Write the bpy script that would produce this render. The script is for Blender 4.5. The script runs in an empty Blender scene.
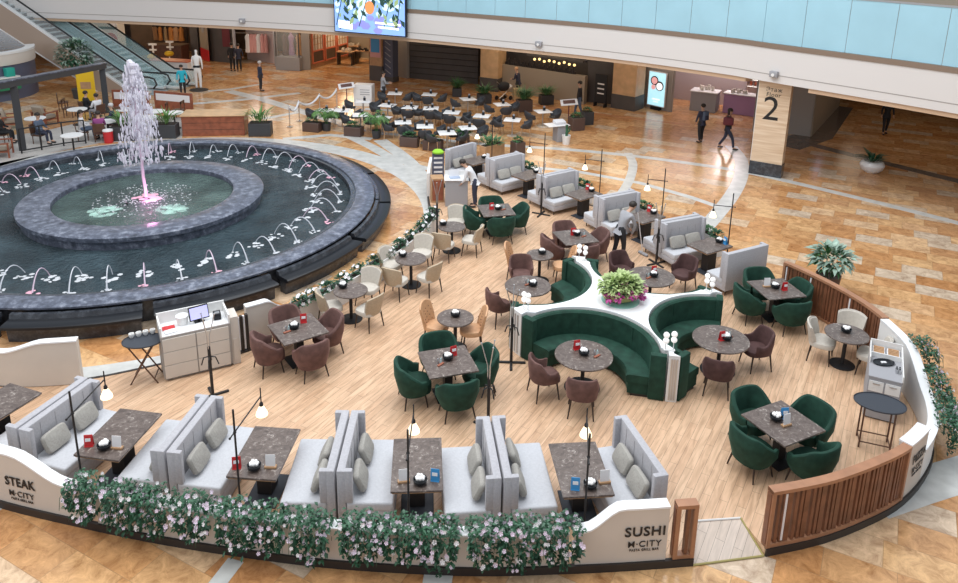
import bpy, bmesh, math, random
from math import sin, cos, pi, radians as R, atan2, hypot
from mathutils import Vector, Matrix
random.seed(7)
SC = bpy.context.scene
COL = SC.collection
V = Vector

# ------------------------------------------------------------------ materials
def new_mat(name):
    m = bpy.data.materials.new(name); m.use_nodes = True
    nt = m.node_tree; b = nt.nodes['Principled BSDF']
    return m, nt, b

def nd(nt, t, **kw):
    n = nt.nodes.new(t)
    for k, v in kw.items():
        if k in n.inputs: n.inputs[k].default_value = v
        else: setattr(n, k, v)
    return n

def ramp(nt, stops, interp='LINEAR'):
    n = nt.nodes.new('ShaderNodeValToRGB'); cr = n.color_ramp; cr.interpolation = interp
    while len(cr.elements) < len(stops): cr.elements.new(0.5)
    for e, (p, c) in zip(cr.elements, stops):
        e.position = p; e.color = (*c, 1)
    return n

def flat(name, c, rough=.5, metal=0., var=.0, scale=8, spec=.5, bump=0., coat=0., sheen=0., emit=None, es=0., alpha=1., trans=0.):
    m, nt, b = new_mat(name); L = nt.links
    b.inputs['Base Color'].default_value = (*c, 1)
    b.inputs['Roughness'].default_value = rough
    b.inputs['Metallic'].default_value = metal
    b.inputs['Specular IOR Level'].default_value = spec
    b.inputs['Coat Weight'].default_value = coat
    b.inputs['Sheen Weight'].default_value = sheen
    b.inputs['Alpha'].default_value = alpha
    b.inputs['Transmission Weight'].default_value = trans
    if emit:
        b.inputs['Emission Color'].default_value = (*emit, 1); b.inputs['Emission Strength'].default_value = es
    if var or bump:
        tc = nd(nt, 'ShaderNodeTexCoord'); n = nd(nt, 'ShaderNodeTexNoise', Scale=scale, Detail=5.)
        L.new(tc.outputs['Object'], n.inputs['Vector'])
        if var:
            lo = tuple(max(0, x*(1-var)) for x in c); hi = tuple(min(1, x*(1+var)) for x in c)
            r = ramp(nt, [(.3, lo), (.7, hi)])
            L.new(n.outputs['Fac'], r.inputs['Fac']); L.new(r.outputs['Color'], b.inputs['Base Color'])
        if bump:
            bp = nd(nt, 'ShaderNodeBump', Strength=bump, Distance=.02)
            L.new(n.outputs['Fac'], bp.inputs['Height']); L.new(bp.outputs['Normal'], b.inputs['Normal'])
    return m

def floor_tile_mat():
    m, nt, b = new_mat('polished_stone_tiles'); L = nt.links
    tc = nd(nt, 'ShaderNodeTexCoord'); mp = nd(nt, 'ShaderNodeMapping'); mp.inputs['Rotation'].default_value = (0, 0, R(28))
    L.new(tc.outputs['Object'], mp.inputs['Vector'])
    sx = nd(nt, 'ShaderNodeSeparateXYZ'); L.new(mp.outputs['Vector'], sx.inputs['Vector'])
    def M(op, a, bb=None):
        n = nd(nt, 'ShaderNodeMath', operation=op)
        for i, v in enumerate((a, bb)):
            if v is None: continue
            if isinstance(v, (int, float)): n.inputs[i].default_value = v
            else: L.new(v, n.inputs[i])
        return n.outputs[0]
    yv = M('DIVIDE', sx.outputs['Y'], .62); row = M('FLOOR', yv)
    wn0 = nd(nt, 'ShaderNodeTexWhiteNoise', noise_dimensions='1D'); L.new(row, wn0.inputs['W'])
    xv = M('ADD', M('DIVIDE', sx.outputs['X'], 1.0), wn0.outputs['Value']); colm = M('FLOOR', xv)
    cmb = nd(nt, 'ShaderNodeCombineXYZ'); L.new(colm, cmb.inputs['X']); L.new(row, cmb.inputs['Y'])
    wn = nd(nt, 'ShaderNodeTexWhiteNoise', noise_dimensions='2D'); L.new(cmb.outputs[0], wn.inputs['Vector'])
    r = ramp(nt, [(0, (.53, .265, .107)), (.25, (.63, .35, .158)), (.5, (.70, .445, .225)), (.68, (.50, .245, .10)), (.82, (.73, .485, .275)), (.93, (.62, .50, .38))])
    L.new(wn.outputs['Value'], r.inputs['Fac'])
    # veins, shifted per tile
    off = nd(nt, 'ShaderNodeVectorMath', operation='SCALE'); L.new(cmb.outputs[0], off.inputs[0]); off.inputs['Scale'].default_value = 3.7
    add = nd(nt, 'ShaderNodeVectorMath', operation='ADD'); L.new(mp.outputs['Vector'], add.inputs[0]); L.new(off.outputs[0], add.inputs[1])
    no = nd(nt, 'ShaderNodeTexNoise', Scale=3.4, Detail=11., Roughness=.74, Distortion=.7); L.new(add.outputs[0], no.inputs['Vector'])
    vr = ramp(nt, [(.30, (.42, .30, .22)), (.5, (.90, .86, .82)), (.68, (1.28, 1.27, 1.25))]); L.new(no.outputs['Fac'], vr.inputs['Fac'])
    mx = nd(nt, 'ShaderNodeMix', data_type='RGBA', blend_type='MULTIPLY'); mx.inputs['Factor'].default_value = .85
    L.new(r.outputs['Color'], mx.inputs['A']); L.new(vr.outputs['Color'], mx.inputs['B'])
    # joints
    fx = M('FRACT', xv); fy = M('FRACT', yv)
    g = M('MAXIMUM', M('LESS_THAN', fx, .012), M('LESS_THAN', fy, .018))
    mg = nd(nt, 'ShaderNodeMix', data_type='RGBA'); L.new(M('MULTIPLY', g, .55), mg.inputs['Factor'])
    L.new(mx.outputs['Result'], mg.inputs['A']); mg.inputs['B'].default_value = (.30, .19, .10, 1)
    # golden zone by the fountain, paler away
    L.new(mg.outputs['Result'], b.inputs['Base Color'])
    b.inputs['Roughness'].default_value = .16; b.inputs['Specular IOR Level'].default_value = .55
    rr = nd(nt, 'ShaderNodeMapRange'); rr.inputs['To Min'].default_value = .08; rr.inputs['To Max'].default_value = .30
    L.new(no.outputs['Fac'], rr.inputs['Value']); L.new(rr.outputs['Result'], b.inputs['Roughness'])
    return m

def plank_mat(name, ang, c1, c2, c3, w=.14, ln=1.3, rough=.42):
    m, nt, b = new_mat(name); L = nt.links
    tc = nd(nt, 'ShaderNodeTexCoord'); mp = nd(nt, 'ShaderNodeMapping'); mp.inputs['Rotation'].default_value = (0, 0, R(-ang))
    L.new(tc.outputs['Object'], mp.inputs['Vector'])
    br = nd(nt, 'ShaderNodeTexBrick', Scale=1.); br.inputs['Brick Width'].default_value = ln; br.inputs['Row Height'].default_value = w
    br.inputs['Mortar Size'].default_value = .003; br.inputs['Bias'].default_value = 0.
    br.inputs['Color1'].default_value = (*c1, 1); br.inputs['Color2'].default_value = (*c2, 1); br.inputs['Mortar'].default_value = tuple(x*.45 for x in c1)+(1,)
    br.offset = .37; L.new(mp.outputs['Vector'], br.inputs['Vector'])
    sc = nd(nt, 'ShaderNodeMapping'); sc.inputs['Scale'].default_value = (1.2, 9, 1); L.new(mp.outputs['Vector'], sc.inputs['Vector'])
    n = nd(nt, 'ShaderNodeTexNoise', Scale=1.6, Detail=6., Distortion=.8); L.new(sc.outputs[0], n.inputs['Vector'])
    r = ramp(nt, [(.32, c3), (.62, (1.12, 1.1, 1.08))]); L.new(n.outputs['Fac'], r.inputs['Fac'])
    mx = nd(nt, 'ShaderNodeMix', data_type='RGBA', blend_type='MULTIPLY'); mx.inputs['Factor'].default_value = .8
    L.new(br.outputs['Color'], mx.inputs['A']); L.new(r.outputs['Color'], mx.inputs['B']); L.new(mx.outputs['Result'], b.inputs['Base Color'])
    b.inputs['Roughness'].default_value = rough
    return m

def marble_mat():
    m, nt, b = new_mat('brown_marble'); L = nt.links
    tc = nd(nt, 'ShaderNodeTexCoord')
    n = nd(nt, 'ShaderNodeTexNoise', Scale=7., Detail=8., Roughness=.65, Distortion=2.2); L.new(tc.outputs['Object'], n.inputs['Vector'])
    r = ramp(nt, [(.3, (.065, .048, .042)), (.52, (.135, .104, .09)), (.6, (.175, .142, .125)), (.665, (.46, .41, .37)), (.69, (.15, .12, .105))]); L.new(n.outputs['Fac'], r.inputs['Fac'])
    L.new(r.outputs['Color'], b.inputs['Base Color']); b.inputs['Roughness'].default_value = .3
    return m

def travertine_mat():
    m, nt, b = new_mat('travertine'); L = nt.links
    tc = nd(nt, 'ShaderNodeTexCoord'); mp = nd(nt, 'ShaderNodeMapping'); mp.inputs['Scale'].default_value = (.6, .6, 9); L.new(tc.outputs['Object'], mp.inputs['Vector'])
    n = nd(nt, 'ShaderNodeTexNoise', Scale=1.5, Detail=6.); L.new(mp.outputs[0], n.inputs['Vector'])
    r = ramp(nt, [(.3, (.60, .43, .28)), (.55, (.72, .56, .40)), (.75, (.80, .67, .52))]); L.new(n.outputs['Fac'], r.inputs['Fac'])
    L.new(r.outputs['Color'], b.inputs['Base Color']); b.inputs['Roughness'].default_value = .45
    return m

def granite_mat(name, lo, mid, hi, rough=.25):
    m, nt, b = new_mat(name); L = nt.links
    tc = nd(nt, 'ShaderNodeTexCoord')
    n = nd(nt, 'ShaderNodeTexNoise', Scale=5., Detail=9., Roughness=.75); L.new(tc.outputs['Object'], n.inputs['Vector'])
    r = ramp(nt, [(.33, lo), (.52, mid), (.7, hi)]); L.new(n.outputs['Fac'], r.inputs['Fac'])
    L.new(r.outputs['Color'], b.inputs['Base Color']); b.inputs['Roughness'].default_value = rough
    bp = nd(nt, 'ShaderNodeBump', Strength=.12, Distance=.03); L.new(n.outputs['Fac'], bp.inputs['Height']); L.new(bp.outputs['Normal'], b.inputs['Normal'])
    return m

def water_mat(name, c, rough, bs, scale):
    m, nt, b = new_mat(name); L = nt.links
    tc = nd(nt, 'ShaderNodeTexCoord')
    n = nd(nt, 'ShaderNodeTexNoise', Scale=scale, Detail=4., Roughness=.6); L.new(tc.outputs['Object'], n.inputs['Vector'])
    bp = nd(nt, 'ShaderNodeBump', Strength=bs, Distance=.16); L.new(n.outputs['Fac'], bp.inputs['Height']); L.new(bp.outputs['Normal'], b.inputs['Normal'])
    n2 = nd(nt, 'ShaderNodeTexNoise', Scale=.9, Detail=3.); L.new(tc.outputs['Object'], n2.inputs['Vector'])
    r = ramp(nt, [(.35, tuple(x*.65 for x in c)), (.7, tuple(x*1.7 for x in c))]); L.new(n2.outputs['Fac'], r.inputs['Fac']); L.new(r.outputs['Color'], b.inputs['Base Color'])  # lighter patches put bright reflected ripples into the water colour
    b.inputs['Roughness'].default_value = rough; b.inputs['IOR'].default_value = 1.33
    return m

def velvet_mat(name, c):
    m = flat(name, c, rough=.75, var=.28, scale=6, spec=.25, sheen=.45)
    b = m.node_tree.nodes['Principled BSDF']; b.inputs['Sheen Tint'].default_value = tuple(min(1, x*4+.05) for x in c)+(1,); b.inputs['Sheen Roughness'].default_value = .35
    return m

M_ = {}
M_['tile'] = floor_tile_mat()
M_['inlay'] = flat('pale_stone_inlay', (.57, .57, .545), rough=.25, var=.14, scale=3)
M_['inlay_dark'] = flat('dark_stone_inlay', (.14, .11, .095), rough=.2, var=.2, scale=3)
M_['inlay_red'] = flat('terracotta_stone_inlay', (.52, .25, .12), rough=.2, var=.22, scale=4)
M_['terrace'] = plank_mat('grey_terrace_boards', 20, (.44, .42, .40), (.52, .50, .47), (.8, .8, .8), w=.2)
M_['deck'] = plank_mat('pale_oak_planks', 60, (.59, .385, .245), (.66, .455, .30), (.72, .66, .60))
M_['ramp'] = plank_mat('grey_oak_planks', 60, (.52, .43, .36), (.58, .49, .42), (.86, .84, .82))
M_['marble'] = marble_mat()
M_['trav'] = travertine_mat()
M_['granite'] = granite_mat('blue_grey_granite', (.03, .036, .05), (.105, .12, .165), (.34, .37, .44), .3)
M_['granite_dark'] = granite_mat('dark_granite', (.018, .02, .026), (.045, .05, .06), (.10, .11, .13), .22)
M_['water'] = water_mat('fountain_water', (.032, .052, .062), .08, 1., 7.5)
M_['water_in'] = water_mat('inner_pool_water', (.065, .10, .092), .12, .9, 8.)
M_['foam'] = flat('white_foam', (.85, .88, .92), rough=.4, alpha=.5)
M_['jet'] = flat('jet_water', (.86, .88, .95), rough=.2, alpha=.55)
M_['jet_pink'] = flat('pink_lit_jet_water', (.92, .74, .88), rough=.2, alpha=.6)  # pink lamplight put into the water colour
M_['foam_pink'] = flat('pink_lit_foam', (.90, .50, .62), rough=.4, alpha=.85)  # same pink light painted into the foam
M_['spray'] = flat('spray_drops', (.86, .84, .93), rough=.25, alpha=.55)
M_['pool_light'] = flat('submerged_light', (.55, .8, .72), rough=.4, emit=(.6, .95, .82), es=.25, alpha=.28)
M_['black'] = flat('black_gloss', (.012, .014, .018), rough=.3, spec=.3)
M_['black_matte'] = flat('black_metal', (.016, .016, .018), rough=.5, spec=.4)
M_['charcoal'] = flat('charcoal_tray', (.045, .052, .066), rough=.55, spec=.35)
M_['steel'] = flat('brushed_steel', (.55, .56, .58), rough=.3, metal=.9)
M_['chrome'] = flat('polished_chrome', (.75, .76, .78), rough=.15, metal=1.)
M_['white'] = flat('white_paint', (.78, .775, .76), rough=.42)
M_['white_top'] = flat('white_lacquer_top', (.83, .84, .85), rough=.3)
M_['cream'] = flat('cream_panel', (.62, .565, .505), rough=.55, var=.03, scale=2)
M_['plinth'] = flat('dark_brown_plinth', (.028, .022, .02), rough=.5)
M_['slat'] = flat('walnut_slat', (.20, .082, .042), rough=.42, var=.25, scale=5)
M_['slat_top'] = flat('walnut_rail', (.38, .185, .10), rough=.42, var=.12, scale=5)
M_['wood'] = flat('warm_oak', (.46, .27, .14), rough=.45, var=.15, scale=6)
M_['redwood'] = flat('red_brown_wood', (.27, .085, .045), rough=.4, var=.25, scale=5)
M_['wood_dark'] = flat('dark_brown_wood', (.10, .045, .026), rough=.45, var=.2, scale=6)
M_['wood_panel'] = flat('honey_wood_panel', (.62, .40, .22), rough=.4, var=.16, scale=2.2)
M_['beige_trim'] = flat('beige_wood_trim', (.60, .42, .28), rough=.5)
M_['fascia'] = flat('off_white_fascia', (.70, .675, .655), rough=.5)
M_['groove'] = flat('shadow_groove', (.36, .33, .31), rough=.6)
M_['bronze'] = flat('bronze_band', (.27, .20, .15), rough=.45, metal=.25)
M_['bglass'] = flat('sky_reflection_glass', (.37, .62, .73), rough=.12, var=.05, scale=.7, spec=.6)  # blue base colour stands for the skylight mirrored in the glass
M_['soffit'] = flat('grey_soffit', (.42, .385, .355), rough=.7)
M_['wall_dark'] = flat('dark_shop_wall', (.085, .076, .074), rough=.6, var=.1, scale=2)
M_['wall_brown'] = flat('brown_shop_wall', (.12, .078, .052), rough=.6, var=.15, scale=2)
M_['wall_grey'] = flat('grey_wall', (.34, .315, .295), rough=.6)
M_['wall_taupe'] = flat('taupe_counter_wall', (.33, .275, .215), rough=.55)
M_['wall_lilac'] = flat('lilac_grey_wall', (.52, .44, .45), rough=.6)
M_['purple'] = flat('violet_lacquer', (.38, .22, .40), rough=.35)
M_['grey_fab'] = flat('light_grey_fabric', (.43, .425, .45), rough=.9, var=.09, scale=30, sheen=.2, bump=.15)
M_['grey_seat'] = flat('pale_grey_seat_fabric', (.52, .53, .56), rough=.9, var=.06, scale=30, sheen=.2, bump=.15)
M_['pillow'] = flat('stone_grey_cushion', (.36, .345, .315), rough=.9, var=.12, scale=35, bump=.2)
M_['green'] = velvet_mat('green_velvet', (.014, .050, .034))
M_['mauve'] = velvet_mat('mauve_velvet', (.135, .073, .064))
M_['plum'] = velvet_mat('dark_plum_velvet', (.085, .045, .043))
M_['chair_cream'] = flat('cream_upholstery', (.53, .49, .43), rough=.8, var=.06, scale=20)
M_['chair_back'] = flat('beige_woven_back', (.47, .38, .27), rough=.8, var=.1, scale=25)
M_['tan'] = flat('tan_leather', (.60, .34, .18), rough=.5, var=.1, scale=10)
M_['tan_dark'] = flat('tan_leather_button', (.22, .10, .05), rough=.5)
M_['leg'] = flat('dark_chair_leg', (.03, .018, .013), rough=.45)
M_['oakleg'] = flat('oak_chair_leg', (.50, .32, .18), rough=.5)
M_['cafe_seat'] = flat('graphite_shell', (.038, .042, .05), rough=.55)
M_['table_white'] = flat('white_tabletop', (.80, .80, .80), rough=.35)
M_['red'] = flat('red_card', (.55, .025, .03), rough=.4)
M_['blue'] = flat('blue_card', (.05, .28, .58), rough=.4)
M_['card'] = flat('white_card', (.80, .79, .80), rough=.5)
M_['napkin'] = flat('white_napkin', (.86, .85, .84), rough=.8)
M_['globe'] = flat('milk_glass_globe', (.88, .88, .88), rough=.25, emit=(1, .95, .9), es=.35)
M_['bulb'] = flat('lit_opal_glass', (.9, .82, .66), rough=.3, emit=(1., .80, .50), es=1.4)
M_['leaf'] = flat('dark_green_leaf', (.028, .100, .050), rough=.45, var=.55, scale=9)
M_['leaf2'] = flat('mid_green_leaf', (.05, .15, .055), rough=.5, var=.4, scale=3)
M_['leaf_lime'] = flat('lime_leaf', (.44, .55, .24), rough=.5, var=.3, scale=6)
M_['leaf_pale'] = flat('pale_variegated_leaf', (.30, .42, .34), rough=.5, var=.35, scale=6)
M_['palm'] = flat('palm_leaf', (.10, .22, .055), rough=.5, var=.4, scale=3)
M_['bloom'] = flat('pale_lilac_blossom', (.80, .68, .82), rough=.6, var=.1, scale=10)
M_['bloom_white'] = flat('white_blossom', (.84, .82, .84), rough=.6)
M_['magenta'] = flat('magenta_blossom', (.48, .07, .28), rough=.6, var=.3, scale=20)
M_['yellow'] = flat('yellow_plastic', (.80, .52, .02), rough=.4)
M_['soil'] = flat('soil', (.03, .02, .014), rough=.9)
M_['planter_dk'] = flat('dark_planter', (.045, .047, .052), rough=.5)
M_['planter_br'] = flat('brown_planter', (.095, .058, .048), rough=.5)
M_['brass'] = flat('olive_brass_bowl', (.42, .36, .14), rough=.35, metal=.3)
M_['mint'] = flat('mint_glass_disc', (.30, .60, .52), rough=.15)
M_['beige_clad'] = flat('beige_metal_cladding', (.42, .33, .265), rough=.38, metal=.2)
M_['alu'] = flat('pale_aluminium', (.84, .86, .87), rough=.35, metal=.4)
M_['tread'] = flat('ribbed_step_tread', (.46, .54, .57), rough=.4, metal=.4)
M_['riser'] = flat('dark_step_riser', (.03, .04, .045), rough=.5)
M_['glass'] = flat('clear_blue_glass', (.60, .84, .87), rough=.05, alpha=.30)
M_['glass_thin'] = flat('clear_shop_glass', (.8, .85, .86), rough=.05, alpha=.14)
M_['rubber'] = flat('black_rubber', (.02, .02, .022), rough=.6)
M_['skin'] = flat('skin', (.55, .33, .23), rough=.6)
M_['hair'] = flat('dark_hair', (.025, .018, .014), rough=.6)
M_['hair_grey'] = flat('grey_hair', (.55, .54, .53), rough=.6)
M_['cl_black'] = flat('black_cloth', (.018, .018, .022), rough=.8)
M_['cl_navy'] = flat('navy_cloth', (.03, .035, .065), rough=.8)
M_['cl_grey'] = flat('grey_cloth', (.33, .33, .35), rough=.85)
M_['cl_white'] = flat('white_cloth', (.72, .72, .74), rough=.85)
M_['cl_denim'] = flat('denim_cloth', (.09, .12, .18), rough=.85)
M_['cl_cyan'] = flat('cyan_cloth', (.02, .42, .55), rough=.8)
M_['cl_blue'] = flat('pale_blue_cloth', (.35, .42, .55), rough=.8)
M_['cl_purple'] = flat('purple_cloth', (.28, .06, .22), rough=.8)
M_['pinkwear'] = flat('pink_clothes', (.62, .33, .32), rough=.8)
M_['orangewear'] = flat('orange_clothes', (.66, .28, .08), rough=.8)
M_['coral'] = flat('coral_counter_top', (.62, .18, .10), rough=.4)
M_['grn_counter'] = flat('green_counter', (.02, .20, .09), rough=.4)
M_['teal'] = flat('teal_box', (.02, .38, .30), rough=.4)
M_['navy_panel'] = flat('slate_blue_panel', (.09, .10, .15), rough=.5)
M_['glow_warm'] = flat('warm_light_strip', (1, .8, .5), emit=(1, .66, .26), es=1.6)
M_['glow_white'] = flat('white_light_strip', (1, 1, 1), emit=(1, .93, .85), es=3.5)
M_['lilac_glow'] = flat('lilac_light_panel', (.8, .7, .9), emit=(.80, .66, .95), es=1.6)
M_['ad_blue'] = flat('lit_pale_blue_poster', (.5, .8, .9), emit=(.42, .78, .92), es=.85)
M_['ad_white'] = flat('lit_white_print', (.9, .9, .9), emit=(.95, .95, .95), es=.85)
M_['ad_dark'] = flat('dark_print', (.03, .02, .04), rough=.4)
M_['ad_pink'] = flat('lit_pink_print', (.85, .45, .45), emit=(.85, .42, .42), es=.6)
M_['scr_blue'] = flat('lit_screen_blue', (.25, .42, .85), emit=(.26, .46, .95), es=.62)
M_['scr_light'] = flat('lit_screen_sky', (.6, .8, 1), emit=(.55, .78, 1), es=.75)
M_['scr_violet'] = flat('lit_screen_violet', (.3, .3, .8), emit=(.27, .30, .85), es=.5)
M_['scr_leaf'] = flat('screen_leaf_print', (.02, .06, .05), rough=.4, emit=(.03, .09, .07), es=.4)
M_['scr_lime'] = flat('screen_lime_print', (.3, .4, .2), rough=.4, emit=(.32, .45, .2), es=.5)
M_['scr_orange'] = flat('screen_orange_print', (.8, .3, .1), emit=(.85, .27, .10), es=.6)
M_['pc_screen'] = flat('lit_till_screen', (.4, .4, .7), emit=(.42, .42, .80), es=.7)
M_['letter'] = flat('black_letter', (.012, .012, .014), rough=.5)
M_['bag'] = flat('brown_paper_bag', (.52, .36, .20), rough=.7)
M_['burg'] = flat('burgundy_bag', (.13, .02, .03), rough=.6)
M_['lime_cloth'] = flat('lime_cloth', (.30, .62, .04), rough=.8)

# ------------------------------------------------------------------ mesh builder
class MB:
    def __init__(s): s.bm = bmesh.new()
    def _tf(s, vs, mat):
        bmesh.ops.transform(s.bm, matrix=mat, verts=vs)
    def box(s, c, size, rz=0, bev=0, seg=2, rx=0, ry=0):
        old = set(s.bm.verts)
        vs = bmesh.ops.create_cube(s.bm, size=1.)['verts']
        bmesh.ops.scale(s.bm, vec=size, verts=vs)
        if bev:
            bmesh.ops.bevel(s.bm, geom=list({e for v in vs for e in v.link_edges}), offset=min(bev, min(size)*.49), segments=seg, affect='EDGES', profile=.5)
            vs = [v for v in s.bm.verts if v not in old]
        s._tf(vs, Matrix.Translation(c) @ Matrix.Rotation(rz, 4, 'Z') @ Matrix.Rotation(ry, 4, 'Y') @ Matrix.Rotation(rx, 4, 'X'))
        return s
    def box2(s, lo, hi, **k):
        return s.box([(a+b)/2 for a, b in zip(lo, hi)], [abs(b-a) for a, b in zip(lo, hi)], **k)
    def ring_loft(s, rings, closed=True, cap0=False, cap1=False, loop=False):
        vs = [[s.bm.verts.new(p) for p in r] for r in rings]
        n = len(vs[0]); rr = range(n if closed else n-1)
        k = len(vs)
        for i in range(k if loop else k-1):
            a, b = vs[i], vs[(i+1) % k]
            for j in rr:
                s.bm.faces.new((a[j], a[(j+1) % n], b[(j+1) % n], b[j]))
        if cap0: s.bm.faces.new(list(reversed(vs[0])))
        if cap1: s.bm.faces.new(vs[-1])
        return s
    def cyl(s, p0, p1, r0, r1=None, n=10):
        r1 = r0 if r1 is None else r1
        p0, p1 = V(p0), V(p1); d = (p1-p0).normalized()
        a = d.orthogonal().normalized(); b = d.cross(a)
        rs = [[p + (a*cos(2*pi*i/n) + b*sin(2*pi*i/n))*r for i in range(n)] for p, r in ((p0, r0), (p1, r1))]
        return s.ring_loft(rs, cap0=True, cap1=True)
    def tube(s, pts, r, n=7, rads=None):
        pts = [V(p) for p in pts]; rs = []
        a = None
        for i, p in enumerate(pts):
            d = (pts[min(i+1, len(pts)-1)] - pts[max(i-1, 0)]).normalized()
            a = (d.orthogonal() if a is None else (a - d*a.dot(d))).normalized(); b = d.cross(a)
            q = rads[i] if rads else r
            rs.append([p + (a*cos(2*pi*k/n) + b*sin(2*pi*k/n))*q for k in range(n)])
        return s.ring_loft(rs, cap0=True, cap1=True)
    def lathe(s, prof, c=(0, 0, 0), n=24, sx=1, sy=1, rz=0):
        rs = []
        for r, z in prof:
            ring = []
            for i in range(n):
                t = 2*pi*i/n; x, y = r*cos(t)*sx, r*sin(t)*sy
                ring.append((c[0]+x*cos(rz)-y*sin(rz), c[1]+x*sin(rz)+y*cos(rz), c[2]+z))
            rs.append(ring)
        return s.ring_loft(rs, cap0=prof[0][0] > 1e-4, cap1=prof[-1][0] > 1e-4)
    def sph(s, c, r, n=10, sc=(1, 1, 1)):
        m = max(4, n//2+1); prof = [(max(1e-5, sin(pi*i/m)), -cos(pi*i/m)) for i in range(m+1)]
        k = len(s.bm.verts)
        s.lathe([(max(a*r, 1e-5), b*r) for a, b in prof], n=n)
        s.bm.verts.ensure_lookup_table()
        for v in s.bm.verts[k:]:
            v.co = V((v.co.x*sc[0]+c[0], v.co.y*sc[1]+c[1], v.co.z*sc[2]+c[2]))
        return s
    def prism(s, poly, z0, z1):
        if z1 < z0: z0, z1 = z1, z0
        a = [s.bm.verts.new((x, y, z0)) for x, y in poly]; b = [s.bm.verts.new((x, y, z1)) for x, y in poly]
        n = len(poly)
        s.bm.faces.new(list(reversed(a))); s.bm.faces.new(b)
        for i in range(n): s.bm.faces.new((a[i], a[(i+1) % n], b[(i+1) % n], b[i]))
        return s
    def sweep(s, path, prof, closed_path=False, capped=True):
        """profile [(offset outward-right, z)] swept along a plan path [(x,y)]; prof may be f(i, t)."""
        n = len(path); rs = []
        for i, p in enumerate(path):
            a = V(path[(i-1) % n] if closed_path else path[max(i-1, 0)]); b = V(path[(i+1) % n] if closed_path else path[min(i+1, n-1)])
            d = (b-a).normalized(); nr = V((d.y, -d.x))
            pr = prof(i, i/(n-1)) if callable(prof) else prof
            rs.append([(p[0]+nr.x*o, p[1]+nr.y*o, z) for o, z in pr])
        return s.ring_loft(rs, cap0=capped and not closed_path, cap1=capped and not closed_path, loop=closed_path)
    def poly(s, pts):
        s.bm.faces.new([s.bm.verts.new(p) for p in pts]); return s
    def leaf(s, p, d, up, L, w, droop=.25):
        """one bent leaf: 6 vertices, base p, direction d"""
        d = V(d).normalized(); up = V(up); sd = d.cross(up)
        if sd.length < 1e-3: sd = d.orthogonal()
        sd.normalize(); up = sd.cross(d)
        p = V(p); m = p + d*L*.5 + up*L*.08; t = p + d*L - up*L*droop
        q = [p, m-sd*w*.5, t, m+sd*w*.5]
        v = [s.bm.verts.new(x) for x in (q[0], q[1], q[2], q[3], m - up*w*.12)]
        s.bm.faces.new((v[0], v[4], v[1])); s.bm.faces.new((v[1], v[4], v[2])); s.bm.faces.new((v[2], v[4], v[3])); s.bm.faces.new((v[3], v[4], v[0]))
        return s
    def mesh(s, name, mat, smooth=True, ang=38):
        bm = s.bm
        bmesh.ops.recalc_face_normals(bm, faces=bm.faces[:])
        if smooth:
            for f in bm.faces: f.smooth = True
            c = cos(R(ang))
            for e in bm.edges:
                if len(e.link_faces) == 2:
                    a, b = e.link_faces
                    if a.normal.dot(b.normal) < c: e.smooth = False
        me = bpy.data.meshes.new(name); bm.to_mesh(me); bm.free()
        me.materials.append(mat if not isinstance(mat, str) else M_[mat])
        return me

def part(name, mb, mat, parent=None, label=None, loc=None, rot=None, smooth=True):
    me = mb if isinstance(mb, bpy.types.Mesh) else mb.mesh(name, mat, smooth)
    o = bpy.data.objects.new(name, me); COL.objects.link(o)
    if parent is not None: o.parent = parent
    if label: o['label'] = label
    if loc is not None: o.location = loc
    if rot is not None: o.rotation_euler = rot if hasattr(rot, '__len__') else (0, 0, rot)
    return o

def tag(o, label, cat, group=None):
    o['label'] = label; o['category'] = cat
    if group: o['group'] = group
    return o

def thing(name, label, cat, loc=(0, 0, 0), rz=0, group=None):
    o = bpy.data.objects.new(name, None); o.empty_display_size = .2; COL.objects.link(o)
    o.location = loc; o.rotation_euler = (0, 0, rz)
    return tag(o, label, cat, group)

def struct(name, mb, mat, smooth=True, parent=None):
    o = part(name, mb, mat, parent, smooth=smooth)
    if parent is None: o['kind'] = 'structure'
    return o

KIDS = {}
def dup(root, loc, rz, label, group=None):
    def cp(o, par):
        c = o.copy(); COL.objects.link(c)
        if par is not None: c.parent = par
        for ch in o.children: cp(ch, c)
        return c
    r = cp(root, None); r.location = loc; r.rotation_euler = (0, 0, rz); r['label'] = label
    if group: r['group'] = group
    return r

PROTO = {}
def place(key, make, label, loc, rz, group):
    """first call builds the thing, later calls copy it and its parts"""
    if key not in PROTO:
        o = make(); PROTO[key] = o
        o.location = loc; o.rotation_euler = (0, 0, rz); o['label'] = label
        if group: o['group'] = group
        return o
    return dup(PROTO[key], loc, rz, label, group)

# ------------------------------------------------------------------ camera (calibrated on the tables and the fountain)
FPX, PITCH, ROLL, CAMH, CX, CY = 774.78, .275, .017, 9.133, 479., 141.3
_F = V((0, cos(PITCH), -sin(PITCH))); _R0 = V((1, 0, 0)); _U0 = _R0.cross(_F)
_R = _R0*cos(ROLL) + _U0*sin(ROLL); _U = _U0*cos(ROLL) - _R0*sin(ROLL)
cam = bpy.data.cameras.new('camera'); camo = bpy.data.objects.new('camera', cam); COL.objects.link(camo)
mw = Matrix.Identity(4)
for i in range(3): mw[i][0] = _R[i]; mw[i][1] = _U[i]; mw[i][2] = -_F[i]
mw[2][3] = CAMH
camo.matrix_world = mw
cam.sensor_width = 36; cam.sensor_fit = 'HORIZONTAL'; cam.lens = FPX/958*36
cam.shift_x = 0; cam.shift_y = -(291.5-CY)/958
cam.clip_end = 300
SC.camera = camo

def at(px, py, z=0.):
    """the point of the level z that the photograph shows at this pixel"""
    d = _R*((px-CX)/FPX) - _U*((py-CY)/FPX) + _F
    t = (z-CAMH)/d.z
    return V((d.x*t, d.y*t, z))

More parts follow.
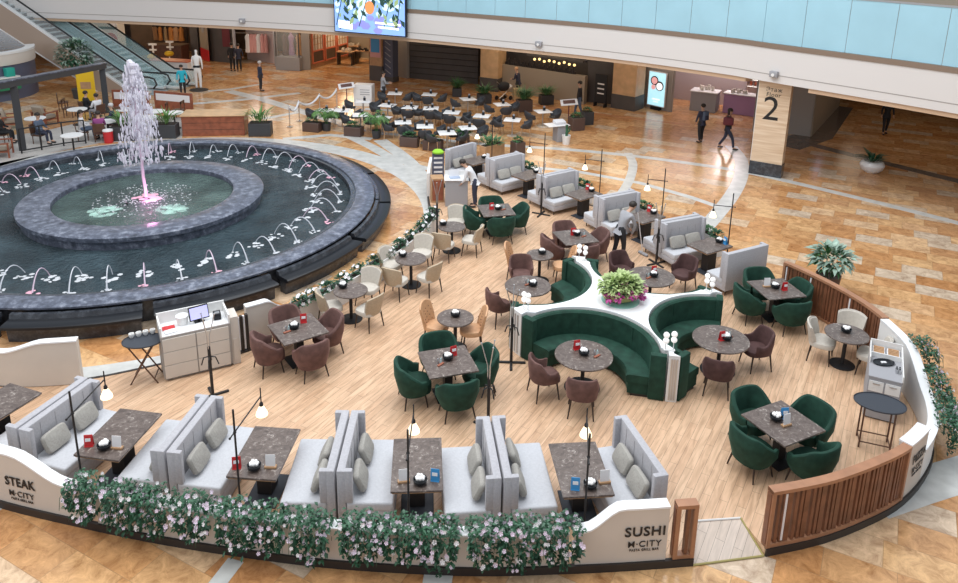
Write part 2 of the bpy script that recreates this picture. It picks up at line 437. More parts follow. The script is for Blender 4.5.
def arc(c, r, a0, a1, n):
    return [(c[0]+r*cos(R(a0+(a1-a0)*i/n)), c[1]+r*sin(R(a0+(a1-a0)*i/n))) for i in range(n+1)]

def spline(pts, n=6):
    out = []
    P = [V(p) for p in pts]
    for i in range(len(P)-1):
        p0 = P[max(i-1, 0)]; p1 = P[i]; p2 = P[i+1]; p3 = P[min(i+2, len(P)-1)]
        for k in range(n):
            t = k/n
            out.append(tuple(.5*((2*p1)+(p2-p0)*t+(2*p0-5*p1+4*p2-p3)*t*t+(3*p1-p0-3*p2+p3)*t**3)))
    out.append(tuple(P[-1])); return out

DZ = .12     # height of the restaurant platform
# ================================================================== SETTING
FC = V((-10.36, 22.73, 0))                                  # fountain centre
fl = MB(); fl.box2((-60, -4, -.3), (60, 75, 0)); struct('floor', fl, 'tile', smooth=False)

def strip(name, pts, w, mat='inlay', z=.004, closed=False):
    pts = [V(p).to_2d() for p in pts]
    m = MB(); m.sweep([tuple(p) for p in pts], [(-w/2, -.02), (-w/2, z), (w/2, z), (w/2, -.02)], closed_path=closed)
    return struct(name, m, mat, smooth=False)

strip('floor_inlay', arc(FC, 9.12, -120, 118, 90), .95)
strip('floor_inlay', arc(FC, 9.12, 118, 240, 50), .95)
strip('floor_inlay', spline([at(380, 140), at(405, 158), at(423, 178), at(434, 200)], 6), .6, z=.005)
strip('floor_inlay', [at(345, 134), at(372, 147), at(398, 162)], .5, z=.006)
strip('floor_inlay', [at(386, 160), at(410, 164), at(433, 170)], .35, z=.003)
strip('floor_inlay', [at(283, 139), at(330, 135), at(372, 139)], .4, z=.003)
strip('floor_inlay', [at(228, 91), at(262, 99), at(300, 111), at(345, 124)], .62, z=.003)
strip('floor_inlay', [at(190, 104), at(240, 100), at(300, 93)], .4, z=.0045)
strip('floor_inlay', [at(262, 119), at(300, 112), at(345, 109)], .35, z=.0045)
strip('floor_inlay', [at(208, 91), at(232, 89), at(262, 84)], .35, z=.006)
strip('floor_inlay', [at(365, 109), at(420, 112), at(470, 119)], .35, z=.0035)
strip('floor_inlay', [at(372, 132), at(420, 137), at(470, 143)], .3, z=.0035)
strip('floor_inlay', spline([at(470, 143), at(510, 146), at(560, 149), at(620, 154.5), at(680, 162), at(750, 173), at(850, 196), at(958, 223), at(1010, 239)], 4), .36)
strip('floor_inlay', [at(520, 166), at(580, 172), at(640, 183), at(690, 197), at(722, 208)], .28, z=.003)
strip('floor_inlay', spline([at(731, 146), at(741, 160), at(741, 176), at(732, 195), at(712, 220), at(690, 243)], 5), .52, z=.007)
strip('floor_inlay', spline([at(628, 153), at(633, 165), at(628, 183), at(612, 207)], 5), .34, z=.007)
strip('floor_inlay', [at(870, 503), at(915, 488), at(1000, 462)], .75)
strip('floor_inlay', [at(236, 560), at(205, 600)], .26)
strip('floor_inlay', [at(440, 565), at(433, 610)], .42)
strip('floor_inlay', [at(-30, 492), at(6, 506)], .3)
strip('floor_inlay', [at(783, 137), at(840, 152), at(958, 181), at(1010, 195)], .55, 'inlay_dark')
strip('floor_inlay', [at(783, 146), at(815, 136), at(838, 106)], 1.5, 'inlay_dark', z=.003)
strip('floor_inlay', [at(300, 79), at(400, 88), at(470, 94), at(560, 109), at(620, 117), at(690, 125)], .35, 'inlay_red', z=.003)
# pale boards under the lounge beside the fountain
tp = MB(); tp.prism([tuple(at(x, y).to_2d()) for x, y in ((-120, 205), (-2, 167), (40, 155), (100, 143), (182, 138), (184, 118), (120, 113), (40, 132), (-120, 150))], -.05, .004)
struct('floor_terrace', tp, 'terrace', smooth=False)

# ---- restaurant platform
OUT = [(-10.3, 11.5), (-9.2, 10.9), (-7.58, 10.33), (-6.04, 9.93), (-4.75, 9.64), (-3.46, 9.42), (-2.2, 9.25), (-1.04, 9.17), (.1, 9.14), (1.29, 9.2), (2.3, 9.28), (3.28, 9.39)]
OUT2 = [(4.42, 9.59), (5.42, 9.87), (6.46, 10.34), (7.11, 10.74), (7.74, 11.3), (8.24, 11.92), (8.6, 12.75), (8.78, 13.6), (8.84, 14.45), (8.74, 15.5), (8.42, 16.5), (8.0, 17.35), (7.72, 17.8)]
OUT3 = [(7.95, 18.7), (7.35, 19.75), (6.6, 20.9), (5.75, 22.0), (4.85, 23.1), (3.95, 24.1), (2.95, 25.15), (1.95, 26.1), (.9, 27.0), (-.15, 27.95), (-.75, 28.3)]
INN = [(-1.75, 27.2), (-1.75, 25.6), (-1.62, 24.2), (-1.42, 22.7), (-1.62, 21.2), (-2.2, 19.5), (-2.95, 18.05), (-3.75, 16.75), (-4.35, 15.9), (-4.9, 15.45), (-5.9, 14.75), (-6.75, 14.25), (-7.9, 13.72), (-9.2, 13.45), (-10.6, 13.6)]
RI = [tuple(at(697, 521.5, DZ).to_2d()), tuple(at(740.5, 518.5, DZ).to_2d())]
dk = MB(); dk.prism(spline(OUT, 4) + RI + spline(OUT2 + OUT3, 3) + spline(INN, 3), -.04, DZ)
struct('floor_deck', dk, 'deck', smooth=False)
# ramp at the entrance
rp = MB()
a, b, c, d = V((3.28, 9.37, .006)), V((4.40, 9.57, .006)), V((*RI[1], DZ+.004)), V((*RI[0], DZ+.004))
q = [rp.bm.verts.new(p) for p in (a, b, c, d)]; q2 = [rp.bm.verts.new(V(p)-V((0, 0, .05))) for p in (a, b, c, d)]
rp.bm.faces.new(q); rp.bm.faces.new(q2[::-1])
for i in range(4): rp.bm.faces.new((q[i], q2[i], q2[(i+1) % 4], q[(i+1) % 4]))
struct('floor_ramp', rp, 'ramp', smooth=False)
for (p, r, mt) in ((b, c, 'brass'), (d, c, 'white'), (a, b, 'brass')):
    t = MB(); t.cyl(V(p)+V((0, 0, .008)), V(r)+V((0, 0, .008)), .016, n=6); struct('trim_ramp', t, mt)

# ---- gallery above
FP = [(-40, 44.5), (-30, 43.6), (-23.3, 42.6), (-18, 41.75), (-12.4, 40.5), (-7.2, 38.95), (-3.4, 37.3), (0, 35.55), (5.28, 32.6), (9.2, 29.45), (10.7, 27.75), (14.75, 23.25), (18, 18.8), (21, 13.5), (23, 8)]
FS = spline(FP, 4)
ZB, ZT = 3.7, 4.93
# path runs left to right, outward-right of travel = towards the atrium
m = MB(); m.sweep(FS, [(0, ZB), (0, ZB+.27), (-.02, ZB+.27), (-.02, ZB+.30), (0, ZB+.30), (0, ZT), (-.28, ZT), (-.28, ZB)]); struct('wall_fascia', m, 'fascia')
m = MB(); m.sweep(FS, [(.004, ZB+.268), (.004, ZB+.302), (-.03, ZB+.302), (-.03, ZB+.268)]); struct('trim_groove_shade', m, 'groove')  # strip filling the groove, its shade put into the dark colour
for seg in ([p for p in FS if p[0] < 10.1], [p for p in FS if p[0] > 11.25]):
    m = MB(); m.sweep(seg, [(-.06, ZB-.16), (-.06, ZB), (-.55, ZB), (-.55, ZB-.16)]); struct('trim_soffit', m, 'beige_trim')
m = MB(); m.sweep(FS, [(.03, ZT), (.03, ZT+.17), (-.26, ZT+.17), (-.26, ZT)]); struct('trim_gallery', m, 'bronze')
bal = thing('glass_balustrade', 'upper gallery glass balustrade above the white fascia, panels coloured as reflected skylight', 'balustrade')
L_ = [0]
for i in range(1, len(FS)): L_.append(L_[-1] + (V(FS[i])-V(FS[i-1])).length)
def along(s):
    for i in range(1, len(FS)):
        if L_[i] >= s:
            t = (s-L_[i-1])/(L_[i]-L_[i-1]); return V(FS[i-1]).lerp(V(FS[i]), t)
    return V(FS[-1])
s0 = 21.
while s0 < L_[-1]-1.6:
    pts = [tuple(along(s0+1.48*k/3)) for k in range(4)]
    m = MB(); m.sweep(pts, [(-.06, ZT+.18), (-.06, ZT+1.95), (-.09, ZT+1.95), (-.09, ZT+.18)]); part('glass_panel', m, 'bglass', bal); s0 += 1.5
m = MB(); m.sweep([p for p in FS if p[0] > -20.4], [(-.045, ZT+1.95), (-.045, ZT+2.01), (-.105, ZT+2.01), (-.105, ZT+1.95)]); part('handrail', m, 'steel', bal)
# gallery slab, reaching far back (ceiling of the shops)
sl = MB(); sl.prism([(x, y+.0) for x, y in FS] + [(60, 8), (60, 74), (-60, 74), (-60, 44.5)], ZB+.02, ZT-.1)
sl.bm.verts.ensure_lookup_table()
ob = struct('ceiling', sl, 'soffit', smooth=False)
ob.location.y = .3; ob.location.x = .12
# back wall of the upper gallery
uw = MB(); uw.sweep([(x+4.2, y+6.5) for x, y in FS], [(0, ZT-.1), (0, 9.5), (-.2, 9.5), (-.2, ZT-.1)]); struct('wall_gallery', uw, 'wall_taupe')

def wall_line(name, a, b, h, mat, z0=0., th=.12):
    a, b = V(a).to_2d(), V(b).to_2d(); d = b-a; c = (a+b)/2
    m = MB(); m.box((c.x, c.y, z0+h/2), (d.length, th, h), rz=atan2(d.y, d.x)); return struct(name, m, mat, smooth=False)

def column(label, c, rz, w, d, h, base_h, mat='wood_panel', base='wall_dark', name='pillar'):
    t = thing(name, label, 'pillar', (c[0], c[1], 0), rz)
    m = MB(); m.box((0, 0, base_h+(h-base_h)/2), (w, d, h-base_h)); part('shaft', m, mat, t, smooth=False)
    m = MB(); m.box((0, 0, base_h/2), (w+.05, d+.05, base_h), bev=.01); part('plinth', m, base, t, 'dark stone plinth', smooth=False)
    return t

def text(s, size, mat, parent, loc, rot, name='lettering', ext=.004, align='CENTER', sx=1., bold=0.):
    cu = bpy.data.curves.new(name, 'FONT'); cu.body = s; cu.size = size; cu.offset = bold*size; cu.extrude = ext; cu.align_x = align; cu.align_y = 'CENTER'
    cu.resolution_u = 3; cu.space_character = 1.1
    o = bpy.data.objects.new(name, cu); COL.objects.link(o)
    bpy.context.view_layer.update()
    me = bpy.data.meshes.new_from_object(o.evaluated_get(bpy.context.evaluated_depsgraph_get()))
    bpy.data.objects.remove(o); bpy.data.curves.remove(cu)
    me.materials.clear(); me.materials.append(M_[mat]); me.name = name
    o = bpy.data.objects.new(name, me); COL.objects.link(o); o.parent = parent
    o.location = loc; o.rotation_euler = rot; o.scale.x = sx
    return o

# pillar with the floor number: front face between two seen base corners
pa, pb = at(749, 173), at(780, 178.5); d = pb-pa; pw = d.length; ang = atan2(d.y, d.x); n = V((-d.y, d.x, 0)).normalized()
pc = (pa+pb)/2 + n*.2
pil = column('travertine pillar with a black number 2 and grey stone base', pc, ang, pw, .40, ZB+.02, .52, 'trav', 'granite_dark')
text('2', 1.28, 'letter', pil, (-.05, -.203, 2.58), (pi/2, 0, 0), 'number', sx=1.0)
text('Этаж', .22, 'letter', pil, (-.02, -.203, 3.34), (pi/2, 0, 0))
text('Floor', .22, 'letter', pil, (-.02, -.203, 3.15), (pi/2, 0, 0))
m = MB(); m.box((-pw/2-.012, 0, 1.85), (.024, .34, 3.6)); part('edge_strip', m, 'white', pil, smooth=False)

def col_from(px0, px1, y0, y1, label, depth=1., mat='wood_panel', base=.75, side=0):
    a, b = at(px0, y0), at(px1, y1); d = b-a; n = V((-d.y, d.x, 0)).normalized()
    return column(label, (a+b)/2 + n*depth/2, atan2(d.y, d.x), d.length, depth, ZB+.02, base, mat)
c1 = col_from(480, 497.5, 90, 92.2, 'honey wood pillar behind the ferns and the white cafe tables')
c2 = col_from(611, 634, 107.5, 111.5, 'honey wood pillar beside the lit poster and the dark doorway')
c3 = col_from(370, 382, 80, 81.5, 'narrow wooden pillar with pink and blue print beside the bright shop', .9, 'wood', .9)
m = MB(); m.box((0, -.455, 2.45), (.74, .02, 2.1)); part('print', m, 'pinkwear', c3, smooth=False)
m = MB(); m.box((0, -.47, 2.1), (.6, .02, .8)); part('print', m, 'blue', c3, smooth=False)
c4 = col_from(383.5, 393, 81, 82.5, 'slim dark patterned pillar behind the cafe waiter', .5, 'navy_panel', .3)
for k in range(9):
    m = MB(); m.box((0, -.26, .6+k*.34), (.48, .012, .05), ry=.5); part('stripe', m, 'cl_grey', c4, smooth=False)

# ---- shop fronts under the gallery
B0 = {k: at(*p) for k, p in dict(a=(-60, 52), b=(128, 57), c=(150, 55), d=(193, 58), e=(213, 61), f=(235, 63), g=(245, 65), h=(268, 67), i=(303, 69), j=(311, 69), k=(340, 62), l=(400, 76), m=(410, 78), n=(478, 84), o=(497, 89), p=(585, 104), q=(611, 108), r=(640, 105), s=(671, 112), t=(752, 130), u=(786, 133), v=(810, 136.5), w=(838, 106)).items()}
W = lambda n, a, b, h, m, **k: wall_line(n, a, b, h, m, **k)
back = lambda p, d: V((p.x+d*.25, p.y+d, 0))
W('wall_far', back(B0['a'], 7), back(B0['m'], 7), 3.7, 'wall_brown')
W('wall_far', back(B0['m'], 2), back(B0['q'], 6), 3.7, 'wall_dark')
W('wall_grille', B0['m'], B0['n'], 3.7, 'wall_dark')
for k in range(1, 11):   # horizontal ribs of the roller grille
    p, q_ = B0['m']+V((0, -.08, k*.34)), B0['n']+V((0, -.08, k*.34)); t = MB(); t.cyl(p, q_, .02, n=5); struct('trim_grille', t, 'plinth')
W('wall_side', B0['l'], B0['m'], 3.7, 'wall_grey', th=.5)
# counter hall between the two wooden pillars
W('wall_counter', B0['o'], B0['p'], 1.5, 'wall_taupe', th=.3)
W('wall_dark_doorway', back(B0['p'], .6), back(B0['q'], .9), 3.7, 'wall_dark')
W('wall_hall', back(B0['o'], 1.8), back(B0['p'], 2.6), 3.7, 'wall_dark')
# grey wall with the lit poster
W('wall_grey', B0['r'], B0['s'], 3.7, 'wall_grey')
# lilac shop
W('wall_shop', back(B0['s'], 3.4), back(B0['t'], 4.6), 3.7, 'wall_lilac')
W('wall_shop_side', B0['s'], back(B0['s'], 3.4), 3.7, 'wall_grey')
# grey block and the passage to its right
W('wall_block', B0['u'], B0['v'], 3.7, 'wall_grey')
W('wall_block_side', B0['v'], B0['w'], 3.7, 'wall_taupe')
W('wall_block_return', B0['t'], B0['u'], 3.7, 'wall_grey')
W('wall_passage', (21, 52, 0), (60, 40, 0), 3.7, 'wall_brown')
W('wall_passage', (15.5, 48, 0), (21, 52, 0), 3.7, 'wall_lilac')
W('wall_passage', B0['w'], (15.5, 48, 0), 3.7, 'wall_brown')
W('wall_passage_side', (45, 44, 0), (38, 20, 0), 3.7, 'wall_dark')
# shops on the far left
W('wall_dark_front', B0['e'], B0['f'], 3.7, 'wall_dark')
W('wall_dark_front', back(B0['b'], .5), back(B0['c'], .5), 3.7, 'wall_brown')
W('wall_post', B0['d'], B0['d']+V((.5, 0, 0)), 3.7, 'wall_dark', th=.4)
W('wall_poster', B0['d']+V((.5, .2, 0)), B0['e'], 3.7, 'wall_dark')
W('wall_clothes', back(B0['f'], 1.6), back(B0['h'], 1.2), 3.7, 'wall_lilac')
W('wall_shop_post', B0['i'], B0['j'], 3.7, 'wall_grey', th=.6)
W('wall_lattice', B0['j'], back(B0['k'], 1.2), 3.7, 'wood')
W('wall_bright_shop', back(B0['j'], 5.2), back(B0['l'], 4.6), 3.7, 'wall_taupe')
W('wall_orange_shop', back(B0['c'], 2.5), back(B0['d'], 2.2), 3.7, 'wall_brown')
# ================================================================== FOUNTAIN
fo = thing('fountain', 'large round granite fountain with a tall jet and a ring of small arching jets', 'fountain', (FC.x, FC.y, 0))
N = 128
m = MB(); m.lathe([(6.92, .0), (6.92, .60), (6.30, .60), (6.30, .0)], n=N); part('basin_wall', m, 'granite_dark', fo)
m = MB()   # rim: closed ring with rounded edges
pr = [(6.50, .56), (6.47, .60), (6.47, .64), (6.52, .665), (7.02, .665), (7.07, .64), (7.07, .60), (7.02, .56)]
m.ring_loft([[(r*cos(2*pi*i/N), r*sin(2*pi*i/N), z) for i in range(N)] for r, z in pr], loop=True); part('rim', m, 'granite', fo, 'wet blue grey stone rim')
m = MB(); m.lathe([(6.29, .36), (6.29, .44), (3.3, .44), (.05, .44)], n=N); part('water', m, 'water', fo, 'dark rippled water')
m = MB()
pr = [(3.44, .40), (3.46, .66), (3.54, .70), (3.55, .82), (3.50, .845), (2.67, .845), (2.62, .82), (2.62, .45)]
m.ring_loft([[(r*cos(2*pi*i/N), r*sin(2*pi*i/N), z) for i in range(N)] for r, z in pr], loop=True); part('inner_ring', m, 'granite', fo, 'raised speckled stone ring')
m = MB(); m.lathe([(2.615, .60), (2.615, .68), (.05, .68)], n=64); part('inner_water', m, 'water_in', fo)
# tall central jet
rj = random.Random(3)
m = MB(); pts = [(0, 0, .68+.355*i) for i in range(13)]
m.tube([(0.02*sin(i*1.7), .02*cos(i*2.1), z) for i, (_, _, z) in enumerate(pts)], .05, n=8, rads=[.06, .05, .05, .045, .045, .045, .045, .05, .05, .06, .07, .08, .06])
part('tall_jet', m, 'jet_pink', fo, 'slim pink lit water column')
m = MB()
for k in range(1500):
    z = 1.9 + 3.0*rj.random()**.85; f = 1-(z-1.9)/3.1
    r = (.12 + .62*max(0, f)**.7)*rj.random()**.8
    t = rj.random()*2*pi; s_ = rj.uniform(.008, .034)
    m.sph((r*cos(t), r*sin(t), z), s_, n=4, sc=(1, 1, rj.uniform(1., 5.)))
for k in range(26): m.sph((rj.uniform(-.1, .1), rj.uniform(-.1, .1), 4.3+.75*rj.random()), rj.uniform(.06, .12), n=7)
s_ = part('spray', m, 'spray', fo, 'white falling spray around the jet top'); s_['kind'] = 'stuff'
def blob(m, c, r, k, rnd, h=.02):
    for _ in range(k):
        t = rnd.random()*2*pi; q = r*rnd.random()**.7
        m.sph((c[0]+q*cos(t), c[1]+q*sin(t), c[2]), rnd.uniform(.3, .7)*r*.42, n=6, sc=(1.2, 1.2, .16))
m = MB(); blob(m, (0, 0, .69), .42, 26, rj); part('jet_foam', m, 'foam_pink', fo, 'foam at the jet foot with pink light in its colour')['kind'] = 'stuff'
m = MB()
for _ in range(420):
    t = rj.random()*2*pi; q = .3+1.25*rj.random()**1.3; m.sph((q*cos(t), q*sin(t), .685), rj.uniform(.01, .038), n=4, sc=(1, 1, .3))
part('drops', m, 'foam', fo)['kind'] = 'stuff'
for x, y in ((-.75, -1.15), (1.1, -.85)):
    m = MB(); blob(m, (x, y, .684), .42, 30, rj); part('pool_light', m, 'pool_light', fo, 'pale green submerged light')
m = MB(); m.cyl((0, 0, .6), (0, 0, .72), .05, n=8); m.cyl((-.35, -.55, .6), (-.35, -.55, .74), .04, n=8); part('nozzle', m, 'black_matte', fo)
# 44 arching jets around the pool
for i in range(44):
    a = R(-92.2 + i*360/44); ca, sa = cos(a), sin(a)
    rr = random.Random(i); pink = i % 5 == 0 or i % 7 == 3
    r0 = 5.98; r1 = 5.18+rr.uniform(-.06, .06); hh = .40+rr.uniform(-.06, .08)
    m = MB(); pts = []
    for k in range(9):
        t = k/8; r = r0+(r1-r0)*t; z = .46+hh*4*(t*.95)*(1-t*.95)
        pts.append((r*ca, r*sa, z))
    m.tube(pts, .02, n=5, rads=[.024, .018, .015, .014, .013, .013, .013, .013, .012])
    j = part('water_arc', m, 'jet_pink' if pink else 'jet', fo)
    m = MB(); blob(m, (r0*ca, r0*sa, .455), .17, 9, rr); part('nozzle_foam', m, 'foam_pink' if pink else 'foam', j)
    m = MB(); blob(m, (r1*ca, r1*sa, .45), .23, 10, rr); part('splash', m, 'foam', j)
# curved black benches around the rim
for i, (a0, lab) in enumerate(((-115.4, 'at the lower left, cut off by the left edge'), (-91.2, 'nearest the pale wall and the round tray table'), (-67.0, 'behind the till station'), (-42.8, 'facing the round tables with cream chairs'), (-18.9, 'at the right end of the fountain, near its widest'), (4.6, 'facing the host desk and grey sofas'), (28.4, 'facing the brown planters of the cafe'))):
    t = thing('curved_bench', 'curved black bench segment '+lab, 'bench', (FC.x, FC.y, 0), R(a0), 'bench segments around the fountain')
    n_ = 18; A0, A1 = .8, 23.2
    path = arc((0, 0), 7.1, A0, A1, n_)
    m = MB(); m.sweep(path, [(.02, .36), (.02, .44), (.05, .46), (.45, .46), (.49, .43), (.49, .37), (.45, .35)]); part('seat', m, 'black', t)
    m = MB(); m.sweep(arc((0, 0), 7.1, A0+.3, A1-.3, n_), [(.08, .0), (.08, .35), (.36, .35), (.32, .0)]); part('base', m, 'granite_dark', t)
    m = MB(); m.sweep(path, [(.0, .46), (.0, .56), (.10, .56), (.14, .46)]); part('back_strip', m, 'granite_dark', t)
# ================================================================== FURNITURE BUILDERS  (fronts face local +Y)
def legs4(root, mat, xs, yf, yb, h, splay=.035, r=(.013, .02), n=8):
    for x in (-xs, xs):
        for y in (yf, yb):
            m = MB(); m.cyl((x*(1+splay*1.6), y*(1+splay*2), 0), (x*.86, y*.86, h), r[0], r[1], n=n); part('leg', m, mat, root)

def shell(W, D, a_end, z_bot, zfun, th, taper, seat_z, n=30, front=0.):
    """barrel shell open to +Y: rings of a closed section swept round the back"""
    m = MB(); rings = []
    for i in range(n+1):
        a = R(-a_end + 2*a_end*i/n); f = abs(a)/R(a_end)
        ux, uy = sin(a), -cos(a)
        e = .82
        bx = math.copysign(abs(ux)**e, ux)*W/2; by = math.copysign(abs(uy)**e, uy)*D/2
        if uy > 0: by = front*uy/ max(1e-6, sin(R(a_end)-pi/2)) if a_end > 90 else 0
        L = hypot(bx, by) or 1; nx, ny = bx/L, by/L
        zt = zfun(f); k = taper
        def P(sc, inset, z): return (bx*sc - nx*inset, by*sc - ny*inset, z)
        zm = z_bot + (zt-z_bot)*.5
        rings.append([P(k, 0, z_bot), P(.5*(k+1)*.985, 0, z_bot+(zm-z_bot)*.5), P(.985, 0, zm), P(1., 0, zt-.035), P(1, th*.2, zt-.008), P(1, th*.5, zt), P(1, th*.8, zt-.008), P(1, th, zt-.04), P(.97, th*1.1, zm), P(k, th*1.25, seat_z-.04), P(k, th*1.1, z_bot)])
    m.ring_loft(rings, cap0=True, cap1=True)
    return m

def seat_pad(W, D, z0, z1, y0=0., n=24, p=2.8, nose=0.):
    m = MB(); rs = []
    for s_, z in ((.90, z0), (1, z0+.02), (1, z1-.03), (.95, z1-.006), (.80, z1+.004)):
        ring = []
        for i in range(n):
            t = 2*pi*i/n; c, s = cos(t), sin(t)
            ring.append((math.copysign(abs(c)**(2/p), c)*W/2*s_, y0+math.copysign(abs(s)**(2/p), s)*D/2*s_, z))
        rs.append(ring)
    m.ring_loft(rs, cap0=True, cap1=True); return m

def mk_tub(mat, W=.78, D=.72, hb=.87, ha=.61):
    def make():
        r = thing('tub_chair', '', 'chair')
        def zf(f): return ha + (hb-ha)*(1-min(1, max(0, (f-.36)/.5))**1.5 if f < .86 else 0) - .05*max(0, f-.86)
        part('shell', shell(W, D, 118, .26, zf, .085, .78, .44, front=.20), mat, r)
        part('seat', seat_pad(W*.74, D*.78, .26, .46, .05), mat, r)
        legs4(r, 'leg', W*.34, .20, -.22, .28)
        return r
    return make

def mk_arm(mat, W=.64, D=.62):
    """armchair with a taller curved back that dips into slim arms with raised tips"""
    def make():
        r = thing('armchair', '', 'chair')
        def zf(f):
            if f < .42: return .87 - .02*f
            t = min(1, (f-.42)/.35); return .86 - .23*t*t*(3-2*t) + (.02 if f > .93 else 0)
        part('shell', shell(W, D, 122, .40, zf, .06, .90, .45, front=.19), mat, r)
        part('seat', seat_pad(W*.84, D*.86, .36, .48, .04), mat, r)
        legs4(r, 'leg', W*.36, .22, -.23, .38)
        return r
    return make

def mk_side(seat, back, W=.57, D=.56, hb=.89, tuft=False):
    """armless upholstered chair with curved back"""
    def make():
        r = thing('side_chair', '', 'chair')
        m = MB(); mi = MB(); ro, ri = [], []
        n = 16
        for i in range(n+1):
            u = -1 + 2*i/n; x = u*W/2; yb = -D/2 + .11*abs(u)**2.2
            top = hb - .06*abs(u)**3
            lean = .09
            ro.append([(x*.84, yb+.03, .40), (x*.96, yb-.005, .58), (x, yb-lean*.6, top-.05), (x*.99, yb-lean*.62, top-.01), (x*.985, yb-lean*.5+.02, top), (x*.98, yb-lean*.5+.03, top-.01), (x*.86, yb+.05, .55), (x*.80, yb+.07, .40)])
            ri.append([(x*.80, yb+.072, .44), (x*.86, yb+.052, .55), (x*.965, yb-lean*.5+.032, top-.02), (x*.955, yb-lean*.5+.052, top-.035), (x*.84, yb+.082, .56), (x*.78, yb+.10, .44)])
        m.ring_loft(ro, cap0=True, cap1=True); mi.ring_loft(ri, cap0=True, cap1=True)
        b = part('backrest', m, back, r); part('back_pad', mi, seat, b)
        part('seat', seat_pad(W*.94, D*.90, .36, .48, .02, p=3.2), seat, r)
        legs4(r, 'leg', W*.40, .21, -.21, .38)
        return r
    return make

def mk_tan():
    r = thing('tufted_chair', '', 'chair')
    W = .50; n = 14; rg = []
    for i in range(n+1):
        u = -1+2*i/n; x = u*W/2; y = -.26+.06*abs(u)**2; top = .98-.10*abs(u)**2.5
        rg.append([(x*.86, y+.02, .38), (x, y-.03, .66), (x*.98, y-.09, top-.03), (x*.97, y-.085, top), (x*.95, y-.05, top-.01), (x*.95, y+.02, .66), (x*.80, y+.09, .42)])
    m = MB(); m.ring_loft(rg, cap0=True, cap1=True); b = part('backrest', m, 'tan', r)
    for row in range(4):
        for k in range(3 if row % 2 == 0 else 4):
            u = (k-(1 if row % 2 == 0 else 1.5))*.13; z = .54+row*.1
            mm = MB(); mm.sph((u, -.235+.05-(z-.42)*.17+.06*abs(2*u/W)**2+.028, z), .014, n=6, sc=(1, .6, 1)); part('button', mm, 'tan_dark', b)
    part('seat', seat_pad(W*.98, .50, .36, .48, .02), 'tan', r)
    legs4(r, 'leg', W*.40, .20, -.20, .38)
    return r

def mk_cafe():
    r = thing('cafe_chair', '', 'chair')
    def zf(f): return .80 - .17*min(1, max(0, (f-.3)/.6))**1.4
    part('shell', shell(.60, .56, 112, .40, zf, .03, .72, .46, n=16, front=.14), 'cafe_seat', r)
    part('seat', seat_pad(.46, .46, .40, .47, .03, n=14), 'cafe_seat', r)
    legs4(r, 'oakleg', .22, .20, -.20, .42, r=(.010, .016), n=6)
    return r

def mk_square(S=.98):
    def make():
        r = thing('square_table', '', 'table')
        m = MB(); m.box((0, 0, .735), (S, S, .035), bev=.006, seg=1); part('tabletop', m, 'marble', r)
        m = MB(); m.box((0, 0, .38), (.16, .16, .68)); m.box((0, 0, .70), (.5, .5, .03)); part('pedestal', m, 'black_matte', r)
        m = MB(); m.box((0, 0, .015), (.52, .52, .03), bev=.008); part('base', m, 'black_matte', r)
        return r
    return make

def mk_round(D):
    def make():
        r = thing('round_table', '', 'table')
        q = D/2
        m = MB(); m.lathe([(q-.012, .715), (q, .722), (q, .745), (q-.008, .752), (.001, .752)], n=40); part('tabletop', m, 'marble', r)
        m = MB(); m.lathe([(.05, .02), (.04, .05), (.04, .66), (.16, .715)], n=16); part('pedestal', m, 'black_matte', r)
        b = .36 if D > 1 else .26
        m = MB(); m.lathe([(b, 0), (b, .018), (b-.02, .03), (.05, .036)], n=30); part('base', m, 'black_matte', r)
        return r
    return make

def mk_booth_table(Lx, Ly, bw=.52):
    def make():
        r = thing('booth_table', '', 'table')
        m = MB(); m.box((0, 0, .735), (Lx, Ly, .035), bev=.005, seg=1); t = part('tabletop', m, 'marble', r)
        m = MB(); m.box((0, 0, .705), (Lx-.04, Ly-.04, .025)); part('edge_board', m, 'wood', t)
        m = MB(); m.box((0, .02, .37), (.24, .3, .66)); part('pedestal', m, 'black_matte', r)
        m = MB(); m.box((0, 0, .012), (bw, Ly*.62, .024), bev=.006); part('base', m, 'charcoal', r)
        return r
    return make

def mk_sofa(L=1.52, legs=False, SD=.54, H=1.02):
    """booth sofa: seat faces local +Y, its length along X, the back plane at y=0"""
    def make():
        r = thing('booth_sofa', '', 'sofa')
        T = .13
        m = MB(); m.box((0, T/2+.004, .20+(H-.20)/2), (L, T, H-.20), bev=.02); part('backrest', m, 'grey_fab', r)
        for s in (-1, 1):
            m = MB(); m.box((s*(L/2-.045), T+.05, .44+(H-.44)/2), (.09, .12, H-.44), bev=.018); part('wing', m, 'grey_fab', r)
        m = MB(); m.box((0, T+.006+SD/2, .37), (L-.004, SD, .16), bev=.035, seg=3); part('seat_cushion', m, 'grey_seat', r)
        m = MB(); m.box((0, (SD+.12)/2+.01, .22 if legs else .16), (L-.01, SD+.12, .16 if legs else .28), bev=.01); part('seat_base', m, 'grey_fab', r)
        if not legs:
            m = MB(); m.box((0, (SD+.12)/2, .02), (L-.06, SD+.04, .04)); part('plinth', m, 'plinth', r)
        else:
            for sx in (-1, 1):
                for y in (.06, SD+.06):
                    m = MB(); m.cyl((sx*(L/2-.08), y, 0), (sx*(L/2-.08), y, .15), .014, .02, n=8); part('leg', m, 'leg', r)
        # stitched channels of the back
        for k in range(1, 5):
            m = MB(); m.box((-L/2+k*L/5, T+.006, .45+.26), (.006, .01, .52)); part('seam', m, 'grey_fab', r)
        return r
    return make

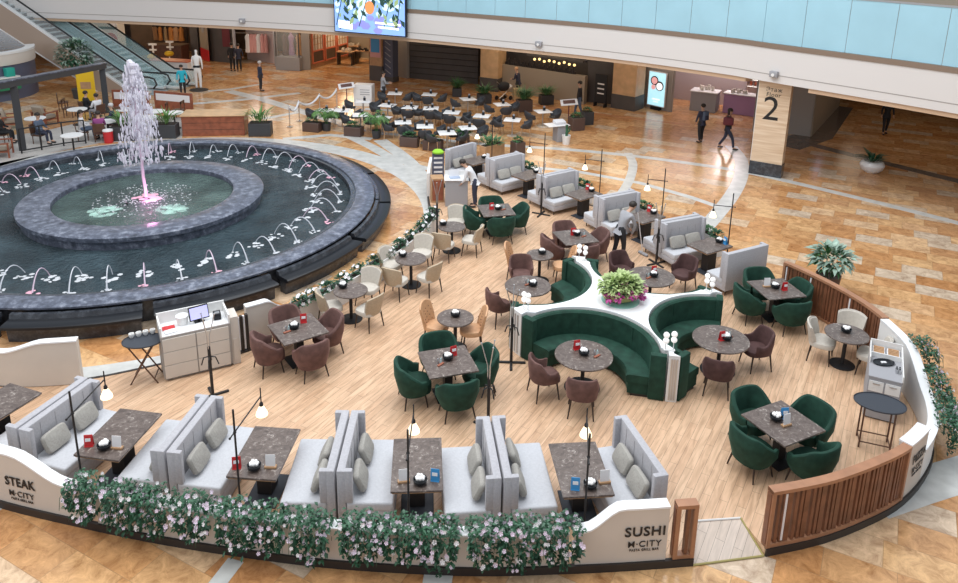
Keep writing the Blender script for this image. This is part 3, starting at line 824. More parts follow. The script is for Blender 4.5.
def mk_cushion():
    me = MB(); n = 12; top = []; S = (.50, .34)
    rings = []
    for k in range(7):
        z = -1+2*k/6; q = (1-abs(z)**2.2)
        sc = .62+.38*q**.6 if abs(z) < 1 else .3
        ring = []
        for i in range(28):
            t = 2*pi*i/28; c, s = cos(t), sin(t); p = 5.5
            x, y = math.copysign(abs(c)**(2/p), c), math.copysign(abs(s)**(2/p), s)
            ring.append((x*S[0]/2*sc, z*.075, y*S[1]/2*sc))
        rings.append(ring)
    me.ring_loft(rings, cap0=True, cap1=True)
    o = part('cushion', me, 'pillow'); tag(o, '', 'cushion'); return o

def mk_bowl():
    r = thing('napkin_bowl', '', 'bowl'); r.scale = (1.2, 1.2, 1.2)
    m = MB(); m.lathe([(.001, 0), (.05, 0), (.085, .03), (.092, .07), (.083, .07), (.07, .03), (.001, .02)], n=18); part('bowl', m, 'black', r)
    m = MB(); q = random.Random(5)
    for k in range(7):
        t = k*.9; m.box((.035*cos(t), .035*sin(t), .085+.008*(k % 3)), (.06, .045, .04), rz=t, rx=q.uniform(-.4, .4), ry=q.uniform(-.3, .3), bev=.012, seg=1)
    part('napkins', m, 'napkin', r, 'white folded napkins')['kind'] = 'stuff'
    return r

def mk_menu(mat):
    def make():
        r = thing('menu_stand', '', 'menu stand'); r.scale = (1.2, 1.2, 1.2)
        m = MB(); m.box((0, .014, .085), (.11, .004, .17), rx=.15); m.box((0, -.014, .085), (.11, .004, .17), rx=-.15); part('card', m, mat, r, smooth=False)
        m = MB(); m.box((0, -.030, .11), (.07, .003, .045), rx=-.15); part('print', m, 'card', r, 'white print', smooth=False)
        m = MB(); m.box((0, 0, .004), (.11, .075, .008)); part('foot', m, mat, r, smooth=False)
        return r
    return make

def mk_cardholder():
    r = thing('card_holder', '', 'card holder'); r.scale = (1.25, 1.25, 1.25)
    m = MB(); m.box((0, 0, .1), (.12, .006, .16), rx=-.12); part('card', m, 'card', r, smooth=False)
    m = MB(); m.box((0, 0, .014), (.15, .06, .028), bev=.004, seg=1); part('block', m, 'wood', r, 'wooden foot block', smooth=False)
    return r

def mk_shaker():
    r = thing('shaker_set', '', 'shakers')
    m = MB(); m.lathe([(.022, 0), (.022, .07), (.014, .09)], c=(-.03, 0, 0), n=10); m.cyl((-.03, 0, .09), (-.03, 0, .105), .014, n=10); part('shaker', m, 'steel', r)
    m = MB(); m.lathe([(.022, 0), (.022, .07), (.014, .09)], c=(.03, 0, 0), n=10); m.cyl((.03, 0, .09), (.03, 0, .105), .014, n=10); part('shaker', m, 'glass', r)
    m = MB(); m.box((0, -.07, .012), (.16, .05, .024), rz=.5, bev=.004); part('wooden_tray', m, 'redwood', r, smooth=False)
    return r

def mk_lamp(h=2.15, reach=.85):
    def make():
        r = thing('bracket_lamp', '', 'lamp')
        m = MB(); m.cyl((0, 0, 0), (0, 0, h), .016, n=8); part('post', m, 'black_matte', r)
        m = MB(); m.lathe([(.09, 0), (.09, .012), (.02, .02)], n=16); part('foot', m, 'black_matte', r)
        m = MB(); m.cyl((0, -.12, h-.42), (0, reach, h-.20), .011, n=8); m.sph((0, 0, h-.392), .028, n=8); m.sph((0, -.12, h-.42), .02, n=8); m.cyl((0, reach, h-.05), (0, reach, h-.36), .010, n=8); part('arm', m, 'black_matte', r)
        m = MB(); m.lathe([(.012, h-.30), (.03, h-.33), (.032, h-.37), (.01, h-.38)], c=(0, reach, 0), n=12); part('socket', m, 'black_matte', r)
        m = MB(); m.lathe([(.03, h-.37), (.045, h-.40), (.092, h-.50), (.095, h-.535), (.07, h-.545), (.001, h-.54)], c=(0, reach, 0), n=18); part('lamp_shade', m, 'bulb', r, 'glowing cream opal shade')
        return r
    return make

def mk_rack():
    r = thing('coat_stand', '', 'coat stand')
    H = 1.75
    m = MB(); m.cyl((0, 0, .03), (0, 0, H*.62), .03, n=10); part('pole', m, 'black_matte', r)
    for k in range(3):
        a = k*2*pi/3+.3; m = MB()
        m.tube([(.025*cos(a), .025*sin(a), H*.6), (.03*cos(a), .03*sin(a), H*.75), (.15*cos(a), .15*sin(a), H)], .010, n=6); m.sph((.15*cos(a), .15*sin(a), H), .018, n=8); part('branch', m, 'steel', r, 'slim steel branch with a knob')
    for k in range(4):
        a = k*pi/2; m = MB(); m.tube([(.02*cos(a), .02*sin(a), H*.5), (.11*cos(a), .11*sin(a), H*.49), (.16*cos(a), .16*sin(a), H*.40)], .013, n=6); part('hook', m, 'black_matte', r)
    for k in range(2):
        m = MB(); m.box((0, 0, .02), (.62, .055, .035), rz=k*pi/2+.4, bev=.006, seg=1); part('foot', m, 'black_matte', r)
    return r

def mk_globes():
    r = thing('globe_lamp', '', 'lamp')
    for k, (x, z) in enumerate(((-.075, .20), (.075, .23))):
        m = MB(); m.cyl((x, 0, -.0), (x, 0, z), .009, n=6); part('stem', m, 'white', r)
        for dz in (.0, .12):
            m = MB(); m.sph((x, 0, z+dz), .062, n=12); part('globe', m, 'globe', r)
    m = MB(); m.box((0, 0, .006), (.22, .08, .012), bev=.003); part('base', m, 'white', r)
    return r
# ================================================================== RESTAURANT: TABLES, CHAIRS, SOFAS
TOP = DZ + .753
def xy(p): return V((p[0], p[1], 0)).to_2d()
def face(p, q): return atan2(q[1]-p[1], q[0]-p[0]) - pi/2

CH = {'green': (mk_tub('green', .83, .74), 'green velvet tub chair', 'green tub chairs'),
      'mtub': (mk_tub('mauve', .74, .68), 'mauve velvet tub chair', 'mauve tub chairs'),
      'marm': (mk_arm('mauve'), 'mauve armchair', 'mauve armchairs'),
      'parm': (mk_arm('plum'), 'dark plum armchair', 'mauve armchairs'),
      'cream': (mk_side('chair_cream', 'chair_back'), 'cream side chair', 'cream side chairs'),
      'grey': (mk_side('chair_cream', 'chair_cream', .60, .58, .88), 'pale grey side chair', 'cream side chairs'),
      'tan': (mk_tan, 'tan buttoned leather chair', 'tan leather chairs')}
def chair(kind, p, tc, where, turn=0):
    mk, base, grp = CH[kind]
    return place('chair_'+kind, mk, base+' '+where, (p[0], p[1], DZ), face(p, tc)+R(turn), grp)

BOWL = lambda p, where, z=TOP: place('bowl', mk_bowl, 'bowl of white napkins on the '+where, (p[0], p[1], z), random.uniform(0, 6), 'napkin bowls on the tables')
def setting(c, where, red=None, shaker=None, holder=None, blue=None, bowl=None, rz=0.):
    """things standing on one table; offsets in metres from the table centre"""
    G = lambda o: (c[0]+o[0], c[1]+o[1], TOP)
    if bowl: BOWL(G(bowl), where)
    if red: place('menu_red', mk_menu('red'), 'red menu card stand on the '+where, G(red), rz+.3, 'menu stands')
    if blue: place('menu_blue', mk_menu('blue'), 'blue menu card stand on the '+where, G(blue), rz-.2, 'menu stands')
    if holder: place('cardholder', mk_cardholder, 'white card holder on the '+where, G(holder), rz+.1, 'card holders')
    if shaker: place('shaker', mk_shaker, 'shakers and small tray on the '+where, G(shaker), rz+.2, 'shaker sets')

def square(px, ang, where, kind, sides, S=.98, dist=.66):
    c = at(px[0], px[1], TOP)
    place('square', mk_square(S), 'square brown marble table '+where, (c[0], c[1], DZ), R(ang), 'square marble tables')
    for off, w, dd in sides:
        a = R(ang+off); p = (c[0]+(dist+dd)*cos(a), c[1]+(dist+dd)*sin(a))
        chair(kind, p, c, w)
    return c

# --- square tables (ang = direction of one side's normal)
c = square((782.9, 422), 27, 'behind the slatted walnut fence by the entrance', 'green',
           [(0, 'at the fence-side table, backed towards the tray stand', .02), (90, 'at the fence-side table, farthest from the fence and entrance', 0), (180, 'at the fence-side table, nearest the entrance ramp', .0), (270, 'at the fence-side table, its back against the walnut fence', 0)])
w = 'square table behind the walnut fence'
setting(c, w, bowl=(-.10, .06), holder=(.02, -.10), blue=(.06, .12), rz=.3)
c = square((447.8, 361), 18, 'with green chairs in the middle of the floor', 'green',
           [(0, 'at the mid-floor square table, beside a coat stand', .0), (90, 'at the mid-floor square table, in front of the tan chairs', 0), (180, 'at the mid-floor square table, on its fountain side', .03), (270, 'at the mid-floor square table, its back to the grey booths', 0)])
w = 'mid-floor square table with green chairs'
setting(c, w, bowl=(.0, .06), red=(.10, .22), shaker=(-.16, -.08), rz=.2)
c = square((496.3, 209.7), 12, 'with green chairs close to the host desk', 'green',
           [(0, 'at the table near the host desk, on its sofa side', .0), (90, 'at the table near the host desk, farthest from the round tables', -.02), (180, 'at the table near the host desk, on its fountain side', 0), (270, 'near the host desk, turning its back to the tan chairs', 0)], dist=.64)
w = 'square table near the host desk'
setting(c, w, bowl=(.05, .02), red=(-.14, .05), shaker=(.2, .08))
c = square((776.3, 288.4), 12, 'with green chairs beside the long walnut fence', 'green',
           [(0, 'tucked between a square table and the long walnut fence', -.16), (90, 'behind the lone grey sofa back, by the long fence', 0), (180, 'at the table by the long fence, on its hub side', 0), (270, 'by the long fence, turning its back to the pale chairs', 0)])
w = 'square table beside the long walnut fence'
setting(c, w, bowl=(-.02, .02), red=(.16, -.08), holder=(-.2, .08))
c = square((298, 328.4), 35, 'with mauve chairs beside the pale wall and till', 'mtub',
           [(0, 'at the table near the till, on the cream chair side', .0), (90, 'at the table near the till, backed to the fountain', 0), (180, 'at the table near the till, on the till side', .0), (270, 'at the table near the till, its back to the grey booths', 0)], S=.95)
w = 'square table near the till station'
setting(c, w, bowl=(-.08, .0), red=(.06, .26), shaker=(-.2, -.1))
c = square((575.4, 236.5), 18, 'with mauve chairs beside the sweeping waiter', 'mtub',
           [(0, 'at the table beside the sweeping waiter, nearest him', .0), (90, 'at the table beside the sweeping waiter, backed to the far sofas', 0), (180, 'at the table beside the sweeping waiter, on the host desk side', .0), (270, 'at the table beside the sweeping waiter, next to the tan chair', 0)], S=.95)
w = 'square table beside the sweeping waiter'
setting(c, w, bowl=(.05, .1), red=(-.05, .12), shaker=(.22, .08))

# --- round tables
def rtable(c, D, where):
    return place('round%.2f' % D, mk_round(D), ('large' if D > 1 else 'small')+' round brown marble table '+where, (c[0], c[1], DZ), 0, 'round marble tables')
def seats(c, lst):
    for kind, px, py, w in lst:
        p = at(px, py, DZ+.45); chair(kind, p, c, w)
RT = {'a': at(583.8, 354.5, TOP), 'b': at(720.9, 338.5, TOP), 'c': at(651.1, 276.1, TOP), 'd': at(527.9, 285.4, TOP)}
rtable(RT['a'], 1.16, 'inside the nearest curved green sofa')
seats(RT['a'], [('marm', 544, 375, 'left of the nearest curved sofa, by the big round table'), ('marm', 582, 392, 'with its back to the grey booths, by the nearest curved sofa')])
setting(RT['a'], 'round table in the nearest curved sofa', bowl=(.0, .0), red=(-.12, .2), shaker=(.24, .0))
rtable(RT['b'], 1.16, 'inside the curved green sofa facing the till cabinet')
seats(RT['b'], [('parm', 757, 348, 'at the round table of the right-hand curved sofa, toward the fence'), ('parm', 718, 372, 'at the round table of the right-hand curved sofa, toward the entrance')])
setting(RT['b'], 'round table in the right-hand curved sofa', bowl=(.10, -.04), red=(-.0, -.06), shaker=(.18, .1))
rtable(RT['c'], 1.16, 'inside the far curved sofa behind the flower bowl')
seats(RT['c'], [('parm', 684, 273, 'behind the flower bowl, at the far round table beside a booth'), ('parm', 621, 269, 'behind the flower bowl, at the far round table near the waiter')])
setting(RT['c'], 'round table behind the flower bowl', bowl=(.06, -.02), red=(.1, .16), shaker=(-.1, -.05))
rtable(RT['d'], 1.10, 'inside the curved green sofa facing the fountain')
seats(RT['d'], [('marm', 499, 305, 'beside the tall coat stand, facing the curved sofa from the fountain side'), ('marm', 521, 273, 'behind the round table that faces the fountain')])
setting(RT['d'], 'round table of the fountain-facing sofa', bowl=(.12, .0), shaker=(-.02, .1))
c = at(540, 254.3, TOP); rtable(c, .70, 'between two tan leather chairs near the mauve chairs')
seats(c, [('tan', 517, 262, 'by the far small round table, backed to the host desk'), ('tan', 563, 265, 'by the far small round table, next to the curved sofa')]); BOWL((c[0]+.06, c[1]+.05), 'small round table between the far tan chairs')
c = at(455.4, 317.2, TOP); rtable(c, .80, 'between two tan leather chairs in mid-floor')
seats(c, [('tan', 436, 325, 'by the mid-floor small round table, on its fountain side'), ('tan', 472, 329, 'by the mid-floor small round table, close to the green chairs')]); BOWL((c[0], c[1]+.05), 'small round table between the near tan chairs')
c = at(350.5, 289.9, TOP); rtable(c, .80, 'with cream chairs nearest the till')
seats(c, [('cream', 330, 306, 'at the cream-chair table nearest the till, by the hedge planter'), ('cream', 368, 287, 'at the cream-chair table nearest the till, on its far side'), ('cream', 369, 309, 'at the round table nearest the till, beside the mauve chairs')]); BOWL((c[0]-.2, c[1]+.12), 'cream-chair table nearest the till')
c = at(410.9, 258.2, TOP); rtable(c, .80, 'with cream chairs, middle one of the row along the hedge')
seats(c, [('cream', 396, 280, 'at the middle table of the hedge row, woven back toward the till'), ('cream', 422, 252, 'at the middle table of the hedge row, on its far side'), ('cream', 429, 276, 'at the middle table of the hedge row, on the deck side'), ('cream', 391, 264, 'at the middle table of the hedge row, squeezed against the hedge')]); BOWL((c[0]-.22, c[1]+.12), 'middle table of the hedge row')
c = at(451.8, 226.2, TOP); rtable(c, .78, 'with cream chairs nearest the host desk')
seats(c, [('cream', 444, 244, 'at the hedge-row table nearest the host desk, woven back showing'), ('cream', 456, 221, 'at the hedge-row table nearest the host desk, before the desk'), ('cream', 472, 239, 'at the hedge-row table nearest the host desk, beside the green chairs')]); BOWL((c[0]-.25, c[1]+.1), 'hedge-row table nearest the host desk')
c = at(846.9, 333.2, TOP); rtable(c, .88, 'with pale grey chairs by the slatted fence')
seats(c, [('grey', 822, 340, 'at the round table by the fence, on its hub side'), ('grey', 849, 333, 'at the round table by the fence, its back to the slats'), ('grey', 872, 354, 'half hidden by the plate cabinet, next to the white wave wall')]); BOWL((c[0], c[1]+.05), 'round table with pale grey chairs')

# --- grey booths
SF = mk_sofa(1.54, SD=.72); SF2 = mk_sofa(1.42, True, SD=.55, H=1.16)
def sofa(mid, ang, side, label, far, grp, cush=(), tilt=.0):
    a = R(ang + 90*side)
    p = (mid[0]+.012*cos(a), mid[1]+.012*sin(a))
    place('sofa_%s' % far, SF2 if far else SF, label, (p[0], p[1], DZ), a-pi/2, grp)
    ln = R(ang)
    for off, cl in cush:
        q = (p[0]+.31*cos(a)+off*cos(ln), p[1]+.31*sin(a)+off*sin(ln), DZ+.45+.18)
        o = place('cushion', mk_cushion, cl, q, a-pi/2, 'stone grey cushions on the sofas')
        o.rotation_euler = (.42, 0, a-pi/2+random.uniform(-.06, .06))
GF, GB = 'grey booth sofas of the front row', 'grey booth sofas of the rear row'
FB = [((17.5, 428), (88, 378)), ((164, 452.6), (210.5, 394)), ((335, 471.5), (350.5, 409.5)), ((503, 478.5), (490.5, 415)), ((672, 477), (626, 412))]
ZS = DZ+1.02
nm = ['by the STEAK wall', 'second along the front row', 'in the middle of the front row', 'fourth along the front row', 'by the SUSHI wall']
for i, (a, b) in enumerate(FB):
    a, b = at(*a, ZS), at(*b, ZS); mid = (a+b)/2; ang = math.degrees(atan2(b.y-a.y, b.x-a.x))
    if i < 4:
        sofa(mid, ang, -1, 'tall grey booth sofa %s, seat toward the SUSHI end' % nm[i], 0, GF,
             [(-.36, 'grey cushion nearer the flowers, SUSHI-side sofa %s' % nm[i]), (.28, 'grey cushion farther from the flowers, SUSHI-side sofa %s' % nm[i])])
    if i > 0:
        sofa(mid, ang, 1, 'tall grey booth sofa %s, seat toward the STEAK end' % nm[i], 0, GF,
             [(-.38, 'grey cushion nearer the flowers, STEAK-side sofa %s' % nm[i]), (.18, 'grey cushion farther from the flowers, STEAK-side sofa %s' % nm[i])])
    else:
        sofa(mid, ang, 1, 'tall grey booth sofa by the STEAK wall, facing the table cut by the left edge', 0, GF)
FT = [((-6, 406.5), 69, 'cut off by the left edge'), ((119.4, 433), 81, 'by the STEAK wall'), ((265, 451.5), 85.5, 'second along the flower planter'), ((417.2, 463.2), 94, 'in the middle of the flower row'), ((580.2, 467.8), 95.5, 'by the SUSHI wall')]
TB = mk_booth_table(.79, 1.25)
for i, (p, ang, w) in enumerate(FT):
    c = at(*p, TOP); place('ftable', TB, 'long brown marble booth table '+w, (c.x, c.y, DZ), R(ang-90), 'front booth tables')
    u = V((cos(R(ang)), sin(R(ang)))); s = V((u.y, -u.x))
    g = lambda al, ac: tuple(u*al + s*ac)
    ww = 'booth table '+w
    rz = R(ang-90)
    if i == 1: setting(c, ww, bowl=g(-.40, .0), red=g(-.38, -.28), holder=g(-.36, .20), rz=rz)
    if i == 2: setting(c, ww, bowl=g(-.42, -.02), red=g(-.42, -.30), holder=g(-.36, .22), rz=rz)
    if i == 3: setting(c, ww, bowl=g(-.46, .05), holder=g(-.42, -.20), blue=g(-.40, .28), rz=rz)
    if i == 4: setting(c, ww, bowl=g(-.44, .06), blue=g(-.46, -.18), holder=g(-.36, .30), rz=rz)
# lamps of the front row: post px foot (z of the planter), arm direction towards the table
for (px, py), aim, w in (((80, 466), (108, 388), 'by the STEAK wall table'), ((239, 486), (258, 410), 'over the second table of the front row'), ((408.5, 508), (414, 422), 'over the middle table of the front row'), ((585, 512), (586, 425), 'over the table by the SUSHI wall')):
    p = at(px, py, .75); q = at(aim[0], aim[1], 1.71)
    place('lamp', mk_lamp(1.98, .68), 'black bracket lamp with glowing opal shade '+w, (p.x, p.y, DZ), face(p, q), 'bracket lamps of the front row')

# rear row
RB = [((446.3, 148.3), (470.3, 142), 0), ((491, 158.6), (519.5, 152.5), 1), ((542, 175.6), (573.5, 169), 1), ((599.5, 197), (635, 190.4), 1), ((660, 221.9), (701, 214.6), 1), ((729, 255), (770, 244.8), 2)]
rn = ['farthest rear booth', 'second farthest rear booth', 'third rear booth', 'rear booth behind the sweeping waiter', 'rear booth nearest the fence', 'last rear booth sofa']
for i, (a, b, k) in enumerate(RB):
    a, b = at(*a, DZ+1.16), at(*b, DZ+1.16); mid = (a+b)/2; ang = math.degrees(atan2(b.y-a.y, b.x-a.x))
    if k in (0, 1):
        sofa(mid, ang, -1, 'grey sofa of the %s, facing the nearer table' % rn[i], 1, GB,
             [(-.32, 'stone grey cushion on the %s, inner one' % rn[i]), (.22, 'stone grey cushion on the %s, outer one' % rn[i])])
    if k in (1, 2):
        sofa(mid, ang, 1, ('grey sofa of the %s, back of the pair, facing away' % rn[i]) if k == 1 else 'lone grey sofa showing its plain back beside the long walnut fence', 1, GB)
UT = [((476.8, 160), 42, 'farthest along the rear row'), ((528.7, 174.7), 42, 'second farthest along the rear row'), ((583.5, 193.6), 38, 'third along the rear row, before the waiter'), ((645.1, 216.1), 36, 'fourth along the rear row, beyond the waiter'), ((709.8, 245), 32, 'nearest the walnut fence in the rear row')]
TU = mk_booth_table(.74, 1.0, .42)
for i, (p, ang, w) in enumerate(UT):
    c = at(*p, TOP); place('utable', TU, 'brown marble booth table '+w, (c.x, c.y, DZ), R(ang-90), 'rear booth tables')
    u = V((cos(R(ang)), sin(R(ang)))); s = V((u.y, -u.x)); ww = ('farthest rear booth table', 'second farthest rear booth table', 'rear booth table just before the waiter', 'rear booth table just beyond the waiter', 'rear booth table nearest the fence')[i]
    setting(c, ww, bowl=tuple(u*.36), red=tuple(u*.40-s*.2) if i in (2, 3) else None, blue=tuple(u*.42+s*.16) if i == 4 else None, holder=tuple(u*.36+s*.2) if i in (0, 1) else None, rz=R(ang-90))
    q = c + V((u.x, u.y, 0))*.74
    place('lamp_far', mk_lamp(2.1, .74), 'black bracket lamp at the table '+w, (q.x, q.y, DZ), R(ang)+pi/2, 'bracket lamps of the rear row')

# --- central hub with four curved sofas
HC = sum((RT[k].to_2d() for k in 'abcd'), V((0, 0)))/4
RO, SP = 1.48, 76
def mk_curved():
    r = thing('curved_sofa', '', 'sofa')
    arcp = lambda rad, e=0: arc((0, 0), rad, 90-SP+e, 90+SP-e, 40)
    m = MB(); m.sweep(arcp(RO), [(0, .10), (0, .94), (-.02, .975), (-.10, .98), (-.135, .95), (-.15, .46), (-.15, .10)]); part('backrest', m, 'green', r)
    m = MB(); m.sweep(arcp(RO-.15), [(0, .30), (0, .45), (-.03, .475), (-.42, .475), (-.46, .455), (-.475, .42), (-.465, .30)]); part('seat', m, 'green', r)
    m = MB(); m.sweep(arcp(RO-.15, 1), [(0, .06), (0, .30), (-.44, .30), (-.44, .06)]); part('seat_base', m, 'green', r)
    m = MB(); m.sweep(arcp(RO-.06, 2), [(0, 0), (0, .10), (-.46, .10), (-.46, 0)]); part('plinth', m, 'plinth', r)
    for s in (-1, 1):
        a = R(90+s*(SP-1.6)); m = MB(); m.box(((RO-.03)*cos(a), (RO-.03)*sin(a), .50), (.31, .14, .98), rz=a, bev=.02); part('end_panel', m, 'green', r)
    for k in (-27, 27):
        a = R(90+k); m = MB(); m.box(((RO-.145)*cos(a), (RO-.145)*sin(a), .70), (.012, .008, .5), rz=a); part('seam', m, 'green', r)
    return r
lab = {'a': 'nearest curved green velvet sofa, wrapped round the front table', 'b': 'curved green velvet sofa on the cabinet side of the white hub', 'c': 'curved green velvet sofa behind the flower bowl, back seen', 'd': 'curved green velvet sofa facing the fountain and tall coat stand'}
pol = []
for k in 'abcd':
    pass
order = ['a', 'b', 'c', 'd']
for k in order:
    C = RT[k].to_2d(); phi = math.degrees(atan2(C.y-HC.y, C.x-HC.x))
    place('curved', mk_curved, lab[k], (C.x, C.y, DZ), R(phi+180-90), 'curved green sofas around the hub')
    for j in range(31):
        dl = SP - 2*SP*j/30; ps = R(phi+180+dl)
        rq_ = RO+(.16 if abs(dl) > SP-5.5 else .02); pol.append((C.x+rq_*cos(ps), C.y+rq_*sin(ps)))
hub = thing('planter_hub', 'white cross-shaped divider between four curved green sofas, carrying a flower bowl', 'divider')
m = MB(); m.prism(pol, DZ, DZ+.99); part('divider_body', m, 'white', hub)
m = MB(); m.prism(pol, DZ+.992, DZ+1.02); part('counter_top', m, 'white_top', hub)
for k in range(4):
    i0 = k*31+30; a, b = V(pol[i0]), V(pol[(i0+1) % len(pol)]); mid = (a+b)/2; d = (b-a)
    an = atan2(d.y, d.x); nn = V((mid.x-HC.x, mid.y-HC.y)).normalized()
    for t in (-.25, 0, .25):
        q = mid + d*t*.9 + nn*.006; m = MB(); m.box((q.x, q.y, DZ+.5), (.03, .02, .9), rz=an); part('groove', m, 'steel', hub, smooth=False)
    g = mid - nn*.22
    place('globes', mk_globes, 'milk glass globe lamps on the hub arm '+('between nearest and right-hand sofa', 'beside the rear booths', 'nearest the sweeping waiter', 'by the tall coat stand')[k], (g.x, g.y, DZ+1.022), an, 'globe lamps on the hub')
m = MB(); m.lathe([(.42, 0), (.42, .006), (.001, .008)], c=(HC.x, HC.y, DZ+1.021), n=36); part('glass_disc', m, 'mint', hub, 'round mint glass disc')
for k in range(4):   # inlaid ridges towards the arms
    i0 = k*31+30; mid = (V(pol[i0])+V(pol[(i0+1) % len(pol)]))/2; d = mid-HC; c_ = HC + d*.60; m = MB(); m.box((c_.x, c_.y, DZ+1.024), (d.length*.55, .03, .012), rz=atan2(d.y, d.x)); part('ridge', m, 'white', hub, smooth=False)

# --- coat stands
for (px, py), w in (((213, 396), 'behind the second front booth, before the till'), ((488, 428), 'between the fourth front booth and the green chairs'), ((511, 363), 'beside the fountain-facing curved sofa'), ((437, 237), 'against the hedge by the cream chairs'), ((541, 214.5), 'in front of the third rear booth'), ((656, 264), 'in front of the rear booth nearest the fence')):
    p = at(px, py, DZ); place('rack', mk_rack, 'tall black coat stand with steel branches '+w, (p.x, p.y, DZ), random.uniform(0, 1.5), 'coat stands')
# ================================================================== PLANTS
def rdir(rnd, zmin=-.3):
    while True:
        d = V((rnd.uniform(-1, 1), rnd.uniform(-1, 1), rnd.uniform(-1, 1)))
        if .1 < d.length < 1 and d.normalized().z > zmin: return d.normalized()
def leafmass(rnd, c, rad, n, L, w, zmin=-.4, inner=.55, m=None):
    m = m or MB()
    for _ in range(n):
        d = rdir(rnd, zmin); q = inner+(1-inner)*rnd.random()
        p = (c[0]+d.x*rad[0]*q, c[1]+d.y*rad[1]*q, c[2]+d.z*rad[2]*q)
        m.leaf(p, d+V((rnd.uniform(-.6, .6), rnd.uniform(-.6, .6), rnd.uniform(-.3, .5))), (0, 0, 1), L*rnd.uniform(.7, 1.25), w*rnd.uniform(.7, 1.2))
    return m
BM = {}
def blossom_mesh(mat):
    if mat not in BM:
        m = MB()
        for k in range(5):
            a = 2*pi*k/5; b = a+2*pi/5; r = .036
            m.bm.faces.new([m.bm.verts.new(p) for p in ((0, 0, -.006), (r*cos(a+.12), r*sin(a+.12), .006), (r*1.12*cos((a+b)/2), r*1.12*sin((a+b)/2), .004), (r*cos(b-.12), r*sin(b-.12), .006))])
        m.cyl((0, 0, -.03), (0, 0, -.004), .004, .010, n=5)
        BM[mat] = m.mesh('blossom', mat)
    return BM[mat]
def add_blossom(root, p, d, mat, s=1.):
    o = part('blossom', blossom_mesh(mat), None, root, loc=p)
    o.rotation_euler = V(d).to_track_quat('Z', 'Y').to_euler(); o.scale = (s, s, s)
def fronds(rnd, n, L, w, lift, mat, root, z0=.3, name='frond', k=8, arch=1.):
    for i in range(n):
        a = 2*pi*i/n + rnd.uniform(-.3, .3); l = L*rnd.uniform(.75, 1.1); up = lift*rnd.uniform(.6, 1.2)
        m = MB(); pts = []
        for j in range(k+1):
            t = j/k; r = l*t*.75; pts.append(V((r*cos(a), r*sin(a), z0+l*up*(t*1.5-t*t*arch))))
        m.tube(pts, .006, n=4)
        for j in range(1, k+1):
            d = (pts[j]-pts[j-1]).normalized(); sd = d.cross(V((0, 0, 1))).normalized()
            for s in (-1, 1):
                m.leaf(pts[j], d*.7+sd*s, (0, 0, 1), w*(1.1-.5*j/k)*2.2, w*.42, .5)
        part(name, m, mat, root)
def leafy(rnd, root, n, L, w, r, mat, z0=.3, zlift=1., name='foliage'):
    """upright clump of strap leaves"""
    m = MB()
    for i in range(n):
        a = rnd.uniform(0, 2*pi); t = rnd.uniform(.25, 1.2); d = V((cos(a)*t, sin(a)*t, zlift)).normalized(); q = r*rnd.random()
        m.leaf((q*cos(a), q*sin(a), z0), d, (0, 0, 1), L*rnd.uniform(.6, 1.1), w*rnd.uniform(.7, 1.1), .28)
    part(name, m, mat, root)

# ================================================================== PLATFORM EDGE: WALLS, FENCES, FLOWERS
def dark_edge(path, name='trim_plinth'):
    m = MB(); m.sweep(path, [(.03, -.01), (.03, DZ+.01), (-.03, DZ+.01), (-.03, -.01)]); return struct(name, m, 'plinth')
dark_edge(spline(OUT, 4)); dark_edge(spline(OUT2+OUT3, 3)); dark_edge(spline(INN, 3))

def sm(t): t = max(0, min(1, t)); return t*t*(3-2*t)
def parapet(label, path, zf, grp='low walls round the restaurant', th=.17, body='cream'):
    t = thing('low_parapet', label, 'low wall', group=grp)
    m = MB(); m.sweep(path, lambda i, q: [(-.005, DZ+.012), (-.005, zf(path[i])-.03), (-th+.01, zf(path[i])-.03), (-th+.01, DZ+.012)]); part('wall_body', m, body, t)
    m = MB(); m.sweep(path, lambda i, q: [(.012, zf(path[i])-.03), (.012, zf(path[i])), (-th, zf(path[i])), (-th, zf(path[i])-.03)]); part('coping', m, 'white_top', t, 'white lacquered coping')
    return t
S1 = [p for p in spline(OUT, 10)]
def cut(path, x0, x1): return [p for p in path if x0 <= p[0] <= x1]
zsteak = lambda p: 1.06 - .36*sm((p[0]+7.25)/.95)
zsushi = lambda p: .72 + .36*sm((p[0]-1.62)/.55)
w1 = parapet('pale wave-topped wall lettered STEAK at the lower left', cut(S1, -9.4, -5.9), zsteak)
w2 = parapet('long low pale wall under the trailing petunias in the foreground', cut(S1, -5.9, 1.50), lambda p: .70)
w3 = parapet('pale wave-topped wall lettered SUSHI beside the entrance ramp', cut(S1, 1.45, 2.93), zsushi)
def letter_line(parent, s, x, z, width, height, path, mat='letter', off=.006):
    i = min(range(1, len(path)-1), key=lambda k: abs(path[k][0]-x) if path is S1 else (V(path[k])-V(x)).length)
    a, b = V(path[i-1]), V(path[i+1]); d = (b-a).normalized(); an = atan2(d.y, d.x); nr = V((d.y, -d.x))
    c = V(path[i]) + nr*off
    o = text(s, 1., mat, parent, (c.x, c.y, z), (pi/2, 0, an), ext=.003, bold=.020 if len(s) == 5 and height > .15 else .003)
    dm = o.dimensions; bpy.context.view_layer.update()
    bb = [V(q) for q in o.bound_box]; wx = max(q.x for q in bb)-min(q.x for q in bb); wy = max(q.y for q in bb)-min(q.y for q in bb)
    o.scale = (width/wx, height/wy, 1); return o
def sign3(parent, word, x, z, path, k=1.):
    letter_line(parent, word, x, z, .60*k, .165, path)
    letter_line(parent, 'M·CITY', x, z-.215, .50*k, .105, path)
    letter_line(parent, 'PASTA GRILL BAR', x, z-.315, .44*k, .042, path)
sign3(w1, 'STEAK', -7.10, .56, S1, .95); sign3(w3, 'SUSHI', 2.50, .66, S1)

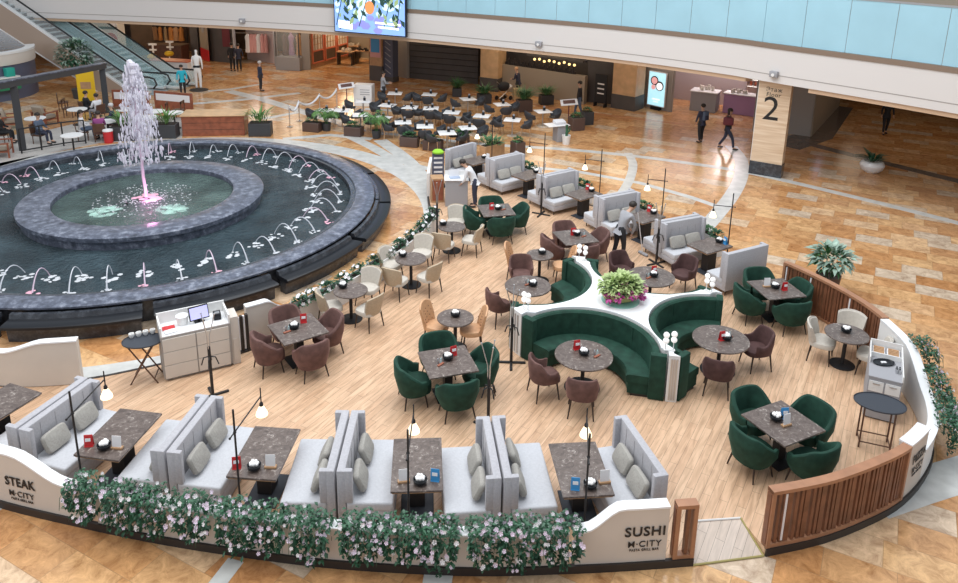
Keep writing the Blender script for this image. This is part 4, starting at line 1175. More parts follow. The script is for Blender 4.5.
def fence(label, path, h, grp='walnut slatted fences', gap=.085, sw=.05, lights=()):
    t = thing('slatted_fence', label, 'fence', group=grp)
    m = MB(); m.sweep(path, [(.02, h-.06), (.02, h), (-.13, h), (-.13, h-.06)]); part('top_rail', m, 'slat_top', t)
    m = MB(); m.sweep(path, [(.01, DZ+.012), (.01, DZ+.07), (-.10, DZ+.07), (-.10, DZ+.012)]); part('bottom_rail', m, 'slat_top', t)
    LL = [0]
    for i in range(1, len(path)): LL.append(LL[-1]+(V(path[i])-V(path[i-1])).length)
    m = MB(); s = .03; k = 0
    while s < LL[-1]-.02:
        i = max(j for j in range(len(path)-1) if LL[j] <= s); q = (s-LL[i])/(LL[i+1]-LL[i]); a, b = V(path[i]), V(path[i+1]); c = a.lerp(b, q); d = (b-a).normalized(); nr = V((d.y, -d.x))
        wd = sw if k % 3 else sw*1.7
        c2 = c - nr*.055; m.box((c2.x, c2.y, (DZ+.07+h-.06)/2), (wd, .085, h-.13-DZ), rz=atan2(d.y, d.x)); s += wd+gap*.45; k += 1
    part('slats', m, 'slat', t, smooth=False)
    for s in lights:
        s = s*LL[-1]; i = max(j for j in range(len(path)-1) if LL[j] <= s); q = (s-LL[i])/(LL[i+1]-LL[i]); a, b = V(path[i]), V(path[i+1]); c = a.lerp(b, q); d = (b-a).normalized(); nr = V((d.y, -d.x))
        m = MB(); m.box((c.x-nr.x*.055, c.y-nr.y*.055, (DZ+h)/2), (.034, .10, h-.2-DZ), rz=atan2(d.y, d.x)); part('light_strip', m, 'card', t, 'pale vertical strip', smooth=False)
    for e in (0, -1):
        p = V(path[e]); q = V(path[1 if e == 0 else -2]); d = (q-p).normalized(); c = p+d*.03; nr = V((d.y, -d.x))*(1 if e == 0 else -1)
        m = MB(); m.box((c.x-nr.x*.055, c.y-nr.y*.055, (DZ+.012+h)/2), (.06, .145, h-DZ-.02), rz=atan2(d.y, d.x)); part('end_post', m, 'slat_top', t, smooth=False)
    return t
fence('short walnut slatted fence section attached to the SUSHI wall', cut(S1, 2.93, 3.30), 1.08, gap=.18)
S2 = spline(OUT2, 8)
iP = min(range(len(S2)), key=lambda k: (V(S2[k])-V((7.0, 10.68))).length); iQ = min(range(len(S2)), key=lambda k: (V(S2[k])-V((7.62, 11.17))).length)
iR = min(range(len(S2)), key=lambda k: (V(S2[k])-V((8.70, 14.9))).length)
fence('curved walnut slatted fence in the foreground, between ramp and PIZZA panel', S2[:iP+1], 1.15, lights=(.09,))
w4 = parapet('pale panel lettered PIZZA at the right end of the slatted fence', S2[iP:iQ+1], lambda p: 1.17, th=.2)
sign3(w4, 'PIZZA', (7.32, 10.93), .80, S2, .85)
zw = lambda p: 1.12 - .38*sm((14.0-p[1])/1.2)
w5 = parapet('white wave-topped wall behind the plate cabinet, carrying flowers', S2[iQ:iR+1], zw, body='white')
fence('long walnut slatted fence behind the pale grey chairs', S2[iR:], 1.15, lights=(.36, .74, .97))

# trailing petunias
def petunia(p, tang, out, label, n=560, nb=22, L=.33, drop=.62, seed=0, h=.26):
    rnd = random.Random(seed); t = thing('petunia_bush', label, 'flowers', (p[0], p[1], p[2]), 0, 'trailing petunias on the low wall')
    T, O = V((tang.x, tang.y, 0)), V((out.x, out.y, 0))
    m = MB()
    def pt():
        u = rnd.uniform(-1, 1)
        if rnd.random() < .50:   # mound on top
            b = rnd.random(); z = h*rnd.random()**.8*(1-.4*u*u); o = rnd.uniform(-.16, .22)
        else:                    # hanging curtain outside
            z = -drop*rnd.random()**1.25*(1-.55*abs(u)**1.5); o = .06+.13*rnd.random()+.06*(1+z)
        return T*u*L + O*o + V((0, 0, z)), u
    for _ in range(n):
        q, u = pt(); u2 = round(u*1.5)/1.5; q = q + T*(u2-u)*L*.35*(1 if q.z < 0 else .2); m.leaf(q, O*rnd.uniform(.1, 1)+T*rnd.uniform(-.9, .9)+V((0, 0, rnd.uniform(-.7, .7))), (0, 0, 1), rnd.uniform(.05, .10), rnd.uniform(.032, .06))
    for _ in range(9):
        q, u = pt(); q.z = abs(q.z)*.4; m.tube([q, q+O*.1+V((0, 0, -.05)), q+O*.14+V((0, 0, -.3*rnd.random()-.1))], .004, n=4)
    part('foliage', m, 'leaf', t)
    for k in range(nb):
        q, u = pt(); q = q + O*.06+V((0, 0, .03)); add_blossom(t, q, O*.8+V((0, 0, .6))+T*rnd.uniform(-.6, .6)-V((0, .3, 0)), 'bloom' if k % 3 else 'bloom_white', rnd.uniform(.65, 1.05))
    return t
ordn = ['first', 'second', 'third', 'fourth', 'fifth', 'sixth', 'seventh', 'eighth', 'ninth', 'tenth', 'eleventh', 'twelfth', 'thirteenth']
xs = [-5.88, -5.29, -4.70, -4.10, -3.50, -2.90, -2.28, -1.66, -1.04, -.42, .16, .72, 1.24]
for i, x in enumerate(xs):
    k = min(range(1, len(S1)-1), key=lambda k: abs(S1[k][0]-x)); d = (V(S1[k+1])-V(S1[k-1])).normalized(); o = V((d.y, -d.x))
    lb = 'petunia bush with pale lilac blossoms, %s clump after the STEAK lettering' % ordn[i]
    petunia((S1[k][0]-o.x*.05, S1[k][1]-o.y*.05, .705), d, o, lb, seed=20+i, nb=40, drop=(.50, .60, .52, .44, .62)[i % 5], L=.29)
for i, y in enumerate((11.98, 12.6, 13.2, 13.85)):
    k = min(range(1, len(S2)-1), key=lambda k: abs(S2[k][1]-y)+abs(S2[k][0]-8.5)); d = (V(S2[k+1])-V(S2[k-1])).normalized(); o = V((d.y, -d.x))
    petunia((S2[k][0]+o.x*.08, S2[k][1]+o.y*.08, zw(S2[k])+.01), d, o, 'petunia clump hanging outside the white wave wall, %s from the PIZZA panel' % ordn[i], n=380, nb=24, L=.34, drop=.62, seed=60+i, h=.16)

# hedge planters towards the fountain
SI = spline(INN[::-1], 8)
i0 = min(range(len(SI)), key=lambda k: (V(SI[k])-V((-4.25, 16.05))).length); i1 = min(range(len(SI)), key=lambda k: (V(SI[k])-V((-1.45, 22.4))).length)
HP = SI[i0:i1+1]        # runs from the till to the host desk; outward side is on the left, so offsets are negative outside
hp = thing('hedge_trough', 'long white trough planter between the cream chairs and the fountain', 'planter')
m = MB(); m.sweep(HP, [(.26, DZ+.004), (.26, .66), (.235, .66), (.235, .60), (.025, .60), (.025, .66), (0, .66), (0, DZ+.004)]); part('trough', m, 'white', hp)
m = MB(); m.sweep(HP, [(.234, .52), (.234, .61), (.026, .61), (.026, .52)]); part('soil', m, 'soil', hp)
nn = 12
for i in range(nn):
    k = int((i+.5)/nn*(len(HP)-1)); d = (V(HP[k+1])-V(HP[k-1])).normalized(); o = V((d.y, -d.x)); c = V(HP[k])+o*.13
    rnd = random.Random(90+i); t = thing('hedge_shrub', 'dark green shrub with white blossoms in the trough, %s from the till' % ordn[i], 'shrub', (c.x, c.y, .60), 0, 'shrubs in the hedge trough')
    m = leafmass(rnd, (0, 0, .06), (.20, .20, .16), 130, .09, .055, zmin=0); m.cyl((0, 0, 0), (0, 0, .12), .02, n=6); part('foliage', m, 'leaf', t)
    for q in range(7):
        dd = rdir(rnd, .15); add_blossom(t, V((0, 0, .10))+V((dd.x*.22, dd.y*.22, dd.z*.20)), dd, 'bloom_white', 1.25)

# pale walls by the fountain
pw = [tuple(at(-25, 344, 1.05).to_2d()), tuple(at(0, 346, 1.05).to_2d())]
PA = [(-10.6, 13.62), (-9.6, 13.46), (-9.0, 13.42), (-8.6, 13.44), (-8.2, 13.5), (-7.86, 13.56)]
SA = spline(PA, 6)
zA = lambda p: 1.10 - .22*sm((-8.45-p[0])/.9)
pA = parapet('pale curved-top wall between the fountain and the leftmost booth', SA, zA, th=.16)
PB = [(-4.98, 15.12), (-4.7, 15.32), (-4.45, 15.55), (-4.22, 15.85)]
SB = spline(PB, 6)
parapet('short pale wall with rounded shoulder beside the till, behind the mauve chairs', SB, lambda p: 1.06 - .36*sm((p[0]+4.62)/.4), th=.16)
t = thing('slat_screen', 'small dark slatted screen with pale strips beside the till', 'screen', (-5.02, 14.86, DZ), R(40))
for k in range(3):
    m = MB(); m.box((-.12+.12*k, 0, .44), (.05, .08, .86)); part('slat', m, 'plinth', t, smooth=False)
for k in range(2):
    m = MB(); m.box((-.06+.12*k, .01, .46), (.035, .06, .78)); part('strip', m, 'card', t, smooth=False)
m = MB(); m.box((0, 0, .02), (.36, .12, .04)); part('foot', m, 'plinth', t, smooth=False)

# white planter troughs at the outer ends of the rear booths
for i, (a, b, k) in enumerate(RB[1:], 1):
    a, b = at(*a, DZ+1.16), at(*b, DZ+1.16); u = (b-a).normalized(); c = b + u*.36; an = atan2(u.y, u.x)
    if i == 5: continue
    t = thing('planter_trough', 'white plant trough at the outer end of the %s' % rn[i], 'planter', (c.x, c.y, DZ), an, 'troughs behind the rear booths')
    m = MB(); m.box((0, 0, .27), (.26, 1.0, .54), bev=.01, seg=1); part('trough', m, 'white', t)
    m = MB(); m.box((0, 0, .54), (.2, .92, .02)); part('soil', m, 'soil', t)
    rnd = random.Random(i)
    for y in (-.32, 0, .32):
        m = leafmass(rnd, (0, y, .60), (.14, .16, .13), 80, .11, .06, zmin=-.1); part('plant', m, 'leaf' if y else 'leaf2', t)

# ================================================================== CENTRAL FLOWER BOWL
t = thing('flower_bowl', 'oval olive brass bowl of lime foliage with magenta flowers on the white hub', 'flower bowl', (HC.x, HC.y, DZ+1.03), .2)
m = MB(); m.lathe([(.001, 0), (.24, 0), (.40, .08), (.46, .20), (.44, .205), (.38, .12), (.001, .10)], n=32, sy=.72); part('bowl', m, 'brass', t)
rnd = random.Random(4)
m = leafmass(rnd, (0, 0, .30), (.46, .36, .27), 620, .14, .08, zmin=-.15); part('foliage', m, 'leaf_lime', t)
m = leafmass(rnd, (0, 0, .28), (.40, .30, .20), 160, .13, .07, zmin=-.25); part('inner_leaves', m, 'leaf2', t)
for k in range(7):
    a = -2.5+k*.62+rnd.uniform(-.1, .1); c = (.50*cos(a), .40*sin(a), .22+rnd.uniform(-.03, .06))
    m = MB()
    for q in range(26):
        d = rdir(rnd, -1); m.leaf((c[0]+d.x*.03, c[1]+d.y*.03, c[2]+d.z*.03), d, (0, 0, 1), .11, .065)
    part('flower', m, 'magenta', t, 'magenta flower')

# ================================================================== SERVICE FURNITURE
t = thing('till_station', 'light grey till station with drawers and raised rim by the fountain', 'counter', (-5.65, 13.995, DZ), R(28.5))
Lx, Dp, Hh = 1.34, .62, .99
m = MB(); m.box((0, Dp/2, Hh/2+.03), (Lx, Dp, Hh-.06)); part('cabinet_body', m, 'wall_grey', t, smooth=False)
m = MB(); m.box((0, Dp/2+.02, .03), (Lx-.06, Dp-.06, .06)); part('toe_kick', m, 'steel', t, smooth=False)
for ix in (-1, 1):
    for k in range(3):
        m = MB(); m.box((ix*.325-.01, -.008, .21+k*.295), (.625, .02, .283), bev=.004, seg=1); part('drawer', m, 'cream', t)
m = MB(); m.box((0, Dp/2, Hh+.008), (Lx, Dp, .02)); part('worktop', m, 'white_top', t, smooth=False)
for lo, hi in (((-Lx/2, Dp-.03, Hh+.01), (Lx/2, Dp, Hh+.25)), ((-Lx/2, .0, Hh+.01), (-Lx/2+.03, Dp, Hh+.2)), ((Lx/2-.03, .0, Hh+.01), (Lx/2, Dp, Hh+.2))):
    m = MB(); m.box2(lo, hi); part('rim', m, 'white', t, smooth=False)
m = MB(); m.box((Lx/2+.09, .25, .55), (.16, .42, 1.08)); m.box((Lx/2+.09, .035, .35), (.10, .012, .5)); part('side_bin', m, 'cream', t, smooth=False)
def on_till(x, y, z=0):
    a = R(28.5); return (-5.65+x*cos(a)-y*sin(a), 13.995+x*sin(a)+y*cos(a), DZ+Hh+.02+z)
t = thing('till_monitor', 'black till monitor with lit violet screen on the till station', 'monitor', on_till(.12, .33), R(28.5+8))
m = MB(); m.box((0, 0, .20), (.40, .035, .29), rx=-.3, bev=.008, seg=1); part('screen_case', m, 'black', t)
m = MB(); m.box((0, -.020, .206), (.36, .006, .24), rx=-.3); part('screen', m, 'pc_screen', t, smooth=False)
m = MB(); m.cyl((0, .04, 0), (0, .01, .14), .03, n=8); m.box((0, .03, .008), (.2, .16, .016), bev=.005); part('stand', m, 'black', t)
t = thing('card_terminal', 'black receipt printer beside the till monitor', 'printer', on_till(.47, .30), R(25)); m = MB(); m.box((0, 0, .07), (.15, .19, .14), bev=.015); part('case', m, 'black', t); m = MB(); m.box((0, -.03, .145), (.09, .08, .01)); part('paper_slot', m, 'steel', t, smooth=False)
t = thing('ice_bucket', 'white round tub left of the till monitor', 'tub', on_till(-.20, .38), 0); m = MB(); m.lathe([(.001, .01), (.10, 0), (.12, .18), (.11, .18), (.095, .03), (.001, .025)], n=20); part('tub', m, 'white', t); m = MB(); m.lathe([(.115, .18), (.13, .185), (.115, .195)], n=20); part('tub_lip', m, 'white_top', t)
for k, (x, y, mt, w) in enumerate(((-.48, .30, 'red', 'orange and red'), (-.46, .14, 'card', 'white'))):
    tg = part('leaflet', MB().box((0, 0, .012), (.24, .16, .022), rz=.15*k, bev=.003, seg=1), mt, None, loc=on_till(x, y), rot=R(28.5)); tag(tg, w+' stack of leaflets at the end of the till station', 'leaflets', 'leaflets on the till')

def tray_table(label, p, rz, W=.78, D=.60, h=.86, upright=False):
    t = thing('tray_table', label, 'tray table', (p[0], p[1], DZ), rz, 'folding tray tables')
    m = MB(); m.lathe([(.001, h-.012), (.5, h-.012), (.505, h+.012), (.495, h+.018), (.485, h), (.001, h)], n=36, sx=W, sy=D); part('tray', m, 'charcoal', t)
    for x in ((-.25, .25) if upright else ()):
        for y in (-.17, .17):
            m = MB(); m.cyl((x, y, 0), (x, y, h-.012), .016, n=6); part('leg', m, 'wood_dark', t)
    for y in ((-.17, .17) if upright else ()):
        m = MB(); m.cyl((-.25, y, .12), (.25, y, .12), .012, n=6); part('stretcher', m, 'wood_dark', t)
    for y in (() if upright else (-.20, .20)):
        for s in (-1, 1):
            m = MB(); m.cyl((s*.26, y, 0), (-s*.24, y*(1 if s > 0 else .9), h-.012), .015, n=6); part('leg', m, 'wood_dark', t)
    for x in ((-.25, .25) if upright else (-.2, .2)):
        m = MB(); m.cyl((x, -.17, h*.12), (x, .17, h*.12), .011, n=6) if upright else m.cyl((x, -.2, h*.12), (x, .2, h*.12), .011, n=6); part('stretcher', m, 'wood_dark', t)
    return t
tray_table('round dark folding tray table beside the till station', (-6.66, 13.80), R(10))
tray_table('oval dark folding tray table in front of the plate cabinet', (7.25, 12.10), R(-20), .86, .62, upright=True)
for k in range(4):
    a = R(10); x, y = -.24+.125*k, .15+.04*k
    p = (-6.66+x*cos(a)-y*sin(a), 13.80+x*sin(a)+y*cos(a), DZ+.862)
    o = part('cup', MB().lathe([(.001, 0), (.035, 0), (.058, .05), (.055, .09), (.048, .088), (.03, .02), (.001, .015)], n=14), 'white', None, loc=p)
    tag(o, 'white cup on the round tray table by the till, %s in the row' % ordn[k], 'cup', 'cups on the tray table')
# plate cabinet
a63 = R(63.5-90)
t = thing('plate_cabinet', 'pale grey serving cabinet with open display top by the white wave wall', 'cabinet', (7.98, 13.36, DZ), a63)
m = MB(); m.box((0, 0, .45), (.56, 1.22, .84)); part('cabinet_body', m, 'cl_grey', t, smooth=False)
m = MB(); m.box((0, 0, .015), (.52, 1.16, .03)); part('toe_kick', m, 'plinth', t, smooth=False)
m = MB(); m.box((0, 0, .885), (.58, 1.24, .03), bev=.004, seg=1); part('worktop', m, 'cl_grey', t, smooth=False)
for lo, hi in (((-.29, -.1, .9), (-.27, .62, 1.02)), ((.27, -.62, .9), (.29, .62, 1.02)), ((-.29, .6, .9), (.29, .62, 1.06)), ((-.27, .18, .9), (.27, .2, .99))):
    m = MB(); m.box2(lo, hi); part('rim', m, 'white', t, smooth=False)
for x in (-.14, .14):
    m = MB(); m.box((x, -.613, .70), (.25, .015, .22), bev=.003, seg=1); d_ = part('drawer', m, 'white', t); m = MB(); m.box((x, -.63, .76), (.12, .02, .02)); part('handle', m, 'steel', d_, smooth=False)
def on_cab(x, y, z=.902):
    return (7.98+x*cos(a63)-y*sin(a63), 13.36+x*sin(a63)+y*cos(a63), DZ+z)
for k, (x, y) in enumerate(((-.13, .40), (.13, .40))):
    o = thing('cutlery_tray', 'glass-fronted tray of copper coloured cutlery in the cabinet top, '+('left one', 'right one')[k], 'tray', on_cab(x, y), a63, 'cutlery trays')
    m = MB(); m.box((0, 0, .02), (.22, .32, .04)); part('tray', m, 'card', o, smooth=False)
    m = MB()
    for q in range(5): m.box((0, -.12+.06*q, .05), (.19, .03, .02))
    part('cutlery', m, 'wood', o, smooth=False)['kind'] = 'stuff'
o = thing('kidney_tray', 'black kidney-shaped tray on the serving cabinet', 'tray', on_cab(-.04, -.02), a63+.5); m = MB(); m.lathe([(.001, 0), (.19, 0), (.21, .03), (.20, .03), (.18, .01), (.001, .01)], n=24, sy=.62); part('tray', m, 'black', o); m = MB(); m.box((0, 0, .02), (.1, .05, .016)); part('card', m, 'card', o, smooth=False)
for k in range(4):
    o = thing('cruet', 'small cruet in the corner of the serving cabinet, %s of four' % ordn[k], 'cruet', on_cab(.18+.05*(k % 2), -.22-.07*(k//2)), 0, 'cruets on the serving cabinet'); m = MB(); m.lathe([(.001, 0), (.022, 0), (.022, .06), (.012, .08)], n=10); part('bottle', m, 'steel', o); m = MB(); m.cyl((0, 0, .08), (0, 0, .1), .014, n=8); part('stopper', m, 'black', o)

# host desk near the far cream chairs
t = thing('host_desk', 'pale grey host desk with papers, beside the bending waiter', 'desk', (-.72, 24.22, DZ), R(3))
m = MB(); m.box((0, 0, .45), (.74, .5, .9), bev=.01, seg=1); part('desk_body', m, 'cl_grey', t); m = MB(); m.box((0, 0, .915), (.80, .58, .03), bev=.005, seg=1); part('worktop', m, 'white_top', t)
m = MB(); m.box((0, .27, 1.0), (.78, .03, .16)); part('screen_panel', m, 'white', t, smooth=False)
t = thing('laptop', 'open pale laptop on the host desk', 'laptop', (-.78, 24.2, DZ+.932), R(15)); m = MB(); m.box((0, 0, .01), (.34, .24, .02)); part('keyboard', m, 'cl_blue', t, smooth=False); m = MB(); m.box((0, .12, .12), (.34, .015, .22), rx=-.25); part('screen', m, 'cl_white', t, smooth=False)
t = thing('wooden_cabinet', 'small orange-brown cabinet left of the host desk', 'cabinet', (-1.38, 24.55, DZ), R(10)); m = MB(); m.box((0, 0, .42), (.42, .45, .84), bev=.008, seg=1); part('cabinet_body', m, 'wood', t); m = MB(); m.box((0, -.23, .43), (.36, .02, .7)); part('door', m, 'redwood', t, smooth=False)
t = thing('menu_board', 'dark menu board with white print near the farthest sofa', 'sign', (-1.42, 25.9, DZ), R(8)); m = MB(); m.box((0, 0, .75), (.42, .04, 1.0), bev=.006, seg=1); part('board', m, 'navy_panel', t)
for k in range(5):
    m = MB(); m.box((0, -.024, .40+.17*k), (.30, .006, .07)); part('print', m, 'card', t, smooth=False)
m = MB(); m.box((0, 0, .06), (.5, .3, .05)); m.cyl((0, 0, .06), (0, 0, .3), .03, n=8); part('foot', m, 'black_matte', t)
o = part('cloth', MB().lathe([(.001, .10), (.10, .09), (.16, .02), (.15, -.04), (.10, -.02), (.001, .02)], n=12, sx=1.3), 'lime_cloth', None, loc=(-1.42, 25.9, DZ+1.29)); tag(o, 'bright lime cloth draped over the dark menu board', 'cloth')
wl = MB(); wl.sweep([(-1.7, 24.9), (-1.72, 25.8), (-1.72, 26.8)], [(.05, DZ), (.05, .95), (-.05, .95), (-.05, DZ)])
o = part('low_screen', wl, 'white'); tag(o, 'white low screen wall beside the dark menu board', 'screen')
# ================================================================== PEOPLE
def skin_mesh(name, nodes, edges, mat, extra=None, sub=1, root='pelvis'):
    bm = bmesh.new(); sk = bm.verts.layers.skin.verify(); ix = {}
    for k, (p, r) in nodes.items():
        v = bm.verts.new(p); v[sk].radius = (r, r) if not hasattr(r, '__len__') else r; v[sk].use_root = (k == root); ix[k] = v
    for a, b in edges: bm.edges.new((ix[a], ix[b]))
    me = bpy.data.meshes.new(name); bm.to_mesh(me); bm.free()
    o = bpy.data.objects.new(name, me); COL.objects.link(o)
    s = o.modifiers.new('skin', 'SKIN'); s.use_smooth_shade = True
    u = o.modifiers.new('sub', 'SUBSURF'); u.levels = sub; u.render_levels = sub
    bpy.context.view_layer.update()
    ev = bpy.data.meshes.new_from_object(o.evaluated_get(bpy.context.evaluated_depsgraph_get()))
    bpy.data.objects.remove(o); bpy.data.meshes.remove(me)
    if extra:
        b2 = bmesh.new(); b2.from_mesh(ev); m = MB(); m.bm.free(); m.bm = b2; extra(m)
        for f in b2.faces: f.smooth = True
        b2.to_mesh(ev); b2.free()
    ev.materials.clear(); ev.materials.append(M_[mat]); ev.name = name
    return ev

def person(label, loc, rz, top='cl_black', bottom='cl_black', hair='hair', h=1.75, pose='stand', arms=None, lean=0., stride=.0, tilt=0., group=None, long_hair=False):
    t = thing('person', label, 'person', loc, rz, group); k = h/1.75
    S = lambda p: (p[0]*k, p[1]*k, p[2]*k)
    sit = pose == 'sit'
    pz = .50 if sit else .95
    def up(x, y, z):      # upper body, bent forward by the lean angle about the pelvis
        yy, zz = y, z; c, s = cos(lean), sin(lean)
        return S((x, yy*c+zz*s, pz + zz*c - yy*s))
    arms = arms or [((-.25, .02, .22), (-.26, .10, -.02)), ((.25, .02, .22), (.26, .10, -.02))]
    N = {'pelvis': (up(0, 0, 0), .125*k), 'waist': (up(0, 0, .17), .115*k), 'chest': (up(0, .0, .36), .14*k), 'neckb': (up(0, 0, .50), .07*k), 'neck': (up(0, .015, .56), .052*k),
         'head1': (up(0, .03, .62), .075*k), 'head2': (up(0, .03+tilt*.02, .70), .098*k), 'head3': (up(0, .025+tilt*.03, .76), .085*k)}
    E = [('pelvis', 'waist'), ('waist', 'chest'), ('chest', 'neckb'), ('neckb', 'neck'), ('neck', 'head1'), ('head1', 'head2'), ('head2', 'head3')]
    for s, q in ((-1, 'l'), (1, 'r')):
        el, wr = arms[0 if s < 0 else 1]
        el = up(*el); wr = up(*wr)
        N['sh'+q] = (up(s*.185, 0, .44), .062*k); N['el'+q] = (el, .042*k); N['wr'+q] = (wr, .028*k)
        d = (V(wr)-V(el)).normalized(); N['ha'+q] = (tuple(V(wr)+d*.07*k), (.036*k, .022*k))
        E += [('chest', 'sh'+q), ('sh'+q, 'el'+q), ('el'+q, 'wr'+q), ('wr'+q, 'ha'+q)]
        if sit: hp, kn, an, to = (s*.10, .02, .48), (s*.12, .42, .50), (s*.12, .44, .10), (s*.13, .60, .045)
        else:
            f = s*stride; hp, kn, an, to = (s*.095, 0, .88), (s*.10, f*.5+.02+abs(f)*.15, .49), (s*.10, f-.02, .09+max(0, -f)*.12), (s*.11, f+.15, .045+max(0, -f)*.02)
        for nm_, p, r in (('hip', hp, .095), ('kn', kn, .06), ('an', an, .042), ('to', to, .036)): N[nm_+q] = (S(p), r*k)
        E += [('pelvis', 'hip'+q), ('hip'+q, 'kn'+q), ('kn'+q, 'an'+q), ('an'+q, 'to'+q)]
    def extra(m):
        for q in 'lr':                       # five fingers on each hand
            w_, hnd = V(N['wr'+q][0]), V(N['ha'+q][0]); d = (hnd-w_).normalized(); sd = d.cross(V((0, 1, .3))).normalized(); pn = sd.cross(d)
            for i in range(4):
                b = hnd + sd*(i-1.5)*.018*k; L = (.065, .075, .07, .055)[i]*k
                m.tube([b, b+d*L*.55+pn*.006, b+d*L*.9+pn*.022*k], .008*k, n=5, rads=[.009*k, .008*k, .006*k])
            b = w_ + d*.03*k + sd*.03*k; m.tube([b, b+sd*.025*k+d*.025*k, b+sd*.03*k+d*.055*k], .009*k, n=5)
        hd = V(N['head2'][0]); c, s = cos(lean), sin(lean); F = V((0, c, -s)); U = V((0, s, c))
        m.sph(hd+F*.10*k-U*.005*k, .018*k, n=6, sc=(.8, 1.1, 1.2))                       # nose
        for x in (-1, 1): m.sph(hd+V((x*.098*k, 0, 0)), .024*k, n=6, sc=(.4, .8, 1.2))   # ears
    slim = {'pelvis': .62, 'waist': .62, 'chest': .74, 'hipl': .8, 'hipr': .8}
    part('body', skin_mesh('body', {q: (p, r if hasattr(r, '__len__') else r*slim.get(q, 1)) for q, (p, r) in N.items()}, E, 'skin', extra), None, t)
    hd = V(N['head2'][0]); c, s = cos(lean), sin(lean); F = V((0, c, -s)); U = V((0, s, c))
    for x in (-1, 1):
        m = MB(); m.sph(hd+V((x*.034*k, 0, 0))+F*.089*k+U*.012*k, .012*k, n=6); part('eye', m, 'ad_dark', t)
    m = MB(); q_ = hd+F*.088*k-U*.045*k; m.box(q_, (.045*k, .012*k, .012*k), rx=-lean, bev=.004, seg=1); part('mouth', m, 'mauve', t)
    # hair cap
    m = MB(); hm = m; top_c = hd + U*.045*k - F*.022*k
    m.sph(top_c, .112*k, n=14, sc=(.98, 1.02, .86))
    if long_hair: m.sph(top_c-U*.11*k-F*.045*k, .10*k, n=12, sc=(.98, .6, 1.4))
    part('hair', m, hair, t)
    # clothes
    g = 1.16
    NT = {q: (p, r*g if not hasattr(r, '__len__') else r) for q, (p, r) in N.items() if q in ('pelvis', 'waist', 'chest', 'neckb', 'shl', 'shr', 'ell', 'elr', 'wrl', 'wrr')}
    NT['pelvis'] = (N['pelvis'][0], .145*k); NT['hem'] = (tuple(V(N['pelvis'][0])-V((0, 0, .13 if not sit else .05))*k), .155*k); NT['neckb'] = (up(0, -.005, .50), .092*k)
    part('shirt', skin_mesh('shirt', NT, [e for e in E if e[0] in NT and e[1] in NT]+[('pelvis', 'hem')], top), None, t)
    NB = {q: (p, r*g) for q, (p, r) in N.items() if q[:2] in ('hi', 'kn', 'an')}
    NB['pelvis'] = (tuple(V(N['pelvis'][0])+V((0, 0, .03))), .14*k); NB['band'] = (tuple(V(N['pelvis'][0]).lerp(V(N['waist'][0]), .8)), .122*k)
    part('trousers', skin_mesh('trousers', NB, [e for e in E if e[0] in NB and e[1] in NB]+[('pelvis', 'band')], bottom), None, t)
    for q in 'lr':
        a, b = V(N['an'+q][0]), V(N['to'+q][0]); m = MB(); mid = (a+b)/2; mid.z = .045*k
        d = (b-a); an = atan2(d.y, d.x); m.sph((mid.x, mid.y, max(.042, min(a.z, b.z))), .06*k, n=10, sc=(.85, 2.1, .75)); part('shoe', m, 'rubber', t)
    return t

HOLD = [((-.24, .10, .20), (-.12, .32, .20)), ((.24, .10, .20), (.12, .32, .20))]
def P(px, py): return tuple(at(px, py, 0))
person('person in a dark suit with grey hair standing alone on the polished floor', P(261, 91), R(-60), 'cl_navy', 'cl_black', 'hair_grey', 1.66)
person('waiter in grey shirt and dark apron carrying plates to the far white tables', P(383.5, 105), R(-70), 'cl_grey', 'cl_black', 'hair', 1.75, arms=HOLD)
person('person in dark jacket and jeans walking past the beige counter hall', P(578.5, 117), R(80), 'cl_black', 'cl_denim', 'hair', 1.78, stride=.22)
person('person in navy jacket with backpack standing before the lilac shop', P(700, 142.5), R(25), 'cl_navy', 'cl_black', 'hair', 1.72, stride=.05)
person('person in black with long hair striding past the numbered pillar, burgundy bag on the shoulder', P(726, 149), R(-105), 'cl_black', 'cl_navy', 'hair', 1.76, stride=.30, long_hair=True)
person('person in a long black coat walking in the dim passage', P(884, 134), R(170), 'cl_black', 'cl_black', 'hair', 1.72, stride=.15)
person('waiter in pale shirt leaning over the host desk', (-.10, 24.0, DZ), R(80), 'cl_white', 'cl_navy', 'hair', 1.72, arms=[((-.22, .22, .22), (-.14, .42, .16)), ((.22, .22, .22), (.14, .42, .16))], lean=.62)
person('waiter in grey shirt bending over a broom beside the rear booth', (*at(618, 260, DZ)[:2], DZ), R(-60), 'cl_grey', 'cl_black', 'hair', 1.76, arms=[((-.22, .25, .25), (-.05, .40, .12)), ((.22, .25, .25), (.08, .42, .0))], lean=.55, stride=.1)
person('person in cyan jacket stepping off the escalator', P(183.5, 96), R(-160), 'cl_cyan', 'cl_black', 'hair', 1.66, stride=.12)
person('person in dark clothes browsing before the red-striped shop front', P(233, 71), R(0), 'cl_black', 'cl_black', 'hair', 1.75)
person('person with a pale bag beside another browser at the shop front', P(239.5, 71.5), R(20), 'cl_navy', 'cl_black', 'hair', 1.72)
person('person with sunhat bending over prams near the ferns', P(518, 98.5), R(60), 'cl_navy', 'cl_black', 'tan', 1.7, arms=HOLD, lean=.2)
